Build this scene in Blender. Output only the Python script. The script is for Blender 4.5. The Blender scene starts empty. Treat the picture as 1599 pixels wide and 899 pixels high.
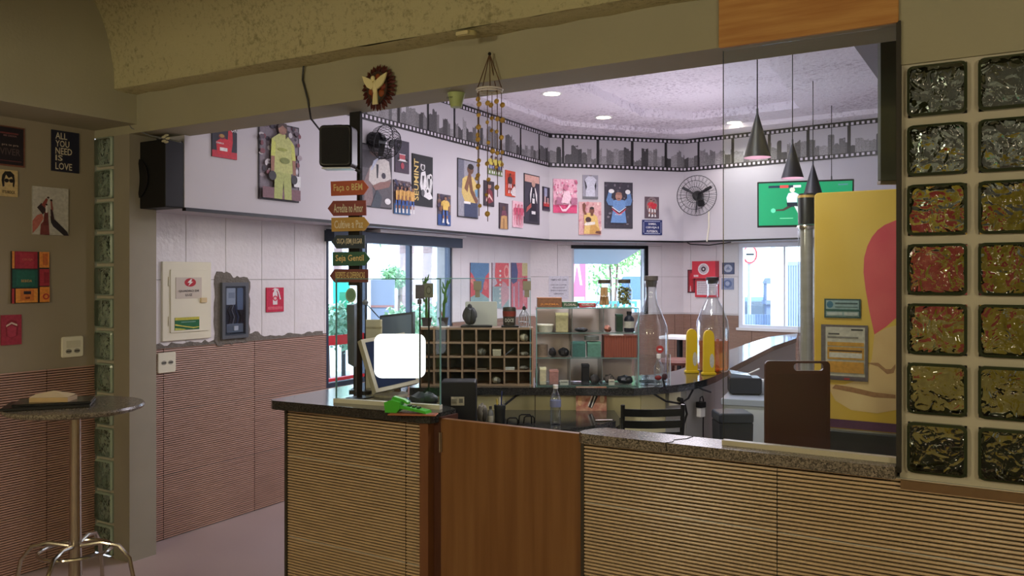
import bpy, bmesh, math, random
from mathutils import Vector, Matrix
from mathutils.geometry import tessellate_polygon
random.seed(7)
S = bpy.context.scene
C = S.collection
PI = math.pi
# ------------------------------------------------------------------ camera
TH = math.radians(31.4); FPX = 1300.0; EYE = 1.7; HOR = 432.0
sT, cT = math.sin(TH), math.cos(TH)
cam_d = bpy.data.cameras.new('camera'); cam = bpy.data.objects.new('camera', cam_d); C.objects.link(cam)
cam.location = (0, 0, EYE); cam.rotation_euler = (PI/2, 0, TH)
cam_d.sensor_width = 36.0; cam_d.lens = 36.0*FPX/1599.0
cam_d.shift_y = (HOR-449.5)/1599.0
cam_d.clip_start = 0.05; cam_d.clip_end = 200
S.camera = cam
S.cycles.transparent_max_bounces = 32
# ------------------------------------------------------------------ light and exposure
S.view_settings.view_transform = 'Standard'; S.view_settings.look = 'None'
S.view_settings.exposure = 0.15; S.view_settings.gamma = 1.0
SKY = 6.0; SUN = 7.0
w = bpy.data.worlds.new('World'); S.world = w; w.use_nodes = True
nt = w.node_tree; nt.nodes.clear()
wo = nt.nodes.new('ShaderNodeOutputWorld'); bg = nt.nodes.new('ShaderNodeBackground')
tc = nt.nodes.new('ShaderNodeTexCoord'); sx = nt.nodes.new('ShaderNodeSeparateXYZ'); cr = nt.nodes.new('ShaderNodeValToRGB')
nt.links.new(tc.outputs['Generated'], sx.inputs[0]); nt.links.new(sx.outputs['Z'], cr.inputs[0])
cr.color_ramp.elements[0].position = 0.0; cr.color_ramp.elements[0].color = (0.86, 0.92, 1, 1)
cr.color_ramp.elements[1].position = 0.6; cr.color_ramp.elements[1].color = (0.55, 0.72, 1, 1)
nt.links.new(cr.outputs[0], bg.inputs[0]); bg.inputs[1].default_value = SKY
nt.links.new(bg.outputs[0], wo.inputs[0])
def light(kind, name, loc, power, col, size=0.2, rot=(0, 0, 0), sy=None, spot=None):
    l = bpy.data.lights.new(name, kind); l.energy = power; l.color = col
    if kind == 'AREA':
        l.size = size
        if sy: l.shape = 'RECTANGLE'; l.size_y = sy
    elif kind == 'SUN': l.angle = 0.02
    else: l.shadow_soft_size = size
    if spot: l.spot_size = spot; l.spot_blend = 0.6
    o = bpy.data.objects.new(name, l); C.objects.link(o); o.location = loc; o.rotation_euler = rot
    return o
light('SUN', 'sun', (0, 0, 10), SUN, (1, 0.95, 0.86), rot=(math.radians(38), 0, math.radians(65)))
# near room: warm unseen point lamps behind and beside the viewer, set to light vault and beam; bar room: cooler unseen fill lights, added without fixtures
light('POINT', 'near_room_lamp', (-2.55, -1.1, 2.35), 84, (1.0, 0.87, 0.60), 0.22)
light('POINT', 'near_room_lamp_right', (1.7, 0.2, 2.35), 52, (1.0, 0.87, 0.60), 0.22)
light('POINT', 'near_room_lamp_left', (-0.1, -1.6, 2.5), 32, (1.0, 0.87, 0.60), 0.2)
light('AREA', 'bar_room_lamp', (-2.2, 6.3, 3.3), 45, (0.95, 0.88, 1.0), 1.0, (0, 0, 0), 2.2)
light('AREA', 'bar_room_lamp_front', (-1.5, 3.45, 2.95), 26, (1.0, 0.95, 0.92), 0.5, (math.radians(52), 0, TH), 0.4)  # unseen fill aimed at the display case, no fixture
light('POINT', 'bar_room_bulb', (-2.9, 5.4, 2.35), 26, (0.96, 0.90, 1.0), 0.35)  # this and the next: unseen fill added to lift the bar ceiling
light('POINT', 'bar_room_bulb_far', (-2.6, 7.5, 2.35), 28, (0.96, 0.90, 1.0), 0.35)

# ------------------------------------------------------------------ coordinates
def ray(px):
    u = (px-800.0)/FPX
    return (-sT+cT*u, cT+sT*u)            # per unit depth
def W(px, py, d):
    x, y = ray(px); return Vector((x*d, y*d, EYE+(HOR-py)/FPX*d))
def dline(px, p0, p1):
    """depth at which the sight line of a column meets the vertical plane through p0, p1"""
    rx, ry = ray(px); ex, ey = p1[0]-p0[0], p1[1]-p0[1]
    return (p0[0]*ey-p0[1]*ex)/(rx*ey-ry*ex)
def onL(px, py, p0, p1): return W(px, py, dline(px, p0, p1))
def onZ(px, py, z): return W(px, py, (EYE-z)*FPX/(py-HOR))
def sl(c):
    c = c/255.0
    return c/12.92 if c <= 0.04045 else ((c+0.055)/1.055)**2.4
def rgb(c): return (sl(c[0]), sl(c[1]), sl(c[2]), 1)

# ------------------------------------------------------------------ materials
MC = {}
def mat(name, col, rough=0.6, metal=0.0, var=0.0, vscale=8.0, bump=0.0, bscale=40.0, emit=0.0, spec=0.5, col2=None, trans=0.0, ior=1.45, coat=0.0, stretch=None, detail=4.0, thr=None):
    if name in MC: return MC[name]
    m = bpy.data.materials.new(name); m.use_nodes = True; MC[name] = m
    n = m.node_tree; b = n.nodes['Principled BSDF']
    c = rgb(col)
    b.inputs['Base Color'].default_value = c; b.inputs['Roughness'].default_value = rough
    b.inputs['Metallic'].default_value = metal; b.inputs['Specular IOR Level'].default_value = spec
    b.inputs['IOR'].default_value = ior; b.inputs['Transmission Weight'].default_value = trans
    b.inputs['Coat Weight'].default_value = coat
    if emit: b.inputs['Emission Color'].default_value = c; b.inputs['Emission Strength'].default_value = emit
    m.diffuse_color = c
    if var or bump or col2:
        t = n.nodes.new('ShaderNodeTexCoord'); mp = n.nodes.new('ShaderNodeMapping')
        n.links.new(t.outputs['Object'], mp.inputs[0])
        if stretch: mp.inputs['Scale'].default_value = stretch
        if var or col2:
            nz = n.nodes.new('ShaderNodeTexNoise'); nz.inputs['Scale'].default_value = vscale; nz.inputs['Detail'].default_value = detail
            n.links.new(mp.outputs[0], nz.inputs['Vector'])
            r = n.nodes.new('ShaderNodeValToRGB')
            if thr: r.color_ramp.elements[0].position, r.color_ramp.elements[1].position = thr
            else: r.color_ramp.elements[0].position = 0.3; r.color_ramp.elements[1].position = 0.7
            k = 1-var
            r.color_ramp.elements[0].color = rgb(col2) if col2 else (c[0]*k, c[1]*k, c[2]*k, 1)
            r.color_ramp.elements[1].color = c
            n.links.new(nz.outputs['Fac'], r.inputs[0]); n.links.new(r.outputs[0], b.inputs['Base Color'])
        if bump:
            nb = n.nodes.new('ShaderNodeTexNoise'); nb.inputs['Scale'].default_value = bscale; nb.inputs['Detail'].default_value = 5
            n.links.new(mp.outputs[0], nb.inputs['Vector'])
            bp = n.nodes.new('ShaderNodeBump'); bp.inputs['Strength'].default_value = bump; bp.inputs['Distance'].default_value = 0.02
            n.links.new(nb.outputs['Fac'], bp.inputs['Height']); n.links.new(bp.outputs[0], b.inputs['Normal'])
    return m
def P(c, rough=0.55):                       # plain print ink / plastic
    c = tuple(int(v) for v in c)
    return mat('ink_%d_%d_%d' % c, c, rough, var=0.26, vscale=70)
def glassmat(name, tint, refl=1.0, rough=0.02, pwr=4.5, k=0.6):
    if name in MC: return MC[name]
    m = bpy.data.materials.new(name); m.use_nodes = True; MC[name] = m
    n = m.node_tree; n.nodes.clear()
    o = n.nodes.new('ShaderNodeOutputMaterial'); mx = n.nodes.new('ShaderNodeMixShader')
    t = n.nodes.new('ShaderNodeBsdfTransparent'); g = n.nodes.new('ShaderNodeBsdfGlossy'); lw = n.nodes.new('ShaderNodeLayerWeight'); lw.inputs[0].default_value = 0.5; pw = n.nodes.new('ShaderNodeMath'); pw.operation = 'POWER'; pw.inputs[1].default_value = pwr; f = n.nodes.new('ShaderNodeMath'); f.operation = 'MULTIPLY_ADD'
    t.inputs[0].default_value = (*tint, 1); g.inputs['Roughness'].default_value = rough; f.inputs[1].default_value = k; f.inputs[2].default_value = 0.022*refl; f.use_clamp = True
    n.links.new(lw.outputs['Facing'], pw.inputs[0]); n.links.new(pw.outputs[0], f.inputs[0])
    g.inputs[0].default_value = (0.9, 0.95, 1, 1)
    n.links.new(f.outputs[0], mx.inputs[0]); n.links.new(t.outputs[0], mx.inputs[1]); n.links.new(g.outputs[0], mx.inputs[2]); n.links.new(mx.outputs[0], o.inputs[0])
    return m
GLASS = glassmat('clear_glass', (0.95, 0.98, 0.98)); GEDGE = mat('glass_edge', (120, 165, 165), 0.2, var=0.1)
WGLASS = glassmat('window_glass', (0.93, 0.97, 1.0), 0.8)
def wavy_glass(nm, tint):
    m = bpy.data.materials.new(nm); m.use_nodes = True
    n = m.node_tree; b = n.nodes['Principled BSDF']
    b.inputs['Base Color'].default_value = (*tint, 1); b.inputs['Roughness'].default_value = 0.03
    b.inputs['Transmission Weight'].default_value = 1.0; b.inputs['IOR'].default_value = 1.4
    t = n.nodes.new('ShaderNodeTexCoord'); oi = n.nodes.new('ShaderNodeObjectInfo'); ad = n.nodes.new('ShaderNodeVectorMath')
    nz = n.nodes.new('ShaderNodeTexNoise'); nz.inputs['Scale'].default_value = 17; nz.inputs['Detail'].default_value = 1.5; nz.inputs['Distortion'].default_value = 1.2
    bp = n.nodes.new('ShaderNodeBump'); bp.inputs['Strength'].default_value = 0.8; bp.inputs['Distance'].default_value = 0.03
    n.links.new(t.outputs['Object'], ad.inputs[0]); n.links.new(oi.outputs['Location'], ad.inputs[1])
    n.links.new(ad.outputs[0], nz.inputs['Vector']); n.links.new(nz.outputs['Fac'], bp.inputs['Height']); n.links.new(bp.outputs[0], b.inputs['Normal'])
    return m
RIMG = mat('brick_rim_green', (58, 66, 48), 0.12)
WAVY = wavy_glass('wavy_glass', (0.40, 0.46, 0.26)); WAVYL = wavy_glass('wavy_glass_pale', (0.90, 0.97, 0.93))
RIML = mat('brick_rim_pale', (150, 166, 152), 0.15)
def photo_print():
    """black and white town photograph: pale sky, blocky dark buildings, different on every object"""
    m = bpy.data.materials.new('town_photo_print'); m.use_nodes = True
    n = m.node_tree; b = n.nodes['Principled BSDF']; b.inputs['Roughness'].default_value = 0.4
    N = n.nodes.new; L = n.links.new
    t = N('ShaderNodeTexCoord'); oi = N('ShaderNodeObjectInfo'); add = N('ShaderNodeVectorMath'); mul = N('ShaderNodeVectorMath'); mul.operation = 'SCALE'
    mul.inputs['Scale'].default_value = 37.0; L(oi.outputs['Location'], mul.inputs[0])
    L(t.outputs['Object'], add.inputs[0]); L(mul.outputs[0], add.inputs[1])
    sky = N('ShaderNodeSeparateXYZ'); L(t.outputs['Object'], sky.inputs[0])
    sa = N('ShaderNodeSeparateXYZ'); L(add.outputs[0], sa.inputs[0]); sm = N('ShaderNodeMath'); L(sa.outputs['X'], sm.inputs[0]); L(sa.outputs['Y'], sm.inputs[1])
    vo = N('ShaderNodeTexVoronoi'); vo.voronoi_dimensions = '1D'; vo.inputs['Scale'].default_value = 16; L(sm.outputs[0], vo.inputs['W'])
    sc_ = N('ShaderNodeSeparateColor'); L(vo.outputs['Color'], sc_.inputs[0])
    nz = N('ShaderNodeTexNoise'); nz.inputs['Scale'].default_value = 14; nz.inputs['Detail'].default_value = 6; L(add.outputs[0], nz.inputs['Vector'])
    m1 = N('ShaderNodeMath'); m1.operation = 'MULTIPLY_ADD'; m1.inputs[1].default_value = 0.13; L(sc_.outputs[0], m1.inputs[0])
    m0 = N('ShaderNodeMath'); m0.operation = 'MULTIPLY_ADD'; m0.inputs[1].default_value = 0.16; m0.inputs[2].default_value = -0.15; L(nz.outputs['Fac'], m0.inputs[0]); L(m0.outputs[0], m1.inputs[2])
    lt = N('ShaderNodeMath'); lt.operation = 'LESS_THAN'; L(sky.outputs['Z'], lt.inputs[0]); L(m1.outputs[0], lt.inputs[1])
    bl = N('ShaderNodeValToRGB'); bl.color_ramp.elements[0].color = (0.05, 0.048, 0.052, 1); bl.color_ramp.elements[1].color = (0.50, 0.48, 0.50, 1)
    L(sc_.outputs[1], bl.inputs[0])
    n2 = N('ShaderNodeTexNoise'); n2.inputs['Scale'].default_value = 75; L(add.outputs[0], n2.inputs['Vector'])
    mm = N('ShaderNodeMix'); mm.data_type = 'RGBA'; mm.blend_type = 'MULTIPLY'; mm.inputs[0].default_value = 0.85; L(bl.outputs[0], mm.inputs[6]); L(n2.outputs['Fac'], mm.inputs[7])
    mx = N('ShaderNodeMix'); mx.data_type = 'RGBA'; L(lt.outputs[0], mx.inputs[0]); mx.inputs[6].default_value = (0.42, 0.40, 0.43, 1); L(mm.outputs[2], mx.inputs[7])
    L(mx.outputs[2], b.inputs['Base Color'])
    return m
def chips(name, base, dark, light_, scale=90, rough=0.15):
    m = bpy.data.materials.new(name); m.use_nodes = True; n = m.node_tree; b = n.nodes['Principled BSDF']
    b.inputs['Roughness'].default_value = rough
    t = n.nodes.new('ShaderNodeTexCoord'); v = n.nodes.new('ShaderNodeTexVoronoi'); v.inputs['Scale'].default_value = scale
    r = n.nodes.new('ShaderNodeValToRGB'); r.color_ramp.elements[0].color = rgb(dark); r.color_ramp.elements[1].color = rgb(light_)
    e = r.color_ramp.elements.new(0.5); e.color = rgb(base)
    s = n.nodes.new('ShaderNodeSeparateColor')
    n.links.new(t.outputs['Object'], v.inputs['Vector']); n.links.new(v.outputs['Color'], s.inputs[0]); n.links.new(s.outputs[0], r.inputs[0]); n.links.new(r.outputs[0], b.inputs['Base Color'])
    return m
def stucco(name, col, pit, scale=26):
    """rough thrown plaster: pitted relief, darker dirt in the pits"""
    m = bpy.data.materials.new(name); m.use_nodes = True; n = m.node_tree; b = n.nodes['Principled BSDF']; b.inputs['Roughness'].default_value = 0.85
    N = n.nodes.new; L = n.links.new
    t = N('ShaderNodeTexCoord'); a = N('ShaderNodeTexNoise'); a.inputs['Scale'].default_value = scale; a.inputs['Detail'].default_value = 7; a.inputs['Roughness'].default_value = 0.75
    c = N('ShaderNodeTexNoise'); c.inputs['Scale'].default_value = 1.6
    L(t.outputs['Object'], a.inputs['Vector']); L(t.outputs['Object'], c.inputs['Vector'])
    ad = N('ShaderNodeMath'); ad.operation = 'MULTIPLY_ADD'; ad.inputs[1].default_value = 0.35; L(c.outputs['Fac'], ad.inputs[0]); L(a.outputs['Fac'], ad.inputs[2])
    r = N('ShaderNodeValToRGB'); r.color_ramp.elements[0].position = 0.50; r.color_ramp.elements[1].position = 0.66
    r.color_ramp.elements[0].color = rgb(pit); r.color_ramp.elements[1].color = rgb(col); L(ad.outputs[0], r.inputs[0]); L(r.outputs[0], b.inputs['Base Color'])
    bp = N('ShaderNodeBump'); bp.inputs['Strength'].default_value = 0.8; bp.inputs['Distance'].default_value = 0.02; L(a.outputs['Fac'], bp.inputs['Height']); L(bp.outputs[0], b.inputs['Normal'])
    return m
PHOTO = photo_print()
GRANITE_D = chips('dark_granite', (46, 48, 48), (30, 32, 34), (70, 70, 68), 260, 0.12)
GRANITE_B = chips('brown_granite', (112, 104, 94), (52, 50, 48), (150, 140, 128), 230, 0.25)
GRANITE_T = chips('table_granite', (112, 106, 96), (70, 64, 58), (146, 138, 126), 210, 0.22)
VAULT = stucco('vault_stucco', (204, 197, 154), (158, 150, 112), 34)
TRAY = stucco('bar_ceiling_stucco', (238, 232, 242), (186, 176, 190), 28)
OLIVE = mat('olive_wall_paint', (166, 162, 138), 0.8, var=0.08, vscale=2, bump=0.05, bscale=60)
NEARWALL = mat('near_wall_paint', (150, 140, 120), 0.8, var=0.07, vscale=2)
GREYP = mat('grey_wall_paint', (188, 184, 190), 0.75, var=0.05, vscale=1.5)
WTILE = mat('white_tile', (226, 222, 224), 0.28, var=0.06, vscale=5, bump=0.25, bscale=28)
GROUT = mat('grout', (150, 146, 142), 0.9, var=0.1)
SLAT = mat('slat_ceramic', (182, 144, 126), 0.38, var=0.14, vscale=4, stretch=(1, 1, 8))
SLATB = mat('bar_slat_ceramic', (210, 182, 148), 0.28, var=0.20, vscale=4, stretch=(1, 1, 14))
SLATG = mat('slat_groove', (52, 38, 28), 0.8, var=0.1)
FLOORM = mat('floor_tile', (176, 158, 154), 0.35, var=0.05, vscale=2)
BLACK = mat('black_plastic', (22, 23, 26), 0.4, var=0.1); BLACKM = mat('black_metal', (26, 26, 28), 0.4, 0.3, var=0.1)
DKBLUE = mat('dark_blue_frame', (52, 62, 80), 0.4, 0.2, var=0.1)
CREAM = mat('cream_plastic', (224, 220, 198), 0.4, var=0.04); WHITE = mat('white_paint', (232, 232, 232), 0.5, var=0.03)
CHROME = mat('brushed_steel', (190, 182, 170), 0.22, 1.0, var=0.1, vscale=20); GOLD = mat('gold_shell', (222, 182, 100), 0.35, 0.1, var=0.4, vscale=30)
WOODP = mat('orange_plank_wood', (200, 150, 84), 0.5, col2=(170, 112, 54), vscale=3, stretch=(1, 2, 14), detail=6)
DOORW = mat('gate_wood', (140, 100, 62), 0.30, col2=(120, 80, 46), vscale=2.2, stretch=(9, 1, 0.5), detail=3)
JAMBW = mat('jamb_wood', (128, 84, 56), 0.4, var=0.15, vscale=3, stretch=(6, 6, 0.5))
CABC = mat('cream_cabinet', (232, 226, 184), 0.5, var=0.05); PIGW = mat('pigeonhole_wood', (164, 134, 110), 0.6, var=0.15, vscale=10)
LEAF = mat('leaf_green', (84, 132, 60), 0.6, var=0.4, vscale=5); CEMENT = mat('raw_cement', (122, 116, 108), 0.95, var=0.25, vscale=25, bump=0.6, bscale=60)

# ------------------------------------------------------------------ mesh building
class MB:
    def __init__(s): s.v = []; s.f = []; s.m = []; s.cur = 0
    def add(s, vs, fs):
        o = len(s.v); s.v += [tuple(v) for v in vs]; s.f += [tuple(i+o for i in f) for f in fs]; s.m += [s.cur]*len(fs); return s
    def mi(s, i): s.cur = i; return s
    def box(s, x0, y0, z0, x1, y1, z1):
        return s.add([(x0, y0, z0), (x1, y0, z0), (x1, y1, z0), (x0, y1, z0), (x0, y0, z1), (x1, y0, z1), (x1, y1, z1), (x0, y1, z1)],
                     [(3, 2, 1, 0), (4, 5, 6, 7), (0, 1, 5, 4), (1, 2, 6, 5), (2, 3, 7, 6), (3, 0, 4, 7)])
    def rbox(s, x0, y0, z0, x1, y1, z1, r=0.01, k=3):
        """box rounded in the XZ outline, with softened front and back rims"""
        p = rrect(x0, z0, x1, z1, r, k); e = min(r*0.4, (y1-y0)*0.3)
        q = rrect(x0+e, z0+e, x1-e, z1-e, max(r-e, 0.0005), k); n = len(p)
        vs = [(a, y0, b) for a, b in q]+[(a, y0+e, b) for a, b in p]+[(a, y1-e, b) for a, b in p]+[(a, y1, b) for a, b in q]
        fs = [tuple(range(n)), tuple(range(4*n-1, 3*n-1, -1))]
        for L in range(3):
            for i in range(n): j = (i+1) % n; fs.append((L*n+j, L*n+i, (L+1)*n+i, (L+1)*n+j))
        return s.add(vs, fs)
    def prism(s, poly, z0, z1):             # poly in XY, counter-clockwise
        n = len(poly); tr = tessellate_polygon([[Vector((a, b, 0)) for a, b in poly]])
        vs = [(a, b, z0) for a, b in poly]+[(a, b, z1) for a, b in poly]
        fs = [(a, b, c) for a, b, c in tr]+[(c+n, b+n, a+n) for a, b, c in tr]
        fs += [(i, (i+1) % n, (i+1) % n+n, i+n) for i in range(n)]
        return s.add(vs, fs)
    def plate(s, poly, y0, y1):             # outline in XZ extruded along Y (y0 is the front)
        n = len(poly); tr = tessellate_polygon([[Vector((a, b, 0)) for a, b in poly]])
        vs = [(a, y0, b) for a, b in poly]+[(a, y1, b) for a, b in poly]
        fs = [(a, b, c) for a, b, c in tr]+[(c+n, b+n, a+n) for a, b, c in tr]
        fs += [((i+1) % n, i, i+n, (i+1) % n+n) for i in range(n)]
        return s.add(vs, fs)
    def flat(s, poly, y):                   # print layer facing -Y
        tr = tessellate_polygon([[Vector((a, b, 0)) for a, b in poly]])
        return s.add([(a, y, b) for a, b in poly], [(a, b, c) for a, b, c in tr])
    def lathe(s, prof, c=(0, 0, 0), k=16, sx=1, sy=1, cap=True):
        vs = []; fs = []; n = len(prof)
        for r, z in prof:
            for i in range(k):
                a = 2*PI*i/k; vs.append((c[0]+r*sx*math.cos(a), c[1]+r*sy*math.sin(a), c[2]+z))
        for L in range(n-1):
            for i in range(k): j = (i+1) % k; fs.append((L*k+i, L*k+j, (L+1)*k+j, (L+1)*k+i))
        if cap and prof[0][0] > 1e-4: fs.append(tuple(range(k-1, -1, -1)))
        if cap and prof[-1][0] > 1e-4: fs.append(tuple((n-1)*k+i for i in range(k)))
        return s.add(vs, fs)
    def tube(s, pts, r, k=8, closed=False):
        pts = [Vector(p) for p in pts]; n = len(pts); vs = []; fs = []
        rr = r if isinstance(r, (list, tuple)) else [r]*n
        up = None
        for i, p in enumerate(pts):
            if closed: t = pts[(i+1) % n]-pts[i-1]
            else: t = pts[min(i+1, n-1)]-pts[max(i-1, 0)]
            t.normalize()
            if up is None: up = Vector((0, 0, 1)) if abs(t.z) < 0.9 else Vector((1, 0, 0))
            a = t.cross(up).normalized(); b = a.cross(t).normalized(); up = b
            for j in range(k):
                g = 2*PI*j/k; vs.append(p+a*math.cos(g)*rr[i]+b*math.sin(g)*rr[i])
        for i in range(n if closed else n-1):
            i2 = (i+1) % n
            for j in range(k): j2 = (j+1) % k; fs.append((i*k+j, i*k+j2, i2*k+j2, i2*k+j))
        if not closed: fs += [tuple(range(k)), tuple((n-1)*k+j for j in range(k-1, -1, -1))]
        return s.add(vs, fs)
    def ball(s, c, r, k=10, h=6):
        r = r if isinstance(r, (list, tuple)) else (r, r, r)
        vs = [(c[0], c[1], c[2]-r[2])]; fs = []
        for i in range(1, h):
            a = PI*i/h
            for j in range(k): g = 2*PI*j/k; vs.append((c[0]+r[0]*math.sin(a)*math.cos(g), c[1]+r[1]*math.sin(a)*math.sin(g), c[2]-r[2]*math.cos(a)))
        vs.append((c[0], c[1], c[2]+r[2])); e = len(vs)-1
        for j in range(k): j2 = (j+1) % k; fs += [(0, 1+j2, 1+j), (e, e-k+j, e-k+j2)]
        for i in range(h-2):
            for j in range(k): j2 = (j+1) % k; a = 1+i*k; fs.append((a+j, a+j2, a+k+j2, a+k+j))
        return s.add(vs, fs)
    def mesh(s, name, mats, smooth=False):
        me = bpy.data.meshes.new(name); me.from_pydata(s.v, [], s.f)
        for m in (mats if isinstance(mats, (list, tuple)) else [mats]): me.materials.append(m)
        me.polygons.foreach_set('material_index', s.m)
        if smooth: me.polygons.foreach_set('use_smooth', [True]*len(s.f))
        me.update()
        bm = bmesh.new(); bm.from_mesh(me)
        if not getattr(s, 'keepn', False): bmesh.ops.recalc_face_normals(bm, faces=bm.faces)
        bm.to_mesh(me); bm.free()
        if smooth:
            try: me.set_sharp_from_angle(angle=math.radians(40))
            except Exception: pass
        return me
    def build(s, name, mats, parent=None, loc=(0, 0, 0), rz=0, smooth=False):
        o = bpy.data.objects.new(name, s.mesh(name, mats, smooth)); C.objects.link(o); o.location = loc
        o.rotation_euler = (0, 0, rz) if not isinstance(rz, tuple) else rz
        if parent: o.parent = parent
        return o
def rrect(x0, z0, x1, z1, r, k=3):
    p = []
    for cx, cz, a0 in ((x1-r, z1-r, 0), (x0+r, z1-r, PI/2), (x0+r, z0+r, PI), (x1-r, z0+r, 1.5*PI)):
        for i in range(k+1): a = a0+PI/2*i/k; p.append((cx+r*math.cos(a), cz+r*math.sin(a)))
    return p
def ell(cx, cz, rx, rz, k=18): return [(cx+rx*math.cos(2*PI*i/k), cz+rz*math.sin(2*PI*i/k)) for i in range(k)]
def tag(o, label, cat, group=None, kind=None):
    o['label'] = label; o['category'] = cat
    if group: o['group'] = group
    if kind: o['kind'] = kind
    return o
def struct(o, label=None):
    o['kind'] = 'structure'
    if label: o['label'] = label
    return o
def thing(name, label, cat, loc=(0, 0, 0), rz=0, group=None):
    o = bpy.data.objects.new(name, None); C.objects.link(o); o.location = loc
    o.rotation_euler = (0, 0, rz) if not isinstance(rz, tuple) else rz
    o.empty_display_size = 0.05
    return tag(o, label, cat, group)
def text(s, w, h, parent, loc, m, name='lettering', tilt=0.0, vertical=False, sx=None):
    cu = bpy.data.curves.new('t', 'FONT'); cu.body = s; cu.align_x = 'CENTER'; cu.align_y = 'CENTER'; cu.space_line = 0.85; cu.resolution_u = 2
    cu.offset = 0.014
    o = bpy.data.objects.new('t', cu); C.objects.link(o); bpy.context.view_layer.update()
    me = bpy.data.meshes.new_from_object(o.evaluated_get(bpy.context.evaluated_depsgraph_get())); bpy.data.objects.remove(o)
    xs = [v.co.x for v in me.vertices]; ys = [v.co.y for v in me.vertices]
    cx, cy = (min(xs)+max(xs))/2, (min(ys)+max(ys))/2; bw, bh = max(xs)-min(xs), max(ys)-min(ys)
    for v in me.vertices:
        a, b = (v.co.x-cx)/bw*w, (v.co.y-cy)/bh*h
        if vertical: a, b = -b, a
        a, b = a*math.cos(tilt)-b*math.sin(tilt), a*math.sin(tilt)+b*math.cos(tilt)
        v.co = (a, 0, b)
    me.materials.clear(); me.materials.append(m)
    r = bpy.data.objects.new(name, me); C.objects.link(r); r.location = loc; r.parent = parent
    return r
def minus(r, holes):
    """rectangle (u0,v0,u1,v1) without the holes, as rectangles"""
    out = [r]
    for h in holes:
        nx = []
        for a in out:
            if h[2] <= a[0] or h[0] >= a[2] or h[3] <= a[1] or h[1] >= a[3]: nx.append(a); continue
            if h[1] > a[1]: nx.append((a[0], a[1], a[2], h[1]))
            if h[3] < a[3]: nx.append((a[0], h[3], a[2], a[3]))
            m0, m1 = max(a[1], h[1]), min(a[3], h[3])
            if h[0] > a[0]: nx.append((a[0], m0, h[0], m1))
            if h[2] < a[2]: nx.append((h[2], m0, a[2], m1))
        out = nx
    return [a for a in out if a[2]-a[0] > 0.012 and a[3]-a[1] > 0.012]
SC = {}
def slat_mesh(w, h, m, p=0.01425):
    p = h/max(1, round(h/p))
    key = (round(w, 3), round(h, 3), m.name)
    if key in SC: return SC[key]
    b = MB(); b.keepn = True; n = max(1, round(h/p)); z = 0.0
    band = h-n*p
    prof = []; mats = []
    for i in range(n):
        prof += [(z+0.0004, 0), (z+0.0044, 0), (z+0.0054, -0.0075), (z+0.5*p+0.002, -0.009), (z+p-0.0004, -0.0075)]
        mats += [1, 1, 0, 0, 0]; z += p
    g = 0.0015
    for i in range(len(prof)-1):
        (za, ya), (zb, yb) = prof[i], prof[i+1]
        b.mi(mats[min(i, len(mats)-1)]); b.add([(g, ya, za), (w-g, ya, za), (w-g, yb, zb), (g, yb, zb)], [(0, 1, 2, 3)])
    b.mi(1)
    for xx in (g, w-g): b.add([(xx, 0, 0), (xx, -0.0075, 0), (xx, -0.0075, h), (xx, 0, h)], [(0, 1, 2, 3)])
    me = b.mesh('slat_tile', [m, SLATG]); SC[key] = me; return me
TW, TH_ = 0.77, 0.413
def slat_field(parent, u0, u1, z0, z1, ustart, zstart, m, holes=(), y=0.0):
    """tiles of ribbed ceramic laid on the local XZ plane of parent"""
    k = math.floor((u0-ustart)/TW)
    u = ustart+k*TW
    while u < u1:
        z = zstart-math.ceil((zstart-z0)/TH_)*TH_
        while z < z1:
            c = (max(u, u0), max(z, z0), min(u+TW, u1), min(z+TH_, z1))
            if c[2]-c[0] > 0.01 and c[3]-c[1] > 0.01:
                for q in minus(c, holes):
                    o = bpy.data.objects.new('slat_tile', slat_mesh(q[2]-q[0], q[3]-q[1], m)); C.objects.link(o)
                    o.location = (q[0], y, q[1]); o.parent = parent
            z += TH_
        u += TW
TC = {}
def tile_field(parent, u0, u1, z0, z1, ustart, zstart, tw, th, m, holes=(), name='wall_tile', y=0.0, t=0.008):
    u = ustart+math.floor((u0-ustart)/tw)*tw
    while u < u1-1e-4:
        z = zstart+math.floor((z0-zstart)/th)*th
        while z < z1-1e-4:
            c = (max(u, u0), max(z, z0), min(u+tw, u1), min(z+th, z1))
            if c[2]-c[0] > 0.012 and c[3]-c[1] > 0.012:
                for q in minus(c, holes):
                    a, b = q[2]-q[0]-0.003, q[3]-q[1]-0.003; key = (round(a, 3), round(b, 3), m.name, t)
                    if key not in TC:
                        e = 0.002; mb = MB()
                        mb.add([(0, 0, 0), (a, 0, 0), (a, 0, b), (0, 0, b), (0, -t+e, 0), (a, -t+e, 0), (a, -t+e, b), (0, -t+e, b), (e, -t, e), (a-e, -t, e), (a-e, -t, b-e), (e, -t, b-e)],
                               [(4, 5, 1, 0), (5, 6, 2, 1), (6, 7, 3, 2), (7, 4, 0, 3), (8, 9, 5, 4), (9, 10, 6, 5), (10, 11, 7, 6), (11, 8, 4, 7), (8, 11, 10, 9)])
                        TC[key] = mb.mesh(name, m)
                    o = bpy.data.objects.new(name, TC[key]); C.objects.link(o); o.location = (q[0]+0.0015, y, q[1]+0.0015); o.parent = parent
            z += th
        u += tw
def wall_plane(name, p0, p1, z0, z1, thick, m, holes=()):
    """upright wall whose room face runs from p0 to p1 (left to right as seen from inside)"""
    L = math.hypot(p1[0]-p0[0], p1[1]-p0[1]); a = math.atan2(p1[1]-p0[1], p1[0]-p0[0]); b = MB()
    for q in minus((0, z0, L, z1), holes): b.box(q[0], 0, q[1], q[2], thick, q[3])
    o = b.build(name, m, None, (p0[0], p0[1], 0), a); struct(o); o['_L'] = L
    return o, L, a
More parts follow.
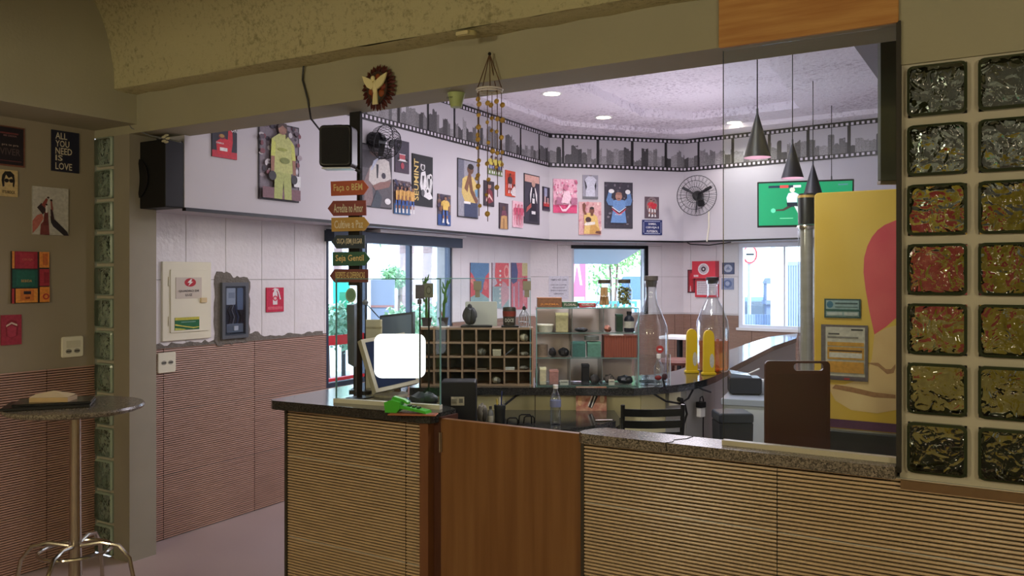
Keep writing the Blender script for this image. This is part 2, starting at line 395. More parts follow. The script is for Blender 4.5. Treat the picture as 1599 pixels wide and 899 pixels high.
def along(p0, p1, px):
    d = dline(px, p0, p1); q = W(px, 0, d); return math.hypot(q.x-p0[0], q.y-p0[1]), d
# ------------------------------------------------------------------ plan of the place (metres)
YB = 3.04                                         # room face of the beam and of the bar front
NL0, NL1 = (-4.87, -3.0), (-4.87, 3.04)           # near wall on the left
FL0, FL1 = (-4.72, 3.12), (-4.88, 8.40)           # tiled wall on the left, behind the beam
DG1 = (-3.527, 9.82)                              # end of the diagonal tiled wall
BK1 = (1.30, 9.24)                                # end of the back wall
BHA, BHB, BHC, BHD = (-4.28, 3.24), (-4.467, 8.11), (-3.34, 9.30), (1.30, 8.74)   # face of the overhead band
ZB = 2.11
BEAM = 2.55
# ------------------------------------------------------------------ floor and shells
b = MB(); b.prism([(-4.87, -3), (3.2, -3), (3.2, 3.04), (1.30, 3.04), (1.30, 9.24), (-3.53, 9.83), (-4.88, 8.4), (-4.72, 3.04), (-4.87, 3.04)], -0.12, 0.0)
struct(b.build('floor', FLOORM))
# near wall
wl, L, a = wall_plane('wall_left', NL0, NL1, 0, 3.9, 0.15, NEARWALL)
slat_field(wl, 1.0, L, 0, 1.158, L-0.30, 1.158, SLAT, y=0)
b = MB(); b.box(-4.87, -3, 2.60, -4.45, 3.04, 3.9); struct(b.build('trim_1', OLIVE))
b = MB(); b.box(-5.0, -3.15, 0, 3.35, -3.0, 3.9); struct(b.build('wall_back', OLIVE))
b = MB(); b.box(3.2, -3, 0, 3.35, 9.3, 3.9); struct(b.build('wall_right', OLIVE))
# vaults of thrown plaster
def vault(y0, y1, name):
    b = MB(); R = (y1-y0)/2; yc = (y0+y1)/2; n = 30; m = 60
    rnd = random.Random(3); xs = [-4.45+7.65*i/m for i in range(m+1)]
    vs = []; fs = []
    for i, x in enumerate(xs):
        dz = 0.035*max(0, min(1, (-1.5-x)/3.0))
        for j in range(n+1):
            t = PI*j/n; e = rnd.uniform(-0.006, 0.006)
            vs.append((x, yc+(R+e)*math.cos(t), 2.745+dz*(1 if j < 6 else 0)+(R+e)*0.98*math.sin(t)))
    for i in range(m):
        for j in range(n): p = i*(n+1)+j; fs.append((p, p+1, p+n+2, p+n+1))
    b.add(vs, fs)
    # rough lips at both springings
    for s, yy in ((0, y1), (1, y0)):
        lip = []
        for i, x in enumerate(xs):
            dz = 0.035*max(0, min(1, (-1.5-x)/3.0))+rnd.uniform(-0.005, 0.005)
            o = 0.14 if s == 0 else -0.14
            lip.append(((x, yy, 2.745+dz), (x, yy+o*0.5, 2.738+dz), (x, yy+o, 2.742+dz)))
        v = [p for q in lip for p in q]
        f = []
        for i in range(m):
            for j in range(2): p = i*3+j; f.append((p, p+1, p+4, p+3))
        b.add(v, f)
    return struct(b.build(name, VAULT, smooth=True))
vault(0.86, 2.90, 'ceiling'); vault(-1.46, 0.58, 'ceiling_rear')
b = MB(); b.box(-4.87, -3, 3.8, 3.2, 3.28, 3.9); struct(b.build('ceiling_slab', OLIVE))
b = MB(); b.box(-4.45, -3.0, 2.74, 3.2, -1.6, 3.8); struct(b.build('trim_2', OLIVE))
# beam over the bar front, stepped down above the glass bricks
b = MB(); b.box(-4.87, YB, BEAM, -0.34, 3.28, 3.8); struct(b.build('trim_3', OLIVE))
b = MB(); b.box(-0.34, YB, 2.405, 3.2, 3.26, 3.8); struct(b.build('trim_4', OLIVE))
# pilaster and glass brick strip at the left
b = MB(); b.box(-4.675, YB, 0, -4.52, 3.22, BEAM); struct(b.build('trim_5', mat('pilaster_paint', (150, 144, 130), 0.7, var=0.05)))
b = MB(); b.box(-5.1, 3.115, 0, -4.675, 3.26, BEAM); b.box(-5.1, 3.0, 0, -4.88, 3.115, BEAM); struct(b.build('trim_6', mat('strip_backing', (214, 220, 212), 0.6)))

def glass_brick_mesh(w, h, d, m, rim):
    b = MB(); e = 0.009; q = rrect(-w/2+e, -h/2+e, w/2-e, h/2-e, 0.014, 3); p = rrect(-w/2, -h/2, w/2, h/2, 0.018, 3); n = len(p)
    vs = [(a, -d/2, c) for a, c in q]+[(a, -d/2+e, c) for a, c in p]+[(a, d/2-e, c) for a, c in p]+[(a, d/2, c) for a, c in q]
    b.add(vs, [tuple(range(n)), tuple(range(4*n-1, 3*n-1, -1))]); b.mi(1)
    b.m += []; fs = []
    for L_ in range(3):
        for i in range(n): j = (i+1) % n; fs.append((L_*n+j, L_*n+i, (L_+1)*n+i, (L_+1)*n+j))
    b.f += fs; b.m += [1]*len(fs)
    return b.mesh('glass_brick', [m, rim], False)
gr = mat('brick_joint', (196, 190, 172), 0.8, var=0.06)
# left strip (one brick wide)
b = MB(); b.box(-4.87, YB+0.015, 0, -4.862, 3.115, BEAM); b.box(-4.683, YB+0.015, 0, -4.675, 3.115, BEAM)
for i in range(14): z = i*0.197; b.box(-4.862, YB+0.015, z-0.009 if i else 0, -4.683, 3.115, z+0.009)
s = struct(b.build('wall_glass_left', gr)); gm = glass_brick_mesh(0.177, 0.177, 0.075, WAVYL, RIML)
for i in range(13):
    o = bpy.data.objects.new('glass_brick', gm); C.objects.link(o); o.location = (-4.7725, 3.065, 0.0985+i*0.197); o.parent = s
# right wall of glass bricks
b = MB(); X0 = -0.335; NC = 8; PX, PZ = 0.2055, 0.1955; Z0 = 1.04
for i in range(NC+1): b.box(X0+i*PX-(0.008 if i == 0 else 0.016), YB+0.012, Z0-0.02, X0+i*PX+0.016, 3.14, Z0+7*PZ)
for j in range(8):
    for i in range(NC): b.box(X0+i*PX+0.016, YB+0.012, Z0+j*PZ-(0.016 if j else 0.02), X0+(i+1)*PX-0.016, 3.14, Z0+j*PZ+(0.014 if j < 7 else 0))
s = struct(b.build('wall_glass_right', gr)); gm = glass_brick_mesh(PX-0.03, PZ-0.028, 0.10, WAVY, RIMG)
for i in range(NC):
    for j in range(7):
        o = bpy.data.objects.new('glass_brick', gm); C.objects.link(o); o.location = (X0+(i+0.5)*PX, 3.075, Z0+(j+0.5)*PZ); o.parent = s
b = MB(); b.box(X0+NC*PX, YB, 0, 3.2, 3.16, 2.41); struct(b.build('wall_front_right', OLIVE))
b = MB(); b.box(-0.352, YB-0.012, 1.05, -0.338, 3.2, 2.55); struct(b.build('trim_7', mat('dark_joint', (46, 42, 36), 0.6)))
b = MB(); b.box(-0.338, YB-0.02, 1.0, 3.2, 3.16, 1.028); struct(b.build('trim_8', mat('ledge_wood', (120, 92, 62), 0.5, var=0.15)))
# plank of orange wood above the fixed pane
b = MB(); b.rbox(-0.952, YB-0.014, 2.545, -0.345, YB+0.0, 2.86, 0.004, 1)
tag(b.build('wood_plank', WOODP), 'orange grained wood plank on the beam above the fixed pane', 'plank')

# ------------------------------------------------------------------ bar room walls
WL0, WL1 = along(FL0, FL1, 509)[0], along(FL0, FL1, 706)[0]
h1 = (WL0, 0.80, WL1, 2.085)
wf, LF, aF = wall_plane('wall_bar_left', FL0, FL1, 0, 3.6, 0.18, GROUT, [h1])
u_off = 3.253-3.12
panel_hole = []
slat_field(wf, 0, LF, 0, 1.24, along(FL0, FL1, 397)[0]-2*TW, 1.24, SLAT, [h1])
tile_field(wf, 0, LF, 1.245, 2.12, u_off-0.33, 1.68, 0.333, 0.44, WTILE, [h1])
DW0, DW1 = along(FL1, DG1, 893)[0], along(FL1, DG1, 1010)[0]
h2 = (DW0, 1.24, DW1, 2.07)
wd, LD, aD = wall_plane('wall_bar_diagonal', FL1, DG1, 0, 3.6, 0.18, GROUT, [h2])
slat_field(wd, 0, LD, 0, 1.24, 0.3, 1.24, SLAT, [h2])
tile_field(wd, 0, LD, 1.245, 2.12, 0.0, 1.70, 0.333, 0.44, WTILE, [h2])
BW0, BW1 = along(DG1, BK1, 1154)[0], along(DG1, BK1, 1262)[0]
h3 = (BW0, 1.09, BW1, 2.09)
wb, LB, aB = wall_plane('wall_bar_back', DG1, BK1, 0, 3.6, 0.18, GROUT, [h3])
slat_field(wb, 0, LB, 0, 1.24, 0.1, 1.24, SLAT, [h3])
tile_field(wb, 0, LB, 1.245, 2.12, 0.1, 1.70, 0.333, 0.44, WTILE, [h3])
b = MB(); b.box(1.30, 3.16, 0, 1.45, 9.4, 3.6); struct(b.build('wall_bar_right', GREYP))
b = MB(); b.box(-0.80, 3.28, 3.0, 1.30, 9.1, 3.5); struct(b.build('trim_9', mat('grey_beam', (140, 136, 140), 0.8)))
# overhead band
b = MB(); b.prism([BHA, BHB, BHC, BHD, BK1, DG1, FL1, (-4.72, 3.24)][::-1], ZB, 3.5)
struct(b.build('wall_upper', GREYP))
def band_strip(name, z0, z1, off0, off1, m):
    b = MB()
    pts = [BHA, BHB, BHC, BHD]
    def offs(o):
        r = []
        for i, p in enumerate(pts):
            ns = []
            for q0, q1 in ((pts[i-1], p) if i else (None, None), (p, pts[i+1]) if i < 3 else (None, None)):
                if q0 is None: continue
                dx, dy = q1[0]-q0[0], q1[1]-q0[1]; l = math.hypot(dx, dy); ns.append((dy/l, -dx/l))
            nx, ny = sum(n[0] for n in ns), sum(n[1] for n in ns); l = math.hypot(nx, ny)
            k = 1/(l/len(ns)) if len(ns) > 1 else 1
            r.append((p[0]+nx/l*o*k, p[1]+ny/l*o*k))
        return r
    A, B = offs(off0), offs(off1)
    b.prism(A+B[::-1], z0, z1); return b.build(name, m)
struct(band_strip('trim_10', ZB-0.014, ZB+0.006, -0.02, 0.012, BLACKM))
# stepped plaster ceiling
P1 = [(-4.05, 3.35), (-4.12, 7.75), (-3.30, 8.92), (-1.2, 8.80), (0.9, 8.55), (0.9, 3.35)]
P2 = [(-3.26, 4.0), (-3.30, 8.02), (-2.92, 8.44), (-1.84, 8.40), (-1.66, 6.6), (-1.6, 4.0)]
OUT = [(-4.95, 3.26), (-4.95, 8.5), (-3.6, 9.9), (1.35, 9.3), (1.35, 3.26)]
def ring(b, o, i, z):
    v = [(p[0], p[1], z) for p in o]+[(p[0], p[1], z) for p in (i or [])]
    t = tessellate_polygon([[Vector((*p, 0)) for p in o], [Vector((*p, 0)) for p in i]] if i else [[Vector((*p, 0)) for p in o]])
    b.add(v, [tuple(q) for q in t])
def riser(b, p, z0, z1, e):
    n = len(p); cx = sum(q[0] for q in p)/n; cy = sum(q[1] for q in p)/n
    b.add([(q[0], q[1], z0) for q in p]+[(q[0]+(cx-q[0])*e, q[1]+(cy-q[1])*e, z1) for q in p], [(i, (i+1) % n, (i+1) % n+n, i+n) for i in range(n)])
def rough(p, amp=0.012, step=0.12):
    r = random.Random(11); out = []
    for i, a in enumerate(p):
        c = p[(i+1) % len(p)]; n = max(1, int(math.hypot(c[0]-a[0], c[1]-a[1])/step))
        for k in range(n): out.append((a[0]+(c[0]-a[0])*k/n+r.uniform(-amp, amp), a[1]+(c[1]-a[1])*k/n+r.uniform(-amp, amp)))
    return out
Q1, Q2 = rough(P1), rough(P2)
b = MB(); b.keepn = True
ring(b, OUT, Q1, 3.295); riser(b, Q1, 3.295, 3.345, 0.0); ring(b, Q1, Q2, 3.345); riser(b, Q2, 3.345, 3.425, 0.0); ring(b, Q2, None, 3.425)
struct(b.build('ceiling_bar', TRAY))
b = MB(); b.box(-4.95, 3.28, 3.5, 1.4, 9.95, 3.6); struct(b.build('ceiling_roof', GREYP))

# ------------------------------------------------------------------ windows
def window(name, wall, h, bars, m, glass=True, fw=0.035, dep=0.06):
    b = MB(); u0, z0, u1, z1 = h; y0, y1 = 0.0, dep
    b.box(u0, y0, z0, u0+fw, y1, z1); b.box(u1-fw, y0, z0, u1, y1, z1); b.box(u0+fw, y0, z0, u1-fw, y1, z0+fw); b.box(u0+fw, y0, z1-fw, u1-fw, y1, z1)
    f = b.build(name, m, None, wall.location, wall.rotation_euler[2]); struct(f)
    for (a, c, w_) in bars:
        q = MB(); q.box(a-w_/2, y0+0.005, c[0], a+w_/2, y1-0.005, c[1]); q.build('mullion', m, f)
    us = sorted([u0+fw]+[a for a, c, w_ in bars if c[1]-c[0] > 0.8*(z1-z0-2*fw)]+[u1-fw])
    for a, c in zip(us[:-1], us[1:]):
        q = MB(); q.box(a+0.003, 0.028, z0+fw, c-0.003, 0.034, z1-fw); q.build('pane', WGLASS, f)
    return f
uu = lambda px: along(FL0, FL1, px)[0]
f = window('window_1', wf, h1, [(uu(573), (0.83, 2.0), 0.03), (uu(643), (0.83, 2.0), 0.035)], DKBLUE)
b = MB(); b.box(h1[0]-0.02, -0.11, 1.985, h1[2]+0.03, 0.0, 2.075); b.build('head_rail', DKBLUE, f)
b = MB(); b.box(uu(572), -0.16, 2.078, h1[2]+0.02, -0.01, 2.104); b.build('pelmet', WHITE, f)  # white strip added to stand for sunlight on the band's underside
RED = mat('red_band', (196, 40, 52), 0.5, var=0.05)
b = MB(); b.box(h1[0]+0.03, 0.018, 1.14, uu(572), 0.026, 1.22); b.build('safety_band', RED, f)
b = MB(); b.box(h1[0]+0.03, 0.01, 0.845, uu(640), 0.05, 0.87); b.build('threshold_strip', RED, f)
f = window('window_2', wd, h2, [], mat('light_frame', (196, 198, 206), 0.4, 0.2), fw=0.03)
b = MB(); b.box(h2[0]-0.01, -0.02, 2.035, h2[2]+0.01, 0.02, 2.075); b.box(h2[2]-0.03, -0.02, 1.25, h2[2]+0.015, 0.02, 2.075); b.build('dark_surround', BLACKM, f)
# tilted hopper sash outside
b = MB(); y0 = 0.08
b.add([(h2[0]+0.03, 0.07, 2.03), (h2[2]-0.05, 0.07, 2.03), (h2[2]-0.16, 0.55, 1.86), (h2[0]+0.03, 0.55, 1.86), (h2[0]+0.03, 0.07, 2.05), (h2[2]-0.05, 0.07, 2.05), (h2[2]-0.16, 0.55, 1.88), (h2[0]+0.03, 0.55, 1.88)],
      [(0, 1, 2, 3), (7, 6, 5, 4), (0, 4, 5, 1), (1, 5, 6, 2), (2, 6, 7, 3), (3, 7, 4, 0)])
b.build('open_sash', mat('sash_grey', (120, 122, 138), 0.3), f)
f = window('window_3', wb, h3, [(along(DG1, BK1, 1225)[0], (1.13, 2.05), 0.02)], mat('white_frame', (236, 240, 250), 0.35), fw=0.05)
b = MB(); b.box(h3[0]-0.02, -0.03, 1.075, h3[2], 0.0, 1.105); b.build('sill_strip', WHITE, f)
# ------------------------------------------------------------------ bar front, near counter
barw = 1.51
b = MB(); b.box(-1.51, YB, 0, 3.2, 3.16, 1.03); wfr = b.build('wall_bar_front', mat('bar_plaster', (206, 204, 196), 0.7, var=0.05)); struct(wfr)
slat_field(wfr, -1.51, 3.2, 0, 1.03, -0.741, 1.20, SLATB, y=YB)
b = MB(); b.box(-1.522, YB-0.012, 0, -1.508, 3.16, 1.035); struct(b.build('trim_11', mat('dark_edge', (62, 56, 46), 0.5)))
b = MB(); p = [(-1.50, 2.995), (-0.352, 2.995), (-0.352, 3.165), (-1.47, 3.165), (-1.505, 3.13), (-1.53, 3.06), (-1.525, 3.02)]
b.prism(p, 1.032, 1.068); b.prism([(q[0]*0.998-0.0015, q[1]) for q in p], 1.068, 1.072)
tag(b.build('granite_sill', GRANITE_B), 'mottled brown granite sill along the right bar front, below the fixed pane', 'countertop')
# ------------------------------------------------------------------ prints
def layers(shapes, w, h, y0, parent, name='print'):
    """flat print: each coloured shape a hair in front of the one before"""
    b = MB(); b.keepn = True; mats = []
    for i, s in enumerate(shapes):
        m = s[-1]; m = m if isinstance(m, bpy.types.Material) else P(m)
        if m not in mats: mats.append(m)
        b.mi(mats.index(m)); y = y0-0.0004*(i+1)
        if s[0] == 'r': p = [(s[1], s[2]), (s[3], s[2]), (s[3], s[4]), (s[1], s[4])]
        elif s[0] == 'e': p = ell(s[1], s[2], s[3], s[4], 16)
        else: p = s[1]
        b.flat([(q[0]*w, q[1]*h) for q in p], y)
    return b.build(name, mats, parent)
SKIN = (112, 72, 54)
def fig(cx, y0, h, shirt, shorts, skin=SKIN, asp=1.0, pose='down', hair=(40, 30, 28), socks=(225, 225, 225)):
    """a person's figure standing with feet at y0; asp = picture height / width"""
    X = lambda t: cx+t*h*asp; Y = lambda t: y0+t*h
    L = []
    for sgn in (-1, 1):
        L.append(('p', [(X(sgn*0.03), Y(0.5)), (X(sgn*0.10), Y(0.5)), (X(sgn*0.13), Y(0.27)), (X(sgn*0.05), Y(0.27))], shorts))
        L.append(('p', [(X(sgn*0.05), Y(0.28)), (X(sgn*0.12), Y(0.28)), (X(sgn*0.11), Y(0.03)), (X(sgn*0.06), Y(0.03))], skin))
        L.append(('p', [(X(sgn*0.06), Y(0.16)), (X(sgn*0.115), Y(0.16)), (X(sgn*0.15), Y(0.0)), (X(sgn*0.05), Y(0.0))], socks))
        if pose == 'up':
            L.append(('p', [(X(sgn*0.12), Y(0.80)), (X(sgn*0.20), Y(0.74)), (X(sgn*0.25), Y(1.02)), (X(sgn*0.19), Y(1.03))], shirt)); L.append(('e', X(sgn*0.22), Y(1.06), 0.045*h*asp, 0.045*h, (235, 235, 235)))
        elif pose == 'fold':
            L.append(('p', [(X(sgn*0.13), Y(0.80)), (X(sgn*0.20), Y(0.72)), (X(sgn*0.17), Y(0.56)), (X(sgn*0.10), Y(0.60))], shirt)); L.append(('p', [(X(sgn*0.18), Y(0.60)), (X(sgn*0.13), Y(0.56)), (X(-sgn*0.02), Y(0.66)), (X(0), Y(0.72))], skin))
        else:
            L.append(('p', [(X(sgn*0.13), Y(0.81)), (X(sgn*0.19), Y(0.77)), (X(sgn*0.21), Y(0.62)), (X(sgn*0.14), Y(0.62))], shirt)); L.append(('p', [(X(sgn*0.15), Y(0.64)), (X(sgn*0.21), Y(0.64)), (X(sgn*0.22), Y(0.44)), (X(sgn*0.17), Y(0.44))], skin))
    L.append(('p', [(X(-0.15), Y(0.81)), (X(-0.05), Y(0.85)), (X(0.05), Y(0.85)), (X(0.15), Y(0.81)), (X(0.12), Y(0.48)), (X(-0.12), Y(0.48))], shirt))
    L.append(('r', X(-0.03), Y(0.82), X(0.03), Y(0.90), skin)); L.append(('e', X(0), Y(0.93), 0.055*h*asp, 0.07*h, skin)); L.append(('p', [(X(-0.06), Y(0.94)), (X(-0.045), Y(1.0)), (X(0), Y(1.02)), (X(0.045), Y(1.0)), (X(0.06), Y(0.94)), (X(0), Y(0.97))], hair))
    return L
def poster(name, label, cat, p0, p1, r, shapes, texts=(), edge=(60, 58, 60), group=None, off=0.0, thick=0.008):
    """flat board on the wall p0-p1; r = left px, top px, right px, bottom px"""
    A = onL(r[0], r[1], p0, p1); B = onL(r[2], r[3], p0, p1)
    ang = math.atan2(p1[1]-p0[1], p1[0]-p0[0]); w = math.hypot(B.x-A.x, B.y-A.y); h = A.z-B.z
    c = (A+B)/2; nx, ny = math.sin(ang), -math.cos(ang)
    b = MB(); b.box(-w/2, -thick, -h/2, w/2, 0, h/2)
    o = b.build(name, P(edge), None, (c.x+nx*off, c.y+ny*off, c.z), ang); tag(o, label, cat, group)
    sh = []
    for s in shapes:
        q = list(s)
        if s[0] == 'r': q[1] -= .5; q[2] -= .5; q[3] -= .5; q[4] -= .5
        elif s[0] == 'e': q[1] -= .5; q[2] -= .5
        else: q[1] = [(max(-.5, min(.5, a-.5)), max(-.5, min(.5, c_-.5))) for a, c_ in s[1]]
        if s[0] == 'r': q[1], q[2], q[3], q[4] = [max(-.5, min(.5, v)) for v in q[1:5]]
        sh.append(tuple(q))
    if sh: layers(sh, w, h, -thick, o)
    y = -thick-0.0004*(len(sh)+2)
    for t in texts:                               # (string, cx, cy, w, h, colour[, vertical])
        text(t[0], t[3]*(w if len(t) < 7 else h), t[4]*(h if len(t) < 7 else w), o, ((t[1]-.5)*w, y, (t[2]-.5)*h), P(t[5]), vertical=len(t) > 6)
    return o
def crowd(n, cols, seed, x0=0.02, x1=0.98, y0=0.05, y1=0.97, r=0.03, asp=1.0):
    R = random.Random(seed); return [('e', R.uniform(x0, x1), R.uniform(y0, y1), r*asp*R.uniform(.6, 1.3), r*R.uniform(.6, 1.3), R.choice(cols)) for _ in range(n)]
NW = (NL0, NL1)
poster('poster', 'dark poster in a thin reddish frame with pale lettering above the sunglasses poster', 'poster', *NW, (-14, 193, 38, 262),
       [('r', .04, .04, .96, .97, (34, 28, 36)), ('r', .1, .12, .9, .14, (110, 60, 60)), ('r', .2, .8, .8, .84, (120, 60, 62))],
       [('pra te pra', .55, .52, .5, .06, (170, 150, 140)), ('VIVER', .55, .36, .62, .17, (90, 74, 76)), ('ME DEIXA', .55, .76, .4, .04, (150, 110, 110))], edge=(122, 74, 56))
poster('poster', 'navy poster reading ALL YOU NEED IS LOVE in pale block letters', 'poster', *NW, (80, 202, 123, 271),
       [('r', .0, .0, 1, 1, (30, 32, 52))], [('ALL', .34, .87, .42, .16, (214, 204, 180)), ('YOU', .38, .68, .50, .16, (214, 204, 180)), ('NEED', .43, .50, .60, .16, (214, 204, 180)), ('IS', .26, .33, .26, .14, (214, 204, 180)), ('LOVE', .43, .13, .60, .17, (214, 204, 180))], edge=(26, 28, 44))
poster('poster', 'small cream poster with a black drawn face in sunglasses', 'poster', *NW, (-2, 264, 27, 308),
       [('r', 0, 0, 1, 1, (214, 190, 138)), ('p', [(.18, .35), (.12, .6), (.16, .8), (.3, .94), (.6, .96), (.8, .84), (.84, .6), (.8, .36), (.72, .40), (.74, .62), (.68, .76), (.5, .70), (.36, .82), (.27, .62), (.28, .38)], (30, 26, 24)),
        ('e', .39, .60, .12, .075, (28, 24, 22)), ('e', .65, .60, .12, .075, (28, 24, 22)), ('r', .35, .61, .7, .64, (28, 24, 22)), ('r', .25, .07, .8, .1, (214, 190, 138))], [("IT'S ROCK", .5, .17, .7, .12, (40, 32, 28))], edge=(196, 172, 122))
poster('poster', 'pale poster of four hands clinking beer bottles', 'poster', *NW, (50, 290, 106, 368),
       [('r', 0, 0, 1, 1, (196, 194, 186)),
        ('p', [(.0, .28), (.12, .40), (.26, .44), (.30, .34), (.14, .14), (.0, .02)], (190, 112, 100)), ('p', [(.12, .56), (.28, .42), (.38, .52), (.24, .66)], (52, 36, 38)), ('p', [(.24, .62), (.34, .56), (.42, .74), (.37, .77)], (150, 70, 64)),
        ('p', [(.20, .0), (.22, .22), (.32, .30), (.44, .24), (.46, .0)], (132, 66, 62)), ('p', [(.28, .20), (.44, .20), (.42, .48), (.32, .48)], (112, 52, 50)), ('p', [(.35, .46), (.40, .46), (.40, .62), (.35, .62)], (232, 230, 226)),
        ('p', [(.48, .40), (.62, .32), (.96, .08), (1, .0), (.86, .0), (.56, .18), (.5, .26)], (46, 40, 46)), ('p', [(.50, .34), (.60, .30), (.54, .54), (.48, .54)], (64, 42, 42)), ('p', [(.50, .54), (.56, .52), (.52, .72), (.48, .72)], (150, 84, 76)),
        ('e', .42, .78, .035, .02, (60, 40, 44)), ('e', .50, .73, .035, .02, (60, 40, 44)), ('e', .37, .63, .03, .02, (60, 40, 44))], edge=(176, 174, 166))
poster('poster', 'colourful poster of stacked red, green and orange beer crates', 'poster', *NW, (17, 392, 76, 472),
       [('r', 0, 0, 1, 1, (52, 40, 40)), ('r', .02, .67, .08, 1, (232, 150, 66)), ('r', .09, .67, .68, 1, (168, 44, 64)), ('r', .22, .67, .58, .97, (184, 56, 74)), ('r', .73, .69, 1, 1, (236, 150, 66)), ('r', .82, .74, .96, .97, (205, 110, 54)),
        ('r', .02, .30, .68, .65, (30, 92, 80)), ('r', .12, .33, .6, .62, (36, 106, 90)), ('r', .73, .33, 1, .66, (176, 52, 66)), ('r', .85, .38, .98, .6, (150, 40, 56)),
        ('r', .1, .01, .68, .28, (238, 158, 62)), ('r', .22, .05, .58, .26, (220, 128, 52)), ('r', .31, .17, .5, .23, (50, 38, 44)), ('r', .73, .01, 1, .31, (236, 150, 60)), ('e', .9, .12, .09, .06, (190, 60, 50)), ('e', .9, .12, .05, .035, (236, 150, 60)), ('r', .0, .0, .06, .28, (190, 60, 60))],
       [('CERVEJA', .4, .84, .28, .05, (214, 120, 96)), ('BEBIDA', .38, .43, .28, .05, (200, 170, 110)), ('BAR', .41, .10, .12, .05, (120, 50, 40))], edge=(70, 50, 46))
poster('poster', 'small red poster with an open mouth and tongue shape, lowest on the near wall', 'poster', *NW, (1, 492, 33, 537),
       [('r', 0, 0, 1, 1, (170, 52, 72)), ('p', [(.2, .62), (.28, .78), (.5, .84), (.74, .78), (.84, .60), (.8, .3), (.5, .22), (.24, .3)], (140, 38, 52)), ('p', [(.24, .66), (.5, .76), (.78, .68), (.78, .62), (.5, .70), (.24, .6)], (226, 204, 190)), ('p', [(.28, .58), (.5, .66), (.74, .58), (.72, .3), (.5, .24), (.3, .3)], (186, 62, 84))], edge=(150, 46, 62))

def plate_box(name, label, p0, p1, r, off, kind):
    A = onL(r[0], r[1], p0, p1); B = onL(r[2], r[3], p0, p1); ang = math.atan2(p1[1]-p0[1], p1[0]-p0[0]); c = (A+B)/2
    w = math.hypot(B.x-A.x, B.y-A.y); h = A.z-B.z; n = (math.sin(ang), -math.cos(ang))
    t = thing(name, label, 'outlet', (c.x+n[0]*off, c.y+n[1]*off, c.z), ang)
    b = MB(); b.rbox(-w/2, -0.014, -h/2, w/2, 0, h/2, 0.012); b.build('face_plate', CREAM, t)
    g = mat('socket_grey', (150, 146, 132), 0.5)
    if kind: b = MB(); b.rbox(-w*.30, -0.018, -h*.02, w*.34, -0.013, h*.30, 0.004, 2); b.build('rocker', mat('rocker_cream', (204, 200, 178), 0.4), t)
    zc = -h*.2 if kind else 0.0
    for s in (-1, 1):
        q = MB(); q.plate(ell(s*w*.19, zc, w*.14, w*.10), -0.016, -0.013); so = q.build('socket', g, t)
        q = MB()
        for k in (-1, 0, 1): q.plate(ell(s*w*.19+k*w*.07, zc, 0.004, 0.004, 8), -0.0175, -0.0155)
        q.build('pin_holes', BLACK, so)
plate_box('wall_socket', 'cream double socket with rocker switch on the near grey wall', *NW, (95, 526, 129, 556), 0.0, True)
FW = (FL0, FL1)
plate_box('wall_socket', 'white double socket on the ribbed tiles below the light panel', *FW, (244, 551, 272, 580), 0.009, False)

# ------------------------------------------------------------------ services on the tiled wall
def wl_thing(name, label, cat, r, off=0.008, p=FW):
    A = onL(r[0], r[1], *p); B = onL(r[2], r[3], *p); ang = math.atan2(p[1][1]-p[0][1], p[1][0]-p[0][0]); c = (A+B)/2
    t = thing(name, label, cat, (c.x+math.sin(ang)*off, c.y-math.cos(ang)*off, c.z), ang)
    return t, math.hypot(B.x-A.x, B.y-A.y), A.z-B.z
t, w, h = wl_thing('electrical_panel', 'white metal light panel door marked QUADRO DE LUZ', 'electrical panel', (250, 408, 326, 527))
b = MB(); b.rbox(-w/2, -0.02, -h/2, w/2, 0, h/2, 0.006); b.build('frame', CREAM, t)
b = MB(); b.rbox(-w*.36, -0.028, -h*.40, w*.42, -0.018, h*.40, 0.006); d = b.build('door', CREAM, t)
for z in (-.25, .25): b = MB(); b.lathe([(0.004, -0.03), (0.004, 0.03)], (-w*.38, -0.024, z*h), 8); b.build('hinge', CREAM, d)
b = MB(); b.rbox(w*.24, -0.040, -h*.03, w*.37, -0.026, h*.035, 0.005); l = b.build('latch', mat('beige_latch', (206, 184, 140), 0.4), t)
sg = MB(); sg.box(-w*.26, -0.031, h*.03, w*.27, -0.027, h*.30); sg = sg.build('warning_plate', mat('grey_print', (196, 186, 172), 0.5), t); sg['label'] = 'cream plate with a red lightning disc and the words QUADRO DE LUZ'
layers([('e', .03, .235, .12, .055, (184, 26, 44)), ('p', [(.04, .28), (-.03, .23), (.02, .232), (-.01, .19), (.09, .245), (.045, .243), (.07, .28)], (240, 236, 228))], w, h, -0.031, sg)
text('QUADRO DE', w*.42, h*.03, sg, (0, -0.0335, h*.125), P((40, 32, 36))); text('LUZ', w*.14, h*.03, sg, (0, -0.0335, h*.075), P((40, 32, 36)))
sg = MB(); sg.box(-w*.28, -0.031, -h*.37, w*.22, -0.027, -h*.21); sg = sg.build('green_sticker', P((24, 104, 60)), t); sg['label'] = 'green and yellow sticker'
layers([('r', -.28, -.245, .22, -.21, (196, 190, 70)), ('p', [(-.28, -.31), (-.1, -.33), (.1, -.355), (.22, -.345), (.22, -.335), (.1, -.34), (-.1, -.318), (-.28, -.29)], (206, 202, 84)), ('p', [(-.28, -.34), (-.1, -.355), (-.05, -.37), (-.28, -.37)], (196, 200, 90)), ('r', -.16, -.275, .14, -.265, (120, 170, 150))], w, h, -0.031, sg)

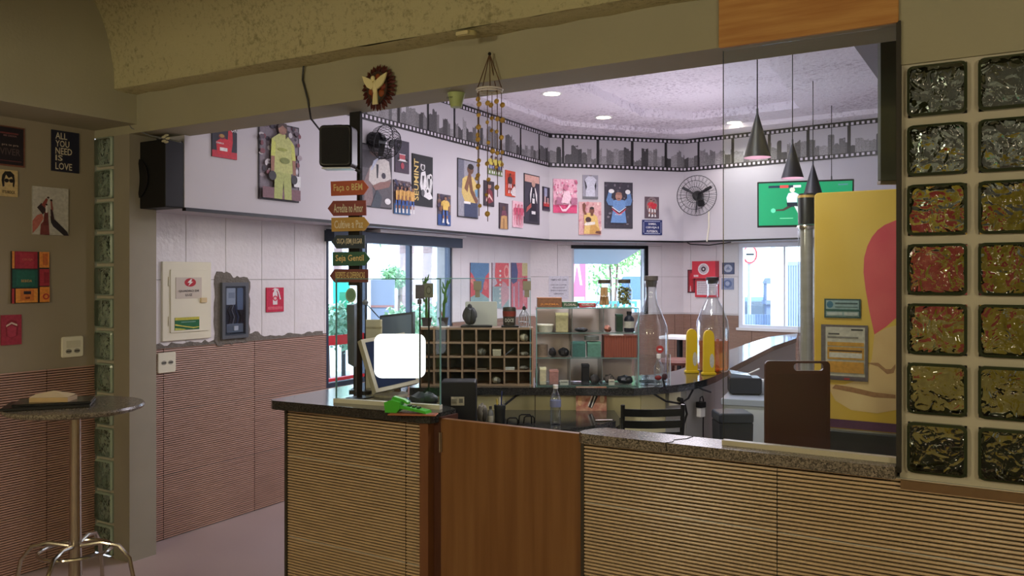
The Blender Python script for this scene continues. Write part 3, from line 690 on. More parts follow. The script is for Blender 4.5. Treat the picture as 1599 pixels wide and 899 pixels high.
t, w, h = wl_thing('meter_box', 'clear fronted electricity meter box set in rough grey cement', 'electricity meter', (342, 441, 383, 526))
R = random.Random(5); pts = []
for i in range(44):
    a = 2*PI*i/44; cx, cz = math.cos(a), math.sin(a); k = 1/max(abs(cx), abs(cz)); px, pz = cx*k*w*.66, cz*k*h*.60
    pts.append((px+R.uniform(-.007, .007)-0.006, pz+R.uniform(-.008, .008)+(0.03 if pz > 0 and px < 0 else 0)))
b = MB(); b.plate(pts, -0.006, 0.006); b.build('cement_patch', CEMENT, t)['label'] = 'rough grey cement edge'
b = MB(); e = .12
b.box(-w/2, -0.03, -h/2, -w/2+w*e, 0, h/2); b.box(w/2-w*e, -0.03, -h/2, w/2, 0, h/2); b.box(-w/2+w*e, -0.03, -h/2, w/2-w*e, 0, -h/2+w*e); b.box(-w/2+w*e, -0.03, h/2-w*e, w/2-w*e, 0, h/2)
b.build('housing', mat('meter_grey', (86, 90, 96), 0.4), t)
b = MB(); b.box(-w*.38, -0.008, -h*.44, w*.38, -0.004, h*.44); b.build('back_plate', mat('meter_dark', (40, 50, 62), 0.4), t)
b = MB(); b.rbox(-w*.30, -0.016, h*.10, w*.05, -0.008, h*.40, 0.006); m = b.build('meter_body', mat('meter_white', (190, 196, 204), 0.4), t)
b = MB(); b.box(-w*.22, -0.018, h*.22, 0, -0.016, h*.32); b.build('display', mat('lcd', (150, 160, 170), 0.3), m)
b = MB(); b.rbox(-w*.30, -0.018, -h*.40, w*.34, -0.008, -h*.24, 0.006); m = b.build('breaker_block', mat('breaker_grey', (120, 128, 138), 0.4), t)
b = MB(); b.box(-w*.04, -0.024, -h*.36, w*.12, -0.017, -h*.28); b.build('breaker_switch', WHITE, m)
for i, x in enumerate((-.2, -.05, .1, .22)):
    b = MB(); b.tube([(w*x, -0.012, -h*.24), (w*(x+.05), -0.014, -h*.12), (w*(x-.04), -0.012, 0), (w*(x*.5), -0.012, h*.1)], 0.004, 6); b.build('wire', [BLACK, P((150, 150, 160)), P((60, 80, 120)), BLACK][i], t, smooth=True)
b = MB(); b.rbox(w*.10, -0.018, h*.0, w*.34, -0.008, h*.40, 0.01); b.build('terminal_cover', mat('cover_blue', (112, 130, 156), 0.15), t)
b = MB(); b.box(-w*.40, -0.031, -h*.45, w*.40, -0.028, h*.45); b.build('clear_cover', glassmat('cover_glass', (0.85, 0.88, 0.92), 3.0, 0.08), t)
o = poster('extinguisher_sign', 'red square sign with a white fire extinguisher on the tiled wall', 'sign', *FW, (414, 449, 441, 486),
       [('r', 0, 0, 1, 1, (206, 34, 72)), ('r', .08, .10, .92, .22, (222, 96, 112)), ('p', [(.36, .30), (.36, .78), (.42, .84), (.56, .84), (.62, .78), (.62, .30)], (240, 232, 232)), ('e', .49, .56, .14, .11, (214, 60, 84)), ('e', .49, .56, .08, .06, (240, 200, 200)), ('r', .42, .84, .56, .92, (240, 232, 232)), ('p', [(.30, .90), (.46, .98), (.7, .94), (.66, .90), (.46, .93)], (240, 232, 232)), ('p', [(.58, .92), (.70, .86), (.82, .52), (.76, .50), (.64, .82), (.56, .87)], (240, 232, 232))], edge=(190, 40, 70), off=0.009)
# ragged cement between the white tiles and the ribbed tiles
b = MB(); top = []; n = 60; L0 = 0.0; L1 = 1.78
for i in range(n+1): top.append((L0+(L1-L0)*i/n, 1.262+R.uniform(-.010, .012)+(0.03 if 0.95 < i/n*L1 < 1.1 else 0)))
b.plate([(L0, 1.236), (L1, 1.236)]+top[::-1], -0.0105, 0.0)
b.build('cement_joint', CEMENT, wf)
# ------------------------------------------------------------------ things on and under the beam
def beamx(px, py, Y=YB): return onL(px, py, (-5, Y), (1, Y))
# speaker boxed in at the end of the overhead band
t = thing('wall_speaker', 'large black speaker box filling the end of the overhead band', 'speaker', (-4.50, 3.25, 2.31), 0)
b = MB(); b.rbox(-0.20, -0.14, -0.20, 0.218, -0.012, 0.20, 0.008); b.build('cabinet', mat('deep_black', (12, 12, 14), 0.6), t)
b = MB(); b.lathe([(0.12, 0), (0.125, 0.008), (0.10, 0.012), (0.04, 0.004), (0.0, 0.008)], (0, 0, 0), 24); b.build('driver', BLACKM, t, (-0.06, -0.14, -0.02), (PI/2, 0, 0), True)
b = MB(); b.rbox(-0.19, -0.150, 0.11, -0.08, -0.14, 0.18, 0.004); b.build('brand_badge', mat('dark_red_badge', (92, 40, 44), 0.4), t)
b = MB(); b.box(-0.03, -0.02, 0.20, 0.03, -0.0, 0.235); b.build('bracket', BLACKM, t)
# light wire tied near the pilaster
A = beamx(198, 188); B_ = beamx(206, 200); Cc = beamx(236, 212, 3.06); D = beamx(262, 217, 3.08)
b = MB(); b.tube([beamx(197, 148), beamx(199, 170), A, B_, Cc, D, beamx(283, 222, 3.09)], 0.004, 6)
tag(b.build('loose_wire', mat('wire_grey', (112, 116, 120), 0.5), smooth=True), 'thin grey wire looping from the ceiling corner to the black speaker box', 'cable')
b = MB()
for k in range(5):
    a = k*1.25; b.ball((D.x+0.02*math.cos(a), D.y-0.012, D.z+0.02*math.sin(a)), (0.022, 0.006, 0.008), 8, 5)
tag(b.build('wire_ties', mat('tie_cream', (190, 186, 160), 0.6), smooth=True), 'bunch of pale cable ties on the grey wire', 'cable tie')
b = MB(); b.tube([beamx(475, 95, 3.02), beamx(473, 125, 3.03), beamx(481, 155, 3.025), beamx(486, 185, 3.06), beamx(500, 203, 3.14), beamx(512, 208, 3.2)], 0.005, 6)
tag(b.build('speaker_cable', BLACK, smooth=True), 'black cable hanging down the beam to the small speaker', 'cable')
# post with small speaker and arrow signs
SP = ray(562); ps = 3.28/SP[1]; PX_, PY_ = SP[0]*3.24/SP[1], 3.24
t = thing('black_post', 'slim black steel post rising from the counter to the beam behind the arrow signs', 'post', (PX_, PY_, 1.075))
b = MB(); b.box(-0.010, -0.010, 0, 0.010, 0.010, 1.47); b.build('pole', BLACKM, t)
b = MB(); b.box(-0.05, -0.05, -0.003, 0.05, 0.05, 0.008); b.build('foot_plate', BLACKM, t)
b = MB(); b.box(-0.05, -0.02, 1.18, 0.02, -0.008, 1.47); b.box(-0.06, -0.018, 0.58, 0.016, -0.012, 1.0); b.build('back_strip', mat('dark_strip', (36, 36, 40), 0.5), t)
sp = W(530, 231, 4.12)
t = thing('small_speaker', 'small rounded black speaker hung below the beam above the arrow signs', 'speaker', (sp.x, sp.y, sp.z), math.radians(26))
b = MB(); b.rbox(-0.082, -0.065, -0.100, 0.082, 0.045, 0.104, 0.022, 4); b.build('cabinet', BLACK, t, smooth=True)
b = MB(); b.rbox(-0.07, -0.069, -0.088, 0.07, -0.063, 0.092, 0.016, 4); b.build('grille', mat('grille', (34, 36, 42), 0.7, bump=0.5, bscale=400), t)
b = MB(); b.rbox(-0.074, -0.05, -0.108, 0.074, 0.03, -0.101, 0.003, 2); b.build('light_base', mat('pale_base', (200, 205, 215), 0.3), t)
b = MB(); b.tube([(-0.02, 0.05, 0.06), (-0.02, 0.07, 0.0), (0.05, 0.085, -0.09), (0.08, 0.10, -0.11)], 0.008, 8); b.build('mounting_arm', BLACKM, t, smooth=True)
b = MB(); b.box(-0.02, -0.02, 0.102, 0.02, 0.02, 0.112); b.build('top_lug', BLACKM, t)
signs = [('Faça o BEM', (517, 281, 577, 306), 1, (178, 84, 54), 'orange red arrow sign reading Faça o BEM, topmost'),
         ('Acredite no Amor', (512, 312, 573, 338), -1, (132, 60, 54), 'brick red arrow sign reading Acredite no Amor'),
         ('Cultive a Paz', (518, 338, 578, 362), 1, (186, 146, 72), 'ochre yellow arrow sign reading Cultive a Paz'),
         ('OUÇA (SEM) JULGAR', (518, 366, 571, 389), -1, (42, 56, 66), 'dark blue arrow sign reading OUÇA SEM JULGAR'),
         ('Seja Gentil', (520, 392, 579, 416), 1, (44, 92, 68), 'green arrow sign reading Seja Gentil'),
         ('RESPEITE AS DIFERENÇAS', (515, 419, 576, 442), -1, (112, 54, 52), 'maroon arrow sign reading RESPEITE AS DIFERENÇAS, lowest')]
tl = [.03, .01, .02, 0, .01, 0]
for i, (s, r, dr, col, lab) in enumerate(signs):
    d = 4.22; c = W((r[0]+r[2])/2, (r[1]+r[3])/2, d); w_ = (r[2]-r[0])/FPX*d; h_ = (r[3]-r[1])/FPX*d*.9
    t = thing('arrow_sign', lab, 'sign', (c.x, c.y, c.z), (0, -tl[i], math.radians(27)), 'arrow signs on the black post')
    e = h_*.38
    p = [(-w_/2, -h_/2), (w_/2-e, -h_/2), (w_/2, 0), (w_/2-e, h_/2), (-w_/2, h_/2)]
    if dr < 0: p = [(-a, b_) for a, b_ in p][::-1]
    b = MB(); b.plate(p, -0.006, 0.006); b.build('board', mat('sign_wood_%d' % i, col, 0.6, var=0.2, vscale=12, stretch=(1, 1, 8)), t)
    text(s, w_*.76, h_*(.58 if i != 3 else .50), t, (-dr*e*.3, -0.0075, 0), P((226, 200, 132) if i in (0, 4, 5) else (222, 210, 180)), tilt=0.0)
    b = MB(); b.box(0.01, 0.006, -h_*.3, 0.06, 0.048, h_*.3); b.build('fixing_block', BLACKM, t)
# dove wreath
c = beamx(591, 137, 3.02)
t = thing('dove_wreath', 'dark red petal wreath with a cream dove on the beam', 'wall ornament', (c.x, c.y+0.012, c.z))
b = MB()
for k in range(30):
    a = 2*PI*k/30; R0, R1 = 0.055, 0.112; da = 0.10
    f = lambda r_, q: (r_*.95*math.cos(q), r_*math.sin(q))
    y = -0.006-(k % 2)*0.005
    p0_, p1_, p2_, p3_ = f(R0, a), f(R1*.86, a-da), f(R1, a), f(R1*.86, a+da)
    b.add([(p0_[0], y-0.01, p0_[1]), (p1_[0], y, p1_[1]), (p2_[0], y+0.004, p2_[1]), (p3_[0], y, p3_[1]), (p0_[0], y+0.008, p0_[1]), ((p0_[0]+p2_[0])/2, y-0.012, (p0_[1]+p2_[1])/2)],
          [(0, 1, 5), (1, 2, 5), (2, 3, 5), (3, 0, 5), (0, 4, 1), (1, 4, 2), (2, 4, 3), (3, 4, 0)])
b.build('petals', mat('petal_red', (86, 32, 26), 0.6, var=0.4, vscale=30), t)
b = MB(); b.plate(ell(0, 0, 0.062, 0.076, 28), -0.022, -0.004); b.build('disc', mat('wreath_disc', (66, 46, 34), 0.6, var=0.3, vscale=40), t)
for k in range(9):
    a = 2*PI*k/9; b = MB(); b.ball((0.036*math.cos(a), -0.022, 0.046*math.sin(a)), (0.017, 0.008, 0.019), 8, 5); b.build('flower', P([(128, 50, 30), (44, 62, 54), (150, 76, 36)][k % 3]), t, smooth=True)
dv = mat('dove_cream', (232, 222, 170), 0.5, var=0.05)
b = MB()
b.ball((0, -0.035, 0.0), (0.015, 0.010, 0.034), 10, 8); b.ball((-0.010, -0.038, 0.040), (0.012, 0.010, 0.013), 10, 6)
b.plate([(-0.014, -0.082), (0.016, -0.082), (0.012, -0.02), (-0.008, -0.02)], -0.038, -0.030)
bd = b.build('dove_body', dv, t, smooth=False)
for s in (-1, 1):
    p = [(s*0.006, 0.0), (s*0.02, -0.012), (s*0.045, 0.002), (s*0.062, 0.026), (s*0.074, 0.058), (s*0.04, 0.046), (s*0.012, 0.030)]
    if s < 0: p = p[::-1]
    b = MB(); b.plate(p, -0.042, -0.034); b.build('wing', dv, t)
# shell wind chime
c = beamx(765, 84, 3.01)
t = thing('wind_chime', 'hanging chime of golden shells on strings below a white ring', 'wind chime', (c.x, c.y, c.z))
b = MB(); b.ball((0, 0, 0), 0.008, 8, 5); b.build('hook', BLACKM, t)
rz = -0.155
b = MB(); b.tube([(0.056*math.cos(a*PI/12), 0.056*math.sin(a*PI/12), rz) for a in range(24)], 0.004, 6, True); b.tube([(0.053*math.cos(a*PI/12), 0.053*math.sin(a*PI/12), rz-0.009) for a in range(24)], 0.003, 6, True); b.build('ring', mat('ring_white', (226, 222, 216), 0.35), t, smooth=True)
cord = mat('brown_cord', (92, 66, 44), 0.8)
b = MB()
for k in range(5): a = 2*PI*k/5+.3; b.tube([(0, 0, 0), (0.056*math.cos(a), 0.056*math.sin(a), rz)], 0.0022, 5)
b.build('suspension_cords', cord, t)
R = random.Random(21)
for k, (x, y, zl) in enumerate(((-0.048, -0.02, -0.62), (-0.026, -0.045, -0.70), (0.020, -0.048, -0.725), (0.050, -0.018, -0.62), (0.038, 0.035, -0.50), (-0.02, 0.05, -0.46))):
    b = MB(); b.tube([(x, y, rz), (x+0.002, y, zl)], 0.0018, 5); sg = b.build('string', cord, t)
    z = rz-0.03-R.random()*0.05
    while z > zl-0.005:
        r_ = R.uniform(0.009, 0.014); b = MB(); b.ball((x+R.uniform(-.006, .006), y, z), (r_, 0.006, r_*.9), 8, 5); b.build('shell', GOLD, sg, smooth=True); z -= R.uniform(0.045, 0.095)
# pale green cup under the beam
c = beamx(713, 148, 3.15)
t = thing('green_cup', 'pale green conical cup fixed under the beam beside the chime', 'cup', (c.x, c.y, BEAM-0.001))
b = MB(); b.lathe([(0.026, -0.066), (0.039, -0.006), (0.041, -0.006), (0.041, -0.001), (0.0, -0.001)], k=20); b.build('cup', mat('pale_green', (176, 192, 132), 0.5, var=0.08), t, smooth=True)
text('sorriso', 0.035, 0.010, t, (-0.012, -0.036, -0.024), P((90, 96, 70)))
# little lamp fixture on the plaster lip
c = W(729, 56, 3.52)
t = thing('vault_fixture', 'small oval cream fitting on the lip of the plaster vault', 'light fitting', (c.x, c.y, c.z))
b = MB(); b.lathe([(0.046, -0.006), (0.050, 0.006), (0.044, 0.016), (0.0, 0.018)], k=20, sx=1, sy=.6); b.build('body', mat('old_cream', (176, 166, 118), 0.6), t, smooth=True)
b = MB(); b.rbox(-0.03, -0.038, -0.004, 0.03, -0.026, 0.012, 0.004, 2); b.build('lens', mat('lens_cream', (206, 196, 150), 0.4), t)
# ------------------------------------------------------------------ bistro table at the left
tc_ = W(118, 632, 3.9)
t = thing('bistro_table', 'high round granite bistro table on a chrome post by the near wall', 'table', (tc_.x, tc_.y, 0.0))
b = MB(); b.lathe([(0.0, 1.072), (0.275, 1.072), (0.295, 1.080), (0.30, 1.090), (0.294, 1.100), (0.0, 1.102)], k=48); b.build('table_top', GRANITE_T, t, smooth=True)
b = MB(); b.lathe([(0.10, 1.055), (0.115, 1.066), (0.115, 1.072), (0.0, 1.072)], k=24); b.build('mounting_plate', BLACKM, t, smooth=True)
b = MB(); b.lathe([(0.030, 0.30), (0.027, 0.5), (0.025, 1.06)], k=20); b.build('post', CHROME, t, smooth=True)
b = MB(); b.tube([(0.155*math.cos(a*PI/16), 0.155*math.sin(a*PI/16), 0.42) for a in range(32)], 0.009, 8, True); b.build('foot_ring', CHROME, t, smooth=True)
for k in range(4):
    a = PI/4+k*PI/2-0.2; ca, sa = math.cos(a), math.sin(a)
    b = MB(); b.tube([(0.02*ca, 0.02*sa, 0.44), (0.12*ca, 0.12*sa, 0.455), (0.20*ca, 0.20*sa, 0.44), (0.25*ca, 0.25*sa, 0.38), (0.275*ca, 0.275*sa, 0.25), (0.29*ca, 0.29*sa, 0.012)], 0.010, 8); b.build('leg', CHROME, t, smooth=True)
tr = W(86, 622, 3.86)
t = thing('menu_folder', 'closed black menu folder lying on the bistro table', 'menu', (tr.x-0.02, tr.y+0.0, 1.102), math.radians(52))
b = MB(); b.rbox(-0.19, -0.12, 0.000, 0.17, 0.12, 0.012, 0.004, 2); b.build('cover', BLACK, t); b = MB(); b.rbox(-0.15, -0.09, 0.012, 0.17, 0.10, 0.024, 0.004, 2); b.build('upper_cover', mat('black_gloss', (26, 26, 30), 0.2), t)
t = thing('napkin_stack', 'stack of tan paper napkins on the black menu folder', 'napkins', (tr.x-0.01, tr.y+0.0, 1.126), math.radians(36))
b = MB(); b.box(-0.085, -0.05, 0.0, 0.085, 0.05, 0.020); b.build('napkin_block', mat('napkin_tan', (196, 168, 128), 0.8, var=0.1), t)
b = MB(); b.add([(-0.085, -0.05, 0.0205), (0.085, -0.05, 0.0205), (0.08, 0.05, 0.024), (-0.02, 0.05, 0.040), (-0.08, 0.0, 0.030)], [(0, 1, 2, 3, 4)]); b.build('top_napkin', mat('napkin_light', (222, 204, 170), 0.8), t)
# ------------------------------------------------------------------ film strip frieze
PT = [BHA, BHB, BHC, BHD]
fs = thing('film_strip', 'long black film strip frieze of old town photographs under the bar ceiling', 'frieze', (0, 0, 0))
INKB = mat('film_black', (30, 28, 30), 0.35, var=0.1); HOLE = mat('film_hole_white', (206, 200, 210), 0.5)
fr = band_strip('film_band', 2.918, 3.292, 0.002, 0.008, INKB); fr.parent = fs
def walk(step, s0=0.0):
    """points every step metres along the face of the overhead band: (x, y, angle, room left on this face)"""
    out = []; s = s0; acc = 0
    for p, q in zip(PT[:-1], PT[1:]):
        l = math.hypot(q[0]-p[0], q[1]-p[1]); a = math.atan2(q[1]-p[1], q[0]-p[0])
        while s < acc+l: k = (s-acc)/l; out.append((p[0]+(q[0]-p[0])*k, p[1]+(q[1]-p[1])*k, a, acc+l-s)); s += step
        acc += l
    return out
b = MB(); b.keepn = True
for x, y, a, left in walk(0.052, 0.02):
    if left < 0.03 or x > -0.2: continue
    ca, sa = math.cos(a), math.sin(a); o = 0.0095
    for z in (2.933, 3.250):
        v = [(x+ca*t+sa*o, y+sa*t-ca*o, zz) for t, zz in ((0, z), (0.026, z), (0.026, z+0.026), (0, z+0.026))]; b.add(v, [(0, 1, 2, 3)])
o = b.build('sprocket_holes', HOLE, fs); o['kind'] = 'stuff'
pm = {}
for x, y, a, left in walk(0.418, 0.03):
    if x > -0.2: continue
    w_ = min(0.384, left-0.004)
    if w_ < 0.03: continue
    ca, sa = math.cos(a), math.sin(a)
    b = MB(); b.box(-w_/2, -0.002, -0.137, w_/2, 0.0, 0.137)
    key = round(w_, 3)
    if key not in pm: pm[key] = b.mesh('photograph', PHOTO)
    o = bpy.data.objects.new('photograph', pm[key]); C.objects.link(o); o.parent = fs
    o.location = (x+ca*w_/2+sa*0.0085, y+sa*w_/2-ca*0.0085, 3.105); o.rotation_euler = (0, 0, a)
# photo pieces that bend round the two corners
for i in (1, 2):
    p, q = PT[i], PT[i+1]; a = math.atan2(q[1]-p[1], q[0]-p[0]); s = 0
    acc = sum(math.hypot(PT[k+1][0]-PT[k][0], PT[k+1][1]-PT[k][1]) for k in range(i)); nxt = 0.03+math.ceil((acc-0.03)/0.418)*0.418-acc-0.026
    if nxt > 0.04:
        b = MB(); b.box(0.003, -0.002, -0.137, nxt, 0.0, 0.137); o = b.build('photograph', PHOTO, fs, (p[0]+math.sin(a)*0.0085, p[1]-math.cos(a)*0.0085, 3.105), a)
# ------------------------------------------------------------------ posters on the overhead band, left side
BL = (BHA, BHB); BD = (BHB, BHC); BB = (BHC, BHD)
G1 = 'football and racing posters on the overhead band'
def pl(label, r, shapes, texts=(), edge=(44, 42, 46), p=BL, cat='poster', name='poster'): return poster(name, label, cat, *p, r, shapes, texts, edge, G1, 0.001)
bgd = (56, 52, 62); Wh = (228, 226, 228); Ye = (222, 196, 92)
pl('red racing poster with a driver raising one arm, cut off by the beam', (330, 190, 369, 250),
   [('r', 0, 0, 1, 1, (36, 34, 48)), ('r', 0, 0, 1, .2, (190, 40, 58)), ('p', [(.2, .1), (.15, .45), (.4, .6), (.62, .55), (.65, .95), (.8, .98), (.82, .5), (.75, .1)], (202, 34, 50)), ('e', .38, .62, .13, .08, (120, 40, 50)), ('e', .38, .64, .1, .05, (170, 130, 60)), ('r', .3, .2, .6, .3, Wh), ('e', .6, .92, .17, .09, (28, 28, 34))], [('F', .12, .88, .14, .2, Wh), ('OR', .86, .88, .26, .16, Wh), ('FORMULA', .3, .42, .3, .05, Wh)])
pl('tall poster of a goalkeeper in a lime kit with black gloves', (403, 186, 466, 317),
   [('r', .03, .02, .97, .98, (122, 112, 122))]+crowd(60, [(86, 70, 82), (160, 148, 156), (120, 66, 76), (60, 54, 66), (196, 190, 196)], 3, r=.03, asp=1.8, y0=.3)+[('r', .03, .02, .97, .16, (120, 84, 92)), ('r', .8, .2, .97, .34, (220, 220, 222))]
   + [('p', [(.30, .02), (.32, .42), (.50, .46), (.72, .42), (.74, .02), (.56, .02), (.53, .26), (.50, .02)], (168, 176, 100)), ('p', [(.24, .78), (.42, .86), (.60, .86), (.78, .76), (.76, .36), (.30, .36)], (182, 186, 112)), ('p', [(.24, .78), (.34, .74), (.32, .56), (.22, .56)], (196, 202, 98)), ('p', [(.72, .76), (.80, .74), (.84, .54), (.74, .54)], (188, 194, 92)),
      ('p', [(.22, .56), (.31, .56), (.30, .36), (.22, .36)], (150, 104, 84)), ('p', [(.75, .54), (.83, .54), (.84, .34), (.77, .34)], (150, 104, 84)), ('e', .26, .31, .09, .06, (40, 38, 44)), ('e', .80, .29, .08, .06, (40, 38, 44)), ('e', .50, .92, .11, .07, (150, 108, 90)), ('p', [(.38, .93), (.42, 1), (.60, 1), (.64, .84), (.58, .80), (.60, .93), (.5, .97), (.41, .93)], (70, 52, 44)), ('e', .56, .52, .12, .04, (120, 130, 60)), ('e', .50, .66, .12, .02, (150, 158, 70))], edge=(50, 44, 50))
pl('large faded poster of a seated player in a white shirt behind the fan cage', (562, 222, 611, 327),
   [('r', .02, .02, .98, .98, (92, 88, 94)), ('r', .0, .62, 1, .9, (70, 66, 72)), ('p', [(.1, .02), (.12, .42), (.3, .66), (.5, .72), (.9, .78), (.98, .45), (.75, .4), (.55, .34), (.35, .42), (.4, .02)], (132, 112, 112)), ('p', [(.25, .42), (.28, .62), (.45, .74), (.7, .82), (.9, .78), (.97, .5), (.7, .42), (.45, .32)], (198, 192, 188)), ('p', [(.48, .70), (.56, .70), (.54, .48), (.50, .48)], (44, 44, 52)),
    ('p', [(.3, .58), (.4, .75), (.62, .84), (.56, .80), (.36, .6)], (180, 186, 206)), ('e', .72, .53, .07, .05, (60, 56, 66)), ('e', .42, .9, .16, .08, (88, 66, 62)), ('p', [(.24, .88), (.3, .98), (.56, .98), (.6, .9)], (48, 44, 46)), ('p', [(.3, .0), (.5, .3), (.66, .18), (.6, .0)], (66, 74, 84)), ('p', [(.35, .34), (.6, .42), (.96, .46), (.9, .36), (.6, .3), (.45, .28)], (140, 104, 98)), ('e', .85, .12, .1, .05, Wh)])
pl('small dark poster of a racing car with red glow', (616, 217, 638, 272),
   [('r', 0, 0, 1, 1, (64, 60, 74)), ('r', .0, .0, 1, .3, (74, 60, 76)), ('r', .2, .36, .85, .42, Wh), ('r', .15, .33, .9, .36, (70, 50, 60)), ('e', .5, .5, .2, .08, (150, 60, 72)), ('r', .3, .42, .7, .56, (180, 84, 92)), ('r', .28, .56, .72, .58, Wh), ('e', .22, .42, .08, .05, (30, 28, 34)), ('e', .80, .42, .08, .05, (30, 28, 34)), ('e', .5, .22, .12, .1, (170, 70, 84))])
sh = [('r', 0, 0, 1, 1, (110, 96, 104)), ('r', 0, 0, 1, .3, (70, 116, 168))]+crowd(40, [(90, 70, 76), (150, 130, 130), (60, 60, 90)], 8, r=.04, asp=1.8, y0=.7)
for i in range(5): sh += fig(.12+.19*i, .03, .78+.03*(i % 2), (214, 166, 92), (60, 98, 170), (150, 104, 84), 1.15)
pl('small poster of a team in yellow shirts and blue shorts', (614, 280, 640, 336), sh, edge=(90, 84, 90))
pl('black poster of three shouting players beside the gold vertical word SEUMINT', (643, 239, 675, 324),
   [('r', .01, .01, .99, .99, (32, 34, 38)), ('p', [(.36, .42), (.42, .66), (.62, .70), (.72, .46), (.60, .3), (.44, .28)], Wh), ('e', .50, .78, .11, .085, Wh), ('e', .50, .76, .07, .05, (60, 60, 62)), ('r', .42, .82, .60, .88, (44, 44, 48)), ('p', [(.66, .40), (.7, .62), (.86, .66), (.98, .5), (.9, .28)], (206, 206, 206)), ('e', .88, .60, .08, .06, Wh), ('e', .88, .59, .05, .035, (50, 50, 54)),
    ('p', [(.5, .2), (.6, .32), (.8, .34), (.98, .18), (.8, .14)], Wh), ('e', .72, .33, .09, .06, Wh), ('e', .72, .31, .05, .035, (60, 60, 64)), ('p', [(.46, .6), (.5, .4), (.56, .6)], (70, 70, 74)), ('p', [(.74, .56), (.80, .36), (.84, .56)], (64, 64, 70)), ('e', .48, .26, .09, .07, (90, 90, 94))],
   [('SEUMINT', .16, .50, .80, .22, (226, 196, 120), 1)], edge=(30, 30, 34))
pl('small poster of a player in a yellow shirt kicking a ball', (683, 302, 703, 353), [('r', 0, 0, 1, 1, (84, 78, 92)), ('r', 0, 0, 1, .35, (50, 80, 140))]+crowd(20, [(120, 90, 80), (70, 60, 80)], 4, r=.06, asp=1.6, y0=.5)+fig(.5, .08, .86, (222, 186, 96), (70, 104, 176), (150, 108, 86), 1.9)+[('e', .7, .08, .09, .035, Wh)])
pl('tall poster of a player in a yellow shirt with hands joined at his face', (714, 246, 746, 342),
   [('r', .02, .02, .98, .98, (150, 150, 162)), ('r', .02, .5, .3, .98, (110, 112, 128)), ('p', [(.18, .42), (.22, .66), (.4, .72), (.72, .72), (.94, .60), (.90, .24), (.62, .22), (.35, .26)], (206, 180, 112)), ('e', .60, .84, .16, .08, (104, 74, 58)), ('e', .62, .89, .15, .05, (40, 34, 34)), ('p', [(.5, .78), (.62, .78), (.72, .5), (.98, .32), (.9, .24), (.6, .44), (.5, .62)], (116, 80, 62)), ('p', [(.3, .5), (.46, .44), (.56, .7), (.5, .76)], (126, 88, 68)), ('r', .3, .02, .95, .27, (60, 68, 96)), ('r', .28, .24, .6, .28, Wh), ('p', [(.8, .5), (.98, .52), (.98, .40), (.86, .38)], (110, 150, 180))])
sh = [('r', 0, 0, 1, 1, (190, 184, 190)), ('r', 0, 0, 1, .3, (120, 140, 90))]
for i in range(3): sh += fig(.2+.28*i, .05, .85, (206, 190, 90), (60, 80, 150), (110, 76, 60), 1.1)
pl('small poster of players in yellow behind the hanging shells', (761, 239, 784, 276), sh, edge=(150, 146, 150))
pl('small dark poster of a bearded figure in red, behind the chime', (755, 281, 771, 323), [('r', 0, 0, 1, 1, (56, 46, 56)), ('e', .5, .8, .2, .1, (176, 130, 116)), ('p', [(.15, .2), (.25, .62), (.5, .7), (.8, .6), (.9, .2), (.5, .1)], (126, 48, 60)), ('p', [(.2, .25), (.5, .5), (.8, .3), (.85, .2), (.5, .38), (.2, .15)], (216, 190, 180)), ('e', .5, .9, .2, .06, (50, 36, 34))])
pl('small orange poster of a player in black and white', (789, 265, 804, 308), [('r', 0, 0, 1, 1, (206, 78, 50)), ('r', .12, .1, .9, .88, (176, 60, 44))]+fig(.42, .12, .76, (70, 50, 56), Wh, (100, 66, 56), 1.5)+[('p', [(.55, .05), (.6, .3), (.85, .42), (.98, .3), (.98, .03)], (214, 204, 206)), ('e', .84, .46, .1, .05, (80, 56, 56))], edge=(196, 70, 48))
pl('small brown poster of a seated player in ochre', (779, 316, 793, 358), [('r', 0, 0, 1, 1, (70, 54, 66)), ('p', [(.1, .0), (.2, .5), (.5, .6), (.85, .5), (.9, .0)], (190, 148, 96)), ('p', [(.2, .48), (.3, .7), (.7, .72), (.9, .5), (.5, .52)], (116, 66, 84)), ('e', .5, .8, .18, .09, (96, 66, 58)), ('r', .4, .0, .55, .4, (150, 112, 76))])
sh = [('r', 0, 0, 1, 1, (226, 180, 194))]
for i in range(3): sh += fig(.26+.25*i, .1, .78, (196, 84, 112), (206, 100, 124), (214, 130, 146), 1.3, socks=(220, 150, 166), hair=(190, 74, 100))
pl('small pink tinted poster of three players', (800, 313, 816, 356), sh, edge=(220, 176, 190))
pl('tall poster of a bald player in a black and white kit', (818, 270, 842, 351), [('r', .03, .02, .97, .98, (60, 58, 72)), ('r', .03, .84, .97, .98, (206, 160, 150)), ('p', [(.3, .05), (.34, .3), (.26, .55), (.40, .74), (.66, .76), (.84, .58), (.80, .3), (.86, .05)], (36, 36, 50)), ('p', [(.36, .6), (.44, .74), (.5, .74), (.42, .5), (.38, .4)], Wh), ('p', [(.82, .6), (.70, .74), (.66, .74), (.76, .5), (.82, .42)], Wh), ('e', .58, .82, .12, .07, (190, 150, 136)), ('r', .5, .42, .66, .52, Wh), ('r', .56, .54, .62, .62, (200, 200, 206)), ('p', [(.1, .22), (.14, .32), (.42, .42), (.44, .34)], (172, 88, 84)), ('r', .45, .2, .7, .26, Wh)])
pl('small dark poster of red boots at the corner of the band', (847, 291, 858, 330), [('r', 0, 0, 1, 1, (50, 46, 62)), ('r', .2, .6, .6, .95, (150, 156, 186)), ('r', .1, .18, .9, .36, (184, 60, 60)), ('r', .2, .3, .4, .6, (200, 170, 170)), ('r', .6, .3, .8, .55, (190, 150, 150)), ('r', 0, 0, 1, .08, (70, 66, 80))])
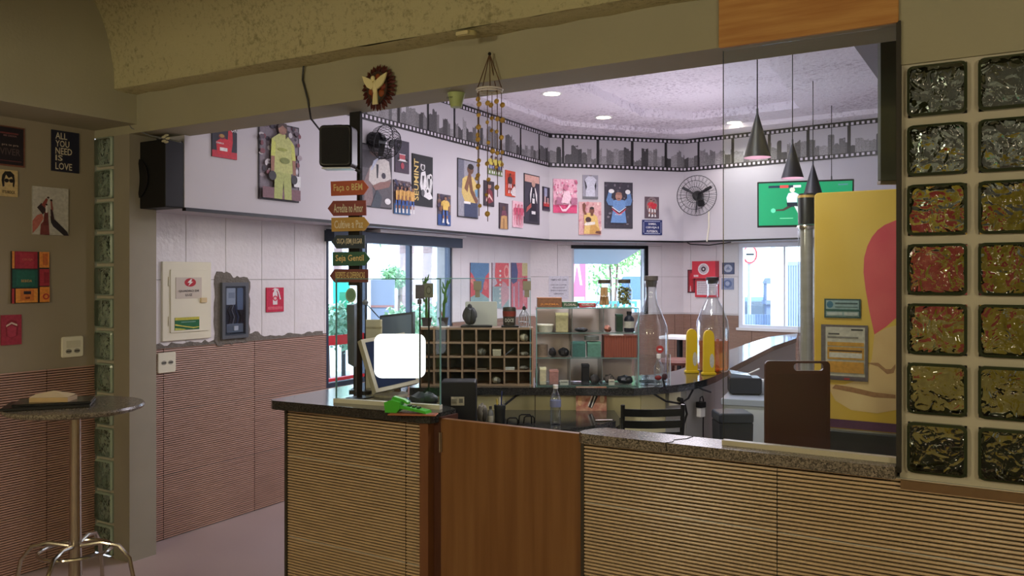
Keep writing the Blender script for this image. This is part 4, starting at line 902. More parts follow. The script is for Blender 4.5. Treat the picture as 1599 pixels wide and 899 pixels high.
# diagonal face
def pdg(*a, **k): return pl(*a, p=BD, **k)
sh = [('r', 0, 0, 1, 1, (232, 176, 196)), ('r', 0, 0, 1, .24, (220, 74, 124))]+crowd(70, [(210, 110, 146), (240, 214, 224), (186, 84, 120), (226, 150, 178)], 12, y0=.28, y1=.95, r=.035)+[('r', .1, .25, .35, .45, (176, 110, 140)), ('r', .72, .25, .98, .45, (176, 110, 140)), ('p', [(.3, .3), (.42, .62), (.62, .66), (.74, .44), (.6, .26)], (236, 200, 214)), ('p', [(.2, .24), (.36, .1), (.5, .12), (.66, .26), (.74, .24), (.5, .04), (.34, .04)], (240, 206, 220)), ('e', .5, .72, .08, .06, (200, 120, 150))]
pdg('pink tinted poster of a celebrating player before a crowd', (864, 279, 901, 333), sh, edge=(226, 180, 196))
pdg('pale grey poster of a player seen from behind in a white shirt', (910, 273, 934, 311), [('r', 0, 0, 1, 1, (150, 148, 162)), ('p', [(.2, .1), (.24, .6), (.14, .8), (.34, .95), (.66, .95), (.88, .8), (.78, .6), (.8, .1)], (196, 196, 212)), ('p', [(.2, .35), (.14, .62), (.1, .8), (.2, .7), (.28, .5)], (44, 44, 56)), ('p', [(.82, .35), (.88, .55), (.84, .72), (.76, .55)], (44, 44, 56)), ('r', 0, 0, 1, .1, (110, 110, 116)), ('r', .42, .95, .58, 1, (140, 130, 136))], edge=(120, 118, 128))
sh = [('r', 0, 0, 1, 1, (222, 172, 172))]+crowd(30, [(226, 190, 186), (206, 140, 146), (240, 214, 206)], 5, r=.05)+[('p', [(.24, .3), (.2, .6), (.3, .66), (.6, .66), (.8, .55), (.86, .3), (.96, .03), (.2, .03)], (226, 190, 116)), ('p', [(.14, .92), (.22, .98), (.3, .9), (.26, .74), (.34, .62), (.24, .6), (.16, .74)], (124, 72, 54)), ('e', .56, .74, .11, .10, (120, 70, 52)), ('e', .56, .81, .10, .04, (50, 34, 30)), ('r', .5, .58, .62, .68, (110, 64, 48)), ('e', .40, .46, .13, .085, (74, 44, 40)), ('p', [(.2, .3), (.3, .38), (.7, .40), (.7, .32), (.3, .28)], (236, 226, 214)), ('p', [(.45, .04), (.5, .28), (.72, .32), (.92, .12), (.9, .03)], (204, 156, 84)), ('p', [(.7, .05), (.75, .12), (.96, .12), (.96, .03)], (110, 66, 54))]
pdg('warm toned poster of two players in yellow embracing', (904, 315, 939, 367), sh, edge=(206, 160, 156))
sh = [('r', .02, .02, .98, .98, (58, 54, 66))]+crowd(40, [(86, 80, 92), (120, 112, 122), (70, 60, 72)], 17, r=.025, asp=1.6)+[('p', [(.04, .60), (.14, .82), (.26, .84), (.22, .66), (.34, .58), (.3, .48), (.12, .5)], (96, 130, 178)), ('p', [(.96, .60), (.88, .80), (.76, .82), (.78, .66), (.66, .58), (.7, .48), (.9, .5)], (96, 130, 178)), ('p', [(.28, .60), (.42, .62), (.58, .62), (.74, .60), (.70, .4), (.76, .12), (.2, .12), (.28, .4)], (106, 144, 196)),
      ('p', [(.24, .46), (.5, .34), (.74, .46), (.74, .42), (.5, .29), (.24, .42)], (40, 34, 60)), ('p', [(.24, .43), (.5, .31), (.74, .43), (.74, .41), (.5, .28), (.24, .41)], (204, 60, 72)), ('p', [(.24, .47), (.5, .36), (.74, .47), (.74, .455), (.5, .34), (.24, .45)], Wh), ('e', .48, .69, .12, .085, (176, 132, 116)), ('e', .48, .75, .11, .03, (150, 110, 98)), ('r', .42, .60, .54, .64, (160, 116, 100)), ('e', .22, .80, .10, .045, Wh), ('e', .80, .79, .09, .05, Wh), ('r', .43, .64, .53, .655, (110, 60, 56))]
pdg('tall poster of a goalkeeper in a blue shirt raising both fists', (944, 284, 988, 357), sh, [('ALOOPA', .46, .30, .24, .03, Wh)], edge=(50, 48, 56))
pdg('small dark poster of two players in red shirts', (1007, 307, 1029, 341), [('r', 0, 0, 1, 1, (92, 74, 84)), ('e', .5, .6, .4, .4, (130, 110, 116))]+fig(.42, .08, .8, (206, 60, 72), Wh, (176, 130, 110), 1.5)+fig(.6, .06, .76, (190, 40, 58), Wh, (160, 110, 96), 1.5), edge=(80, 68, 76))
pdg('blue enamel plate with a white border reading SAMBA, CERVEJA E FUTEBOL', (1003, 343, 1034, 367), [('r', 0, 0, 1, 1, (32, 44, 96)), ('r', .06, .08, .94, .92, (206, 210, 230)), ('r', .075, .11, .925, .89, (34, 46, 100)), ('e', .06, .08, .05, .07, (34, 46, 100)), ('e', .94, .08, .05, .07, (34, 46, 100)), ('e', .06, .92, .05, .07, (34, 46, 100)), ('e', .94, .92, .05, .07, (34, 46, 100))],
    [('SAMBA,', .5, .72, .40, .15, Wh), ('CERVEJA E', .5, .48, .66, .15, Wh), ('FUTEBOL', .5, .24, .56, .15, Wh)], edge=(30, 38, 84), cat='sign', name='enamel_plate')
# ------------------------------------------------------------------ wall fans
def fan(label, pos, rz, R_, head, tilt=0.0, cols=BLACKM, D=0.10):
    t = thing('wall_fan', label, 'fan', pos, (tilt, 0, rz))
    b = MB()
    for rr, yy in ((1, 0), (.72, -D*.75), (.40, -D)): b.tube([(rr*R_*math.cos(a*PI/14), yy, rr*R_*math.sin(a*PI/14)) for a in range(28)], 0.004 if rr == 1 else 0.003, 6, True)
    n = 28
    for k in range(n):
        a = 2*PI*k/n; b.tube([(R_*q*math.cos(a), yy, R_*q*math.sin(a)) for q, yy in ((1, 0), (.9, -D*.45), (.72, -D*.75), (.40, -D), (.10, -D*1.05))], 0.0017, 4)
    b.build('front_cage', cols, t, smooth=True)
    b = MB()
    for k in range(n):
        a = 2*PI*(k+.5)/n; b.tube([(R_*q*math.cos(a), yy, R_*q*math.sin(a)) for q, yy in ((1, 0), (.75, D*.5), (.3, D*.6))], 0.0017, 4)
    b.build('rear_cage', cols, t, smooth=True)
    for k in range(3):
        a = 2*PI*k/3+.5; b = MB(); v = []
        for q, wd_ in ((.12, .10), (.35, .20), (.6, .28), (.85, .22)):
            for s in (-1, 1): aa = a+s*wd_/2/q*.5; v.append((R_*q*math.cos(aa), -0.02*s, R_*q*math.sin(aa)))
        b.add(v, [(0, 1, 3, 2), (2, 3, 5, 4), (4, 5, 7, 6)]); b.build('blade', mat('fan_blade', (44, 44, 50), 0.4), t)
    b = MB(); b.lathe([(0.0, -0.02), (0.03, -0.015), (0.035, 0.0)], k=16); b.build('hub', BLACK, t, (0, -D*.6, 0), (PI/2, 0, 0), True)
    b = MB(); b.lathe([(0.052, -0.02), (0.062, 0.02), (0.055, 0.09), (0.0, 0.11)], k=18); b.build('motor', BLACK, t, (0, 0.03, 0), (-PI/2, 0, 0), True)
    if head: b = MB(); b.tube([(0, 0.09, 0), (0.01, 0.13, -0.05), (0.01, 0.16, -0.09)], [0.035, 0.04, 0.045], 10); b.build('bracket', BLACK, t, smooth=True)
    return t
c = onL(1100, 310, *BB); fan('round black wire wall fan above the back window, left of the television', (c.x-0.02, c.y-0.20, c.z+0.02), math.radians(4), 0.225, True)
# its base and motor as seen in front of the cage, cable down the wall
b = MB(); q0 = onL(1108, 330, *BB); q1 = onL(1105, 377, *BB); b.tube([(q0.x, q0.y-0.02, q0.z), (q0.x, q0.y-0.015, (q0.z+q1.z)/2), (q1.x, q1.y-0.015, q1.z)], 0.008, 6)
tag(b.build('fan_conduit', CREAM, smooth=True), 'cream cable conduit running down below the wall fan', 'cable')
c = onL(582, 222, *BL); fan('dark wire fan seen edge-on beside the small speaker', (c.x+0.13, c.y-0.02, c.z-0.01), math.radians(100), 0.135, True, tilt=0.25, cols=BLACKM, D=0.13)
# ------------------------------------------------------------------ television
p0_, p1_ = onL(1187, 320, *BB), onL(1325, 320, *BB)
tvc = W(1257, 318, 7.75); tw_ = 142/FPX*7.75; th_ = 72/FPX*7.75
t = thing('television', 'wall television showing a footballer on a green pitch', 'television', tuple(tvc), (math.radians(8), 0, math.radians(14)))
b = MB(); b.rbox(-tw_/2, -0.02, -th_/2, tw_/2, 0.035, th_/2, 0.006); b.build('casing', BLACK, t)
SCR = mat('screen_green', (24, 132, 88), 0.3, emit=0.75)
def EM(c, e=0.8): return mat('lit_%d_%d_%d' % c, c, 0.4, emit=e)
b = MB(); b.box(-tw_/2+0.014, -0.0225, -th_/2+0.02, tw_/2-0.014, -0.0205, th_/2-0.014); sc = b.build('screen', SCR, t)
w2, h2_ = tw_, th_
f_ = [('r', -.38, .36, -.08, .41, EM((26, 40, 60))), ('r', -.26, .355, -.17, .415, EM((190, 60, 60))), ('r', -.12, .36, -.04, .41, EM((220, 225, 230))), ('r', .34, .38, .44, .41, EM((70, 120, 120))),
      ('p', [(-.19, .14), (-.17, .24), (-.11, .26), (-.07, .22), (-.03, .12), (-.06, .10), (-.08, .16), (-.08, .02), (-.18, .02)], EM((200, 222, 232))), ('e', -.13, .31, .028, .055, EM((214, 200, 180))), ('p', [(-.19, .04), (-.08, .04), (-.07, -.05), (-.18, -.06)], EM((24, 32, 44))),
      ('p', [(-.18, -.04), (-.14, -.06), (-.22, -.14), (-.31, -.14), (-.30, -.11), (-.23, -.10)], EM((60, 50, 44))), ('e', -.33, -.13, .025, .05, EM((90, 200, 150))), ('p', [(-.11, -.04), (-.07, -.05), (-.04, -.18), (-.04, -.38), (-.07, -.38), (-.07, -.2)], EM((190, 200, 190))), ('r', -.26, -.31, -.12, -.295, EM((120, 200, 160)))]
layers(f_, tw_, th_, -0.0225, sc, 'picture')
b = MB(); b.box(-0.10, 0.035, -0.08, 0.10, 0.3, 0.08); b.build('wall_bracket', BLACKM, t)
# ------------------------------------------------------------------ downlights and pendants
DLM = mat('downlight_glow', (255, 240, 214), 0.4, emit=9.0)
for (px, py, lab) in ((862, 146, 'round recessed downlight nearest the beam, first of three glowing in the stepped ceiling'), (943, 183, 'round recessed downlight above the diagonal wall corner'), (1147, 191, 'round recessed downlight nearest the hanging cone lamps')):
    d = (3.345-EYE)*FPX/(HOR-py); c = W(px, py, d); t = thing('downlight', lab, 'ceiling light', (c.x, c.y, 3.345), 0, 'recessed downlights')
    b = MB(); b.lathe([(0.072, -0.004), (0.092, -0.006), (0.098, 0.0), (0.0, 0.0)], k=24); b.build('rim', WHITE, t, smooth=True)
    b = MB(); b.lathe([(0.0, -0.010), (0.05, -0.009), (0.073, -0.005), (0.073, -0.003)], k=24); b.build('lens', DLM, t, smooth=True)
    light('SPOT', 'downlight_lamp', (c.x, c.y, 3.325), 38, (1, 0.93, 0.88), 0.06, (0, 0, 0), spot=math.radians(140))
CON = mat('cone_lamp_black', (34, 34, 42), 0.35, var=0.1)
names = ['nearest black cone pendant lamp, hanging highest and largest in the row', 'second black cone pendant lamp from the front of the row', 'third black cone pendant lamp, its shade beside the television screen', 'farthest and smallest black cone pendant lamp in the row']
for i, (px, pt, pb, d, cw) in enumerate(((1183, 175, 246, 4.8, 42), (1238, 222, 278, 5.9, 34), (1270, 255, 306, 7.0, 30), (1299, 278, 322, 8.0, 25))):
    tip = W(px, pt, d); H = (pb-pt)/FPX*d; R_ = cw/2/FPX*d; zc = 3.30 if i == 0 else 3.42
    t = thing('pendant_lamp', names[i], 'pendant lamp', (tip.x, tip.y, tip.z), 0, 'black cone pendant lamps in a row')
    b = MB(); b.lathe([(R_, -H), (R_*.08, -0.01), (0.006, 0.02), (0.0, 0.02)], k=28); b.v = b.v; sh_ = b.build('shade', CON, t, smooth=True)
    bm = bmesh.new(); bm.from_mesh(sh_.data); bmesh.ops.delete(bm, geom=[f for f in bm.faces if len(f.verts) == 28 and f.calc_center_median().z < -H*.9], context='FACES_ONLY'); bm.to_mesh(sh_.data); bm.free()
    b = MB(); b.lathe([(R_*.99, -H), (R_*.1, -0.02)], k=28); inn = b.build('inner_lining', mat('lamp_lining', (236, 214, 226), 0.5), t, smooth=True)
    bm = bmesh.new(); bm.from_mesh(inn.data); bmesh.ops.delete(bm, geom=[f for f in bm.faces if len(f.verts) == 28], context='FACES_ONLY'); bm.to_mesh(inn.data); bm.free()
    b = MB(); b.ball((0, 0, -H*.72), (R_*.38, R_*.38, R_*.45), 12, 8); b.build('bulb', mat('bulb_glow', (255, 222, 232), 0.4, emit=7), t, smooth=True)
    b = MB(); b.tube([(0, 0, 0.02), (0, 0, zc-tip.z)], 0.0035, 6); b.build('cord', BLACKM, t)
    b = MB(); b.lathe([(0.05, 0), (0.05, -0.012), (0.0, -0.02)][::-1], (0, 0, zc-tip.z), 20); b.build('canopy', mat('canopy_grey', (130, 124, 134), 0.4), t, smooth=True)
# ------------------------------------------------------------------ on the tiled walls of the bar room
G2 = 'three painted panels on the tiled wall'
PK, BLc, AQ = (222, 96, 104), (98, 140, 180), (150, 182, 184)
poster('painted_panel', 'painted panel with a blue sky between coral hills, leftmost of the three', 'painting', *FW, (733, 410, 762, 480), [('r', 0, 0, 1, 1, PK), ('p', [(.05, 1), (1, 1), (1, .8), (.8, .7), (.62, .36), (.5, .32), (.35, .55), (.1, .75), (0, .8), (0, 1)], BLc), ('p', [(.0, .0), (.0, .25), (.5, .35), (1, .2), (1, .0)], AQ), ('p', [(0, .7), (.2, .62), (.5, .3), (.45, .26), (.2, .5), (0, .58)], (236, 150, 140)), ('e', .8, .5, .12, .1, (236, 130, 130))], edge=(120, 84, 100), off=0.009, group=G2)
poster('painted_panel', 'coral painted panel with a round swirl and a dotted column, middle of the three', 'painting', *FW, (767, 410, 793, 480), [('r', 0, 0, 1, 1, (226, 104, 108)), ('e', .85, .8, .16, .16, (240, 170, 160)), ('e', .85, .8, .1, .1, (222, 100, 104)), ('p', [(0, 1), (.18, 1), (.14, .7), (.3, .55), (0, .45)], (206, 196, 206)), ('r', .0, .0, 1, .48, (160, 186, 188)), ('p', [(.55, .0), (.5, .4), (.6, .6), (.8, .55), (1, .42), (1, .2)], (214, 170, 176))]+[('e', .45, .12+.1*i, .06, .025, (226, 226, 220)) for i in range(8)], edge=(120, 84, 100), off=0.009, group=G2)
poster('painted_panel', 'painted panel with a dark blue shape and yellow corner, rightmost of the three', 'painting', *FW, (797, 410, 822, 482), [('r', 0, 0, 1, 1, (226, 128, 140)), ('p', [(0, 1), (.3, 1), (.4, .8), (.34, .6), (.1, .55), (0, .6)], (92, 100, 140)), ('r', .66, .72, 1, 1, (222, 214, 160)), ('p', [(.66, .6), (.8, .7), (1, .66), (1, .5), (.7, .52)], (200, 60, 70)), ('r', .1, .0, .2, .5, (206, 180, 196)), ('r', .4, .05, .48, .6, (190, 170, 190)), ('r', .7, .0, .8, .45, (206, 180, 196)), ('e', .8, .2, .12, .1, (236, 150, 160))], edge=(110, 84, 110), off=0.009, group=G2)
DW = (FL1, DG1)
poster('paper_notice', 'white printed paper notice on the tiled diagonal wall', 'notice', *DW, (857, 431, 888, 467), [('r', 0, 0, 1, 1, (222, 222, 232))], [('TEMPO NO CASO', .5, .84, .82, .07, (70, 70, 90)), ('USO DE COPOS,', .5, .62, .8, .06, (80, 80, 100)), ('EXCLUSIVO', .5, .5, .6, .06, (80, 80, 100)), ('PARA O BALCAO', .5, .38, .8, .06, (80, 80, 100)), ('OBRIGADO', .5, .24, .5, .06, (80, 80, 100))], edge=(214, 214, 222), off=0.009, thick=0.002)
BW = (DG1, BK1)
t, w, h = wl_thing('fire_hose_cabinet', 'red fire hose cabinet with a white round dial on the back wall', 'fire hose cabinet', (1088, 408, 1124, 464), 0.010, BW)
b = MB(); b.box(-w/2, -0.11, h*.02, w/2, -0.001, h/2); cb = b.build('cabinet', mat('fire_red', (206, 52, 66), 0.4), t)
layers([('e', 0, .28, .24, .16, (236, 226, 226)), ('e', 0, .28, .19, .125, (196, 186, 190)), ('e', 0, .28, .10, .07, (60, 40, 50)), ('e', 0, .28, .04, .03, (220, 210, 210)), ('r', -.42, .06, -.22, .12, (236, 200, 200))], w, h, -0.11, cb, 'dial')
b = MB(); b.box(-w/2, -0.03, -h/2, w/2, -0.001, -h*.0); lb = b.build('instruction_board', mat('fire_red', (206, 52, 66), 0.4), t)
layers([('r', -.42, -.44, .42, -.05, (222, 214, 220))]+[('r', -.36, -.12-.05*i, .36, -.13-.05*i, (150, 140, 150)) for i in range(6)], w, h, -0.03, lb, 'text_lines')
poster('extinguisher_box', 'narrow dark framed red extinguisher picture left of the hose cabinet', 'sign', *BW, (1075, 421, 1087, 457), [('r', .1, .04, .9, .96, (150, 50, 60)), ('p', [(.3, .1), (.3, .7), (.4, .85), (.6, .85), (.7, .7), (.7, .1)], (206, 46, 60)), ('p', [(.3, .05), (.36, .3), (.44, .3), (.5, .05)], (230, 200, 200))], edge=(70, 40, 50), off=0.009)
poster('square_sign', 'small blue square sign with a white disc, upper of two', 'sign', *BW, (1129, 410, 1148, 428), [('r', 0, 0, 1, 1, (72, 86, 120)), ('r', .06, .06, .94, .94, (92, 106, 142)), ('e', .5, .5, .34, .34, (196, 206, 226)), ('p', [(.3, .4), (.5, .7), (.7, .4)], (140, 152, 186))], edge=(64, 74, 104), off=0.009)
poster('square_sign', 'small pale blue square sign with a round figure, lower of two', 'sign', *BW, (1128, 434, 1147, 452), [('r', 0, 0, 1, 1, (150, 162, 194)), ('e', .5, .5, .36, .36, (104, 122, 166)), ('e', .5, .52, .18, .2, (176, 186, 214))], edge=(130, 142, 176), off=0.009)
b = MB(); b.tube([onL(1085, 375, *BW)+Vector((0, -0.5, 0)), onL(1096, 383, *BW)+Vector((0, -0.4, 0)), onL(1120, 384, *BW)+Vector((0, -0.3, 0)), onL(1150, 379, *BW)+Vector((0, -0.2, 0))], 0.007, 6)
tag(b.build('sagging_cable', BLACK, smooth=True), 'thin black cable sagging under the overhead band near the back window', 'cable')
# high table and stool in the hall beyond
c = W(1062, 525, 8.35)
t = thing('far_high_table', 'white topped high table beyond the counter under the back window', 'table', (c.x, c.y, 0))
b = MB(); b.rbox(-0.16, -0.16, 1.08, 0.16, 0.16, 1.11, 0.01); b.build('table_top', WHITE, t); b = MB(); b.lathe([(0.2, 0), (0.2, 0.02), (0.03, 0.03), (0.03, 1.08)], k=16); b.build('post', BLACKM, t, smooth=True)
c = W(1059, 560, 6.9)
t = thing('wooden_stool', 'brown wooden stool beyond the counter, beside the yellow stands', 'stool', (c.x, c.y, 0))
bw = mat('stool_brown', (112, 62, 48), 0.5, var=0.2); b = MB(); b.lathe([(0.0, 0.98), (0.15, 0.98), (0.16, 1.0), (0.14, 1.02), (0, 1.015)], k=20); b.build('seat', bw, t, smooth=True)
for k in range(4): a = PI/4+k*PI/2; b = MB(); b.tube([(0.10*math.cos(a), 0.10*math.sin(a), 0.98), (0.19*math.cos(a), 0.19*math.sin(a), 0)], 0.016, 6); b.build('leg', bw, t)
b = MB(); b.tube([(0.155*math.cos(a*PI/8), 0.155*math.sin(a*PI/8), 0.35) for a in range(16)], 0.009, 6, True); b.build('foot_ring', bw, t)
# ------------------------------------------------------------------ the bar: near counter block, gate, jamb
CH = 1.08
b = MB(); b.box(-3.20, YB+0.004, 0, -2.345, 3.25, 1.034); cb = b.build('bar_block', mat('bar_plaster', (206, 204, 196), 0.7), None)
tag(cb, 'ribbed tile clad bar block at the left end of the counter', 'bar')
slat_field(cb, -3.20, -2.345, 0, 1.034, -2.43-TW, 1.20, SLATB, y=YB+0.004)
b = MB(); b.box(-3.212, YB-0.012, 0, -3.196, YB+0.05, 1.034); b.build('edge_trim', mat('dark_edge', (62, 56, 46), 0.5), cb)
b = MB(); b.box(-3.206, YB+0.05, 0, -3.2, 3.25, 1.034); b.build('side_cladding', mat('side_brown', (92, 72, 54), 0.6), cb)
t = thing('gate_post', 'reddish wood jamb between the left bar block and the gate', 'post', (-2.295, 3.1, 0))
b = MB(); b.box(-0.048, -0.072, 0, 0.0, 0.10, 1.045); b.build('front_board', JAMBW, t)
b = MB(); b.box(0.001, -0.03, 0, 0.045, 0.10, 1.06); b.build('inner_board', mat('jamb_dark', (86, 50, 36), 0.5, var=0.2, stretch=(6, 6, .5)), t)
t = thing('bar_gate', 'brown varnished wooden gate in the bar front, between the ribbed tile blocks', 'gate', (-2.246, 3.075, 0))
b = MB(); b.rbox(0.0, -0.016, 0.02, 0.715, 0.016, 1.056, 0.003, 1); b.build('door_leaf', DOORW, t)
for z in (0.95, 0.2): b = MB(); b.box(-0.008, -0.022, z-0.045, 0.010, -0.014, z+0.045); h_ = b.build('hinge', CHROME, t); b = MB(); b.lathe([(0.005, -0.045), (0.005, 0.045)], (0.0, -0.024, z), 8); b.build('hinge_pin', CHROME, h_)
# ------------------------------------------------------------------ dark granite tops
def cp(px, d): x, y = ray(px); return (x*d, y*d)
near = [cp(640, 4.66), cp(700, 4.66), cp(836, 4.66), cp(930, 4.64), cp(990, 4.63), cp(1030, 4.70), cp(1060, 4.79), cp(1085, 4.90), cp(1104, 5.05), cp(1118, 5.22), cp(1138, 5.6), cp(1160, 6.10), cp(1185, 6.75), cp(1208, 7.46), cp(1244, 8.4)]
far = [cp(1246, 9.15), cp(1225, 8.9), cp(1200, 8.57), cp(1170, 7.8), cp(1140, 7.07), cp(1105, 6.3), cp(1078, 5.80), cp(1055, 5.5), cp(1020, 5.28), cp(960, 5.16), cp(880, 5.12), cp(640, 5.12)]
poly = near+far
b = MB(); b.prism(poly, CH-0.042, CH-0.004); b.prism([(x*0.9995, y*0.9995+0.001) for x, y in poly], CH-0.004, CH)
tag(b.build('curved_counter_top', GRANITE_D), 'long dark granite counter top curving back towards the back window', 'countertop')
left = [(-3.235, 2.96), (-3.20, 2.935), (-2.34, 3.0), (-2.275, 3.02), (-2.262, 3.08), (-2.262, 3.20), (-2.34, 3.245), (-2.74, 3.40), (near[0][0]-0.005, near[0][1]-0.01), (far[-1][0]-0.01, far[-1][1]), (-3.30, 4.0), (-3.27, 3.4)]
b = MB(); b.prism(left, CH-0.044, CH-0.003); b.prism([(x*0.9995-0.001, y*0.999+0.004) for x, y in left], CH-0.003, CH)
tag(b.build('left_counter_top', GRANITE_D), 'dark granite counter top on the left bar block, with the glass screen on it', 'countertop')
# carcass with cream doors under the curved top
t = thing('counter_cabinets', 'row of cream cabinet fronts under the curved dark granite counter', 'cabinet', (0, 0, 0))
cols = [CABC]*5+[mat('panel_grey', (196, 196, 192), 0.5, var=0.04)]*6
bd = [(640, 4.74), (745, 4.74), (836, 4.735), (903, 4.72), (1001, 4.71), (1040, 4.80), (1072, 4.93), (1098, 5.12), (1116, 5.40), (1158, 6.25), (1206, 7.6), (1243, 8.5)]
for i, ((pa, da), (pb, db)) in enumerate(zip(bd[:-1], bd[1:])):
    A, B = cp(pa, da), cp(pb, db); a = math.atan2(B[1]-A[1], B[0]-A[0]); l = math.hypot(B[0]-A[0], B[1]-A[1])
    b = MB(); b.box(0.002, 0, 0.08, l-0.002, 0.018, 1.034); b.build('cabinet_door' if i < 5 else 'side_panel', cols[i], t, (A[0], A[1], 0), a)
b = MB(); q = [cp(p, d+.05) for p, d in bd]; b.prism(q+[cp(p, d+.09) for p, d in bd][::-1], 0, 1.034); b.build('carcass', mat('carcass_dark', (70, 66, 58), 0.7), t)
# desk inside
dz = 0.95
p = [cp(702, 4.02), cp(760, 4.02), cp(830, 4.03), cp(870, 4.07), cp(930, 4.20), cp(962, 4.34), cp(968, 4.42), cp(960, 4.68), cp(702, 4.70)]
b = MB(); b.prism(p, dz-0.035, dz); t = thing('granite_desk', 'low dark granite desk behind the gate, under the pigeonholes', 'desk', (0, 0, 0))
b.build('desk_top', GRANITE_D, t)
for px, d in ((712, 4.6), (962, 4.64), (722, 4.15), (850, 4.2)):
    x, y = cp(px, d); b = MB(); b.box(x-0.02, y-0.02, 0, x+0.02, y+0.02, dz-0.036); b.build('leg', BLACKM, t)
p = [cp(885, 4.03), cp(966, 4.10), cp(962, 4.52), cp(940, 4.6), cp(900, 4.6)]
t = thing('white_side_table', 'small white topped table beside the granite desk', 'table', (0, 0, 0))
b = MB(); b.prism(p, 0.875, 0.905); b.build('table_top', WHITE, t)
for px, d in ((900, 4.1), (955, 4.16), (950, 4.48)): x, y = cp(px, d); b = MB(); b.box(x-0.015, y-0.015, 0, x+0.015, y+0.015, 0.876); b.build('leg', WHITE, t)
# ------------------------------------------------------------------ glass screens
t = thing('glass_screen', 'clear glass screen with a white base rail on the left counter', 'screen', (-2.88, 3.045, CH), math.radians(9.5))
b = MB(); b.box(0.0, 0.012, 0.018, 0.57, 0.018, 0.61); b.build('front_pane', GLASS, t)
b = MB(); b.box(-0.003, 0.02, 0.018, 0.003, 0.15, 0.61); b.build('side_pane', GLASS, t)
b = MB(); b.box(-0.004, 0.010, 0.018, 0.0, 0.020, 0.612); b.box(0.57, 0.010, 0.018, 0.574, 0.020, 0.612); b.box(0, 0.011, 0.608, 0.57, 0.019, 0.612); b.build('edges', GEDGE, t)
b = MB(); b.box(-0.01, 0.0, 0.0, 0.575, 0.03, 0.020); b.build('base_rail', mat('rail_white', (222, 220, 206), 0.5), t)
b = MB(); b.plate(ell(0.085, 0.53, 0.030, 0.036, 20), 0.009, 0.0115); st = b.build('round_sticker', mat('sticker_green', (160, 200, 180), 0.5), t); st['label'] = 'pale green round sticker'
b = MB(); b.plate(ell(0.085, 0.53, 0.022, 0.026, 20), 0.0075, 0.0088); b.build('sticker_ring', mat('sticker_green_dark', (120, 165, 145), 0.5), st)
ctr = W(754, 500, 4.69)
t = thing('glass_screen', 'clear glass screen with square clips standing in front of the pigeonholes', 'screen', (ctr.x, ctr.y, CH), TH)
k = 4.69/FPX; xl, xr = (681-754)*k, (829-754)*k
b = MB(); b.box(xl, -0.003, 0.0, xr, 0.003, 0.612); b.build('pane', GLASS, t)
b = MB(); b.box(xr-0.003, -0.004, 0, xr, 0.004, 0.614); b.box(xl, -0.004, 0.609, xr-0.004, 0.004, 0.613); b.build('edges', GEDGE, t)
cl = mat('clip_khaki', (136, 132, 112), 0.5, 0.2)
for px in (746, 823):
    b = MB(); b.box((px-754-6)*k, -0.010, 0.545, (px-754+6.5)*k, -0.0045, 0.596); b.box((px-754-3.5)*k, -0.008, 0.505, (px-754+4)*k, -0.0045, 0.545); b.build('clip', cl, t)
for px, py, lab, colr in ((656, 455, 'square grey plaque standing behind the glass screen corner', (112, 104, 116)), (670, 453, 'square pale plaque with a ring mark behind the glass screen corner', (140, 142, 128))):
    c = W(px, 434, 4.05); z = W(px, py, 4.05).z; t2 = thing('hanging_plaque', lab, 'plaque', (c.x, c.y, z), TH)
    b = MB(); b.rbox(-0.022, -0.003, -0.036, 0.022, 0.003, 0.034, 0.003, 2); b.build('plate', P(colr), t2)
    b = MB(); b.box(-0.004, 0.0035, -(z-CH), 0.004, 0.008, 0.0); b.build('stem', BLACKM, t2)
    if px > 660: layers([('e', 0, 0, .30, .30, (96, 98, 90)), ('e', 0, 0, .22, .22, (150, 152, 140))], 0.044, 0.07, -0.0035, t2, 'ring_mark')
    else: b = MB(); b.rbox(-0.012, -0.003, -0.062, 0.010, 0.003, -0.037, 0.003, 2); b.build('lower_tag', P(colr), t2)
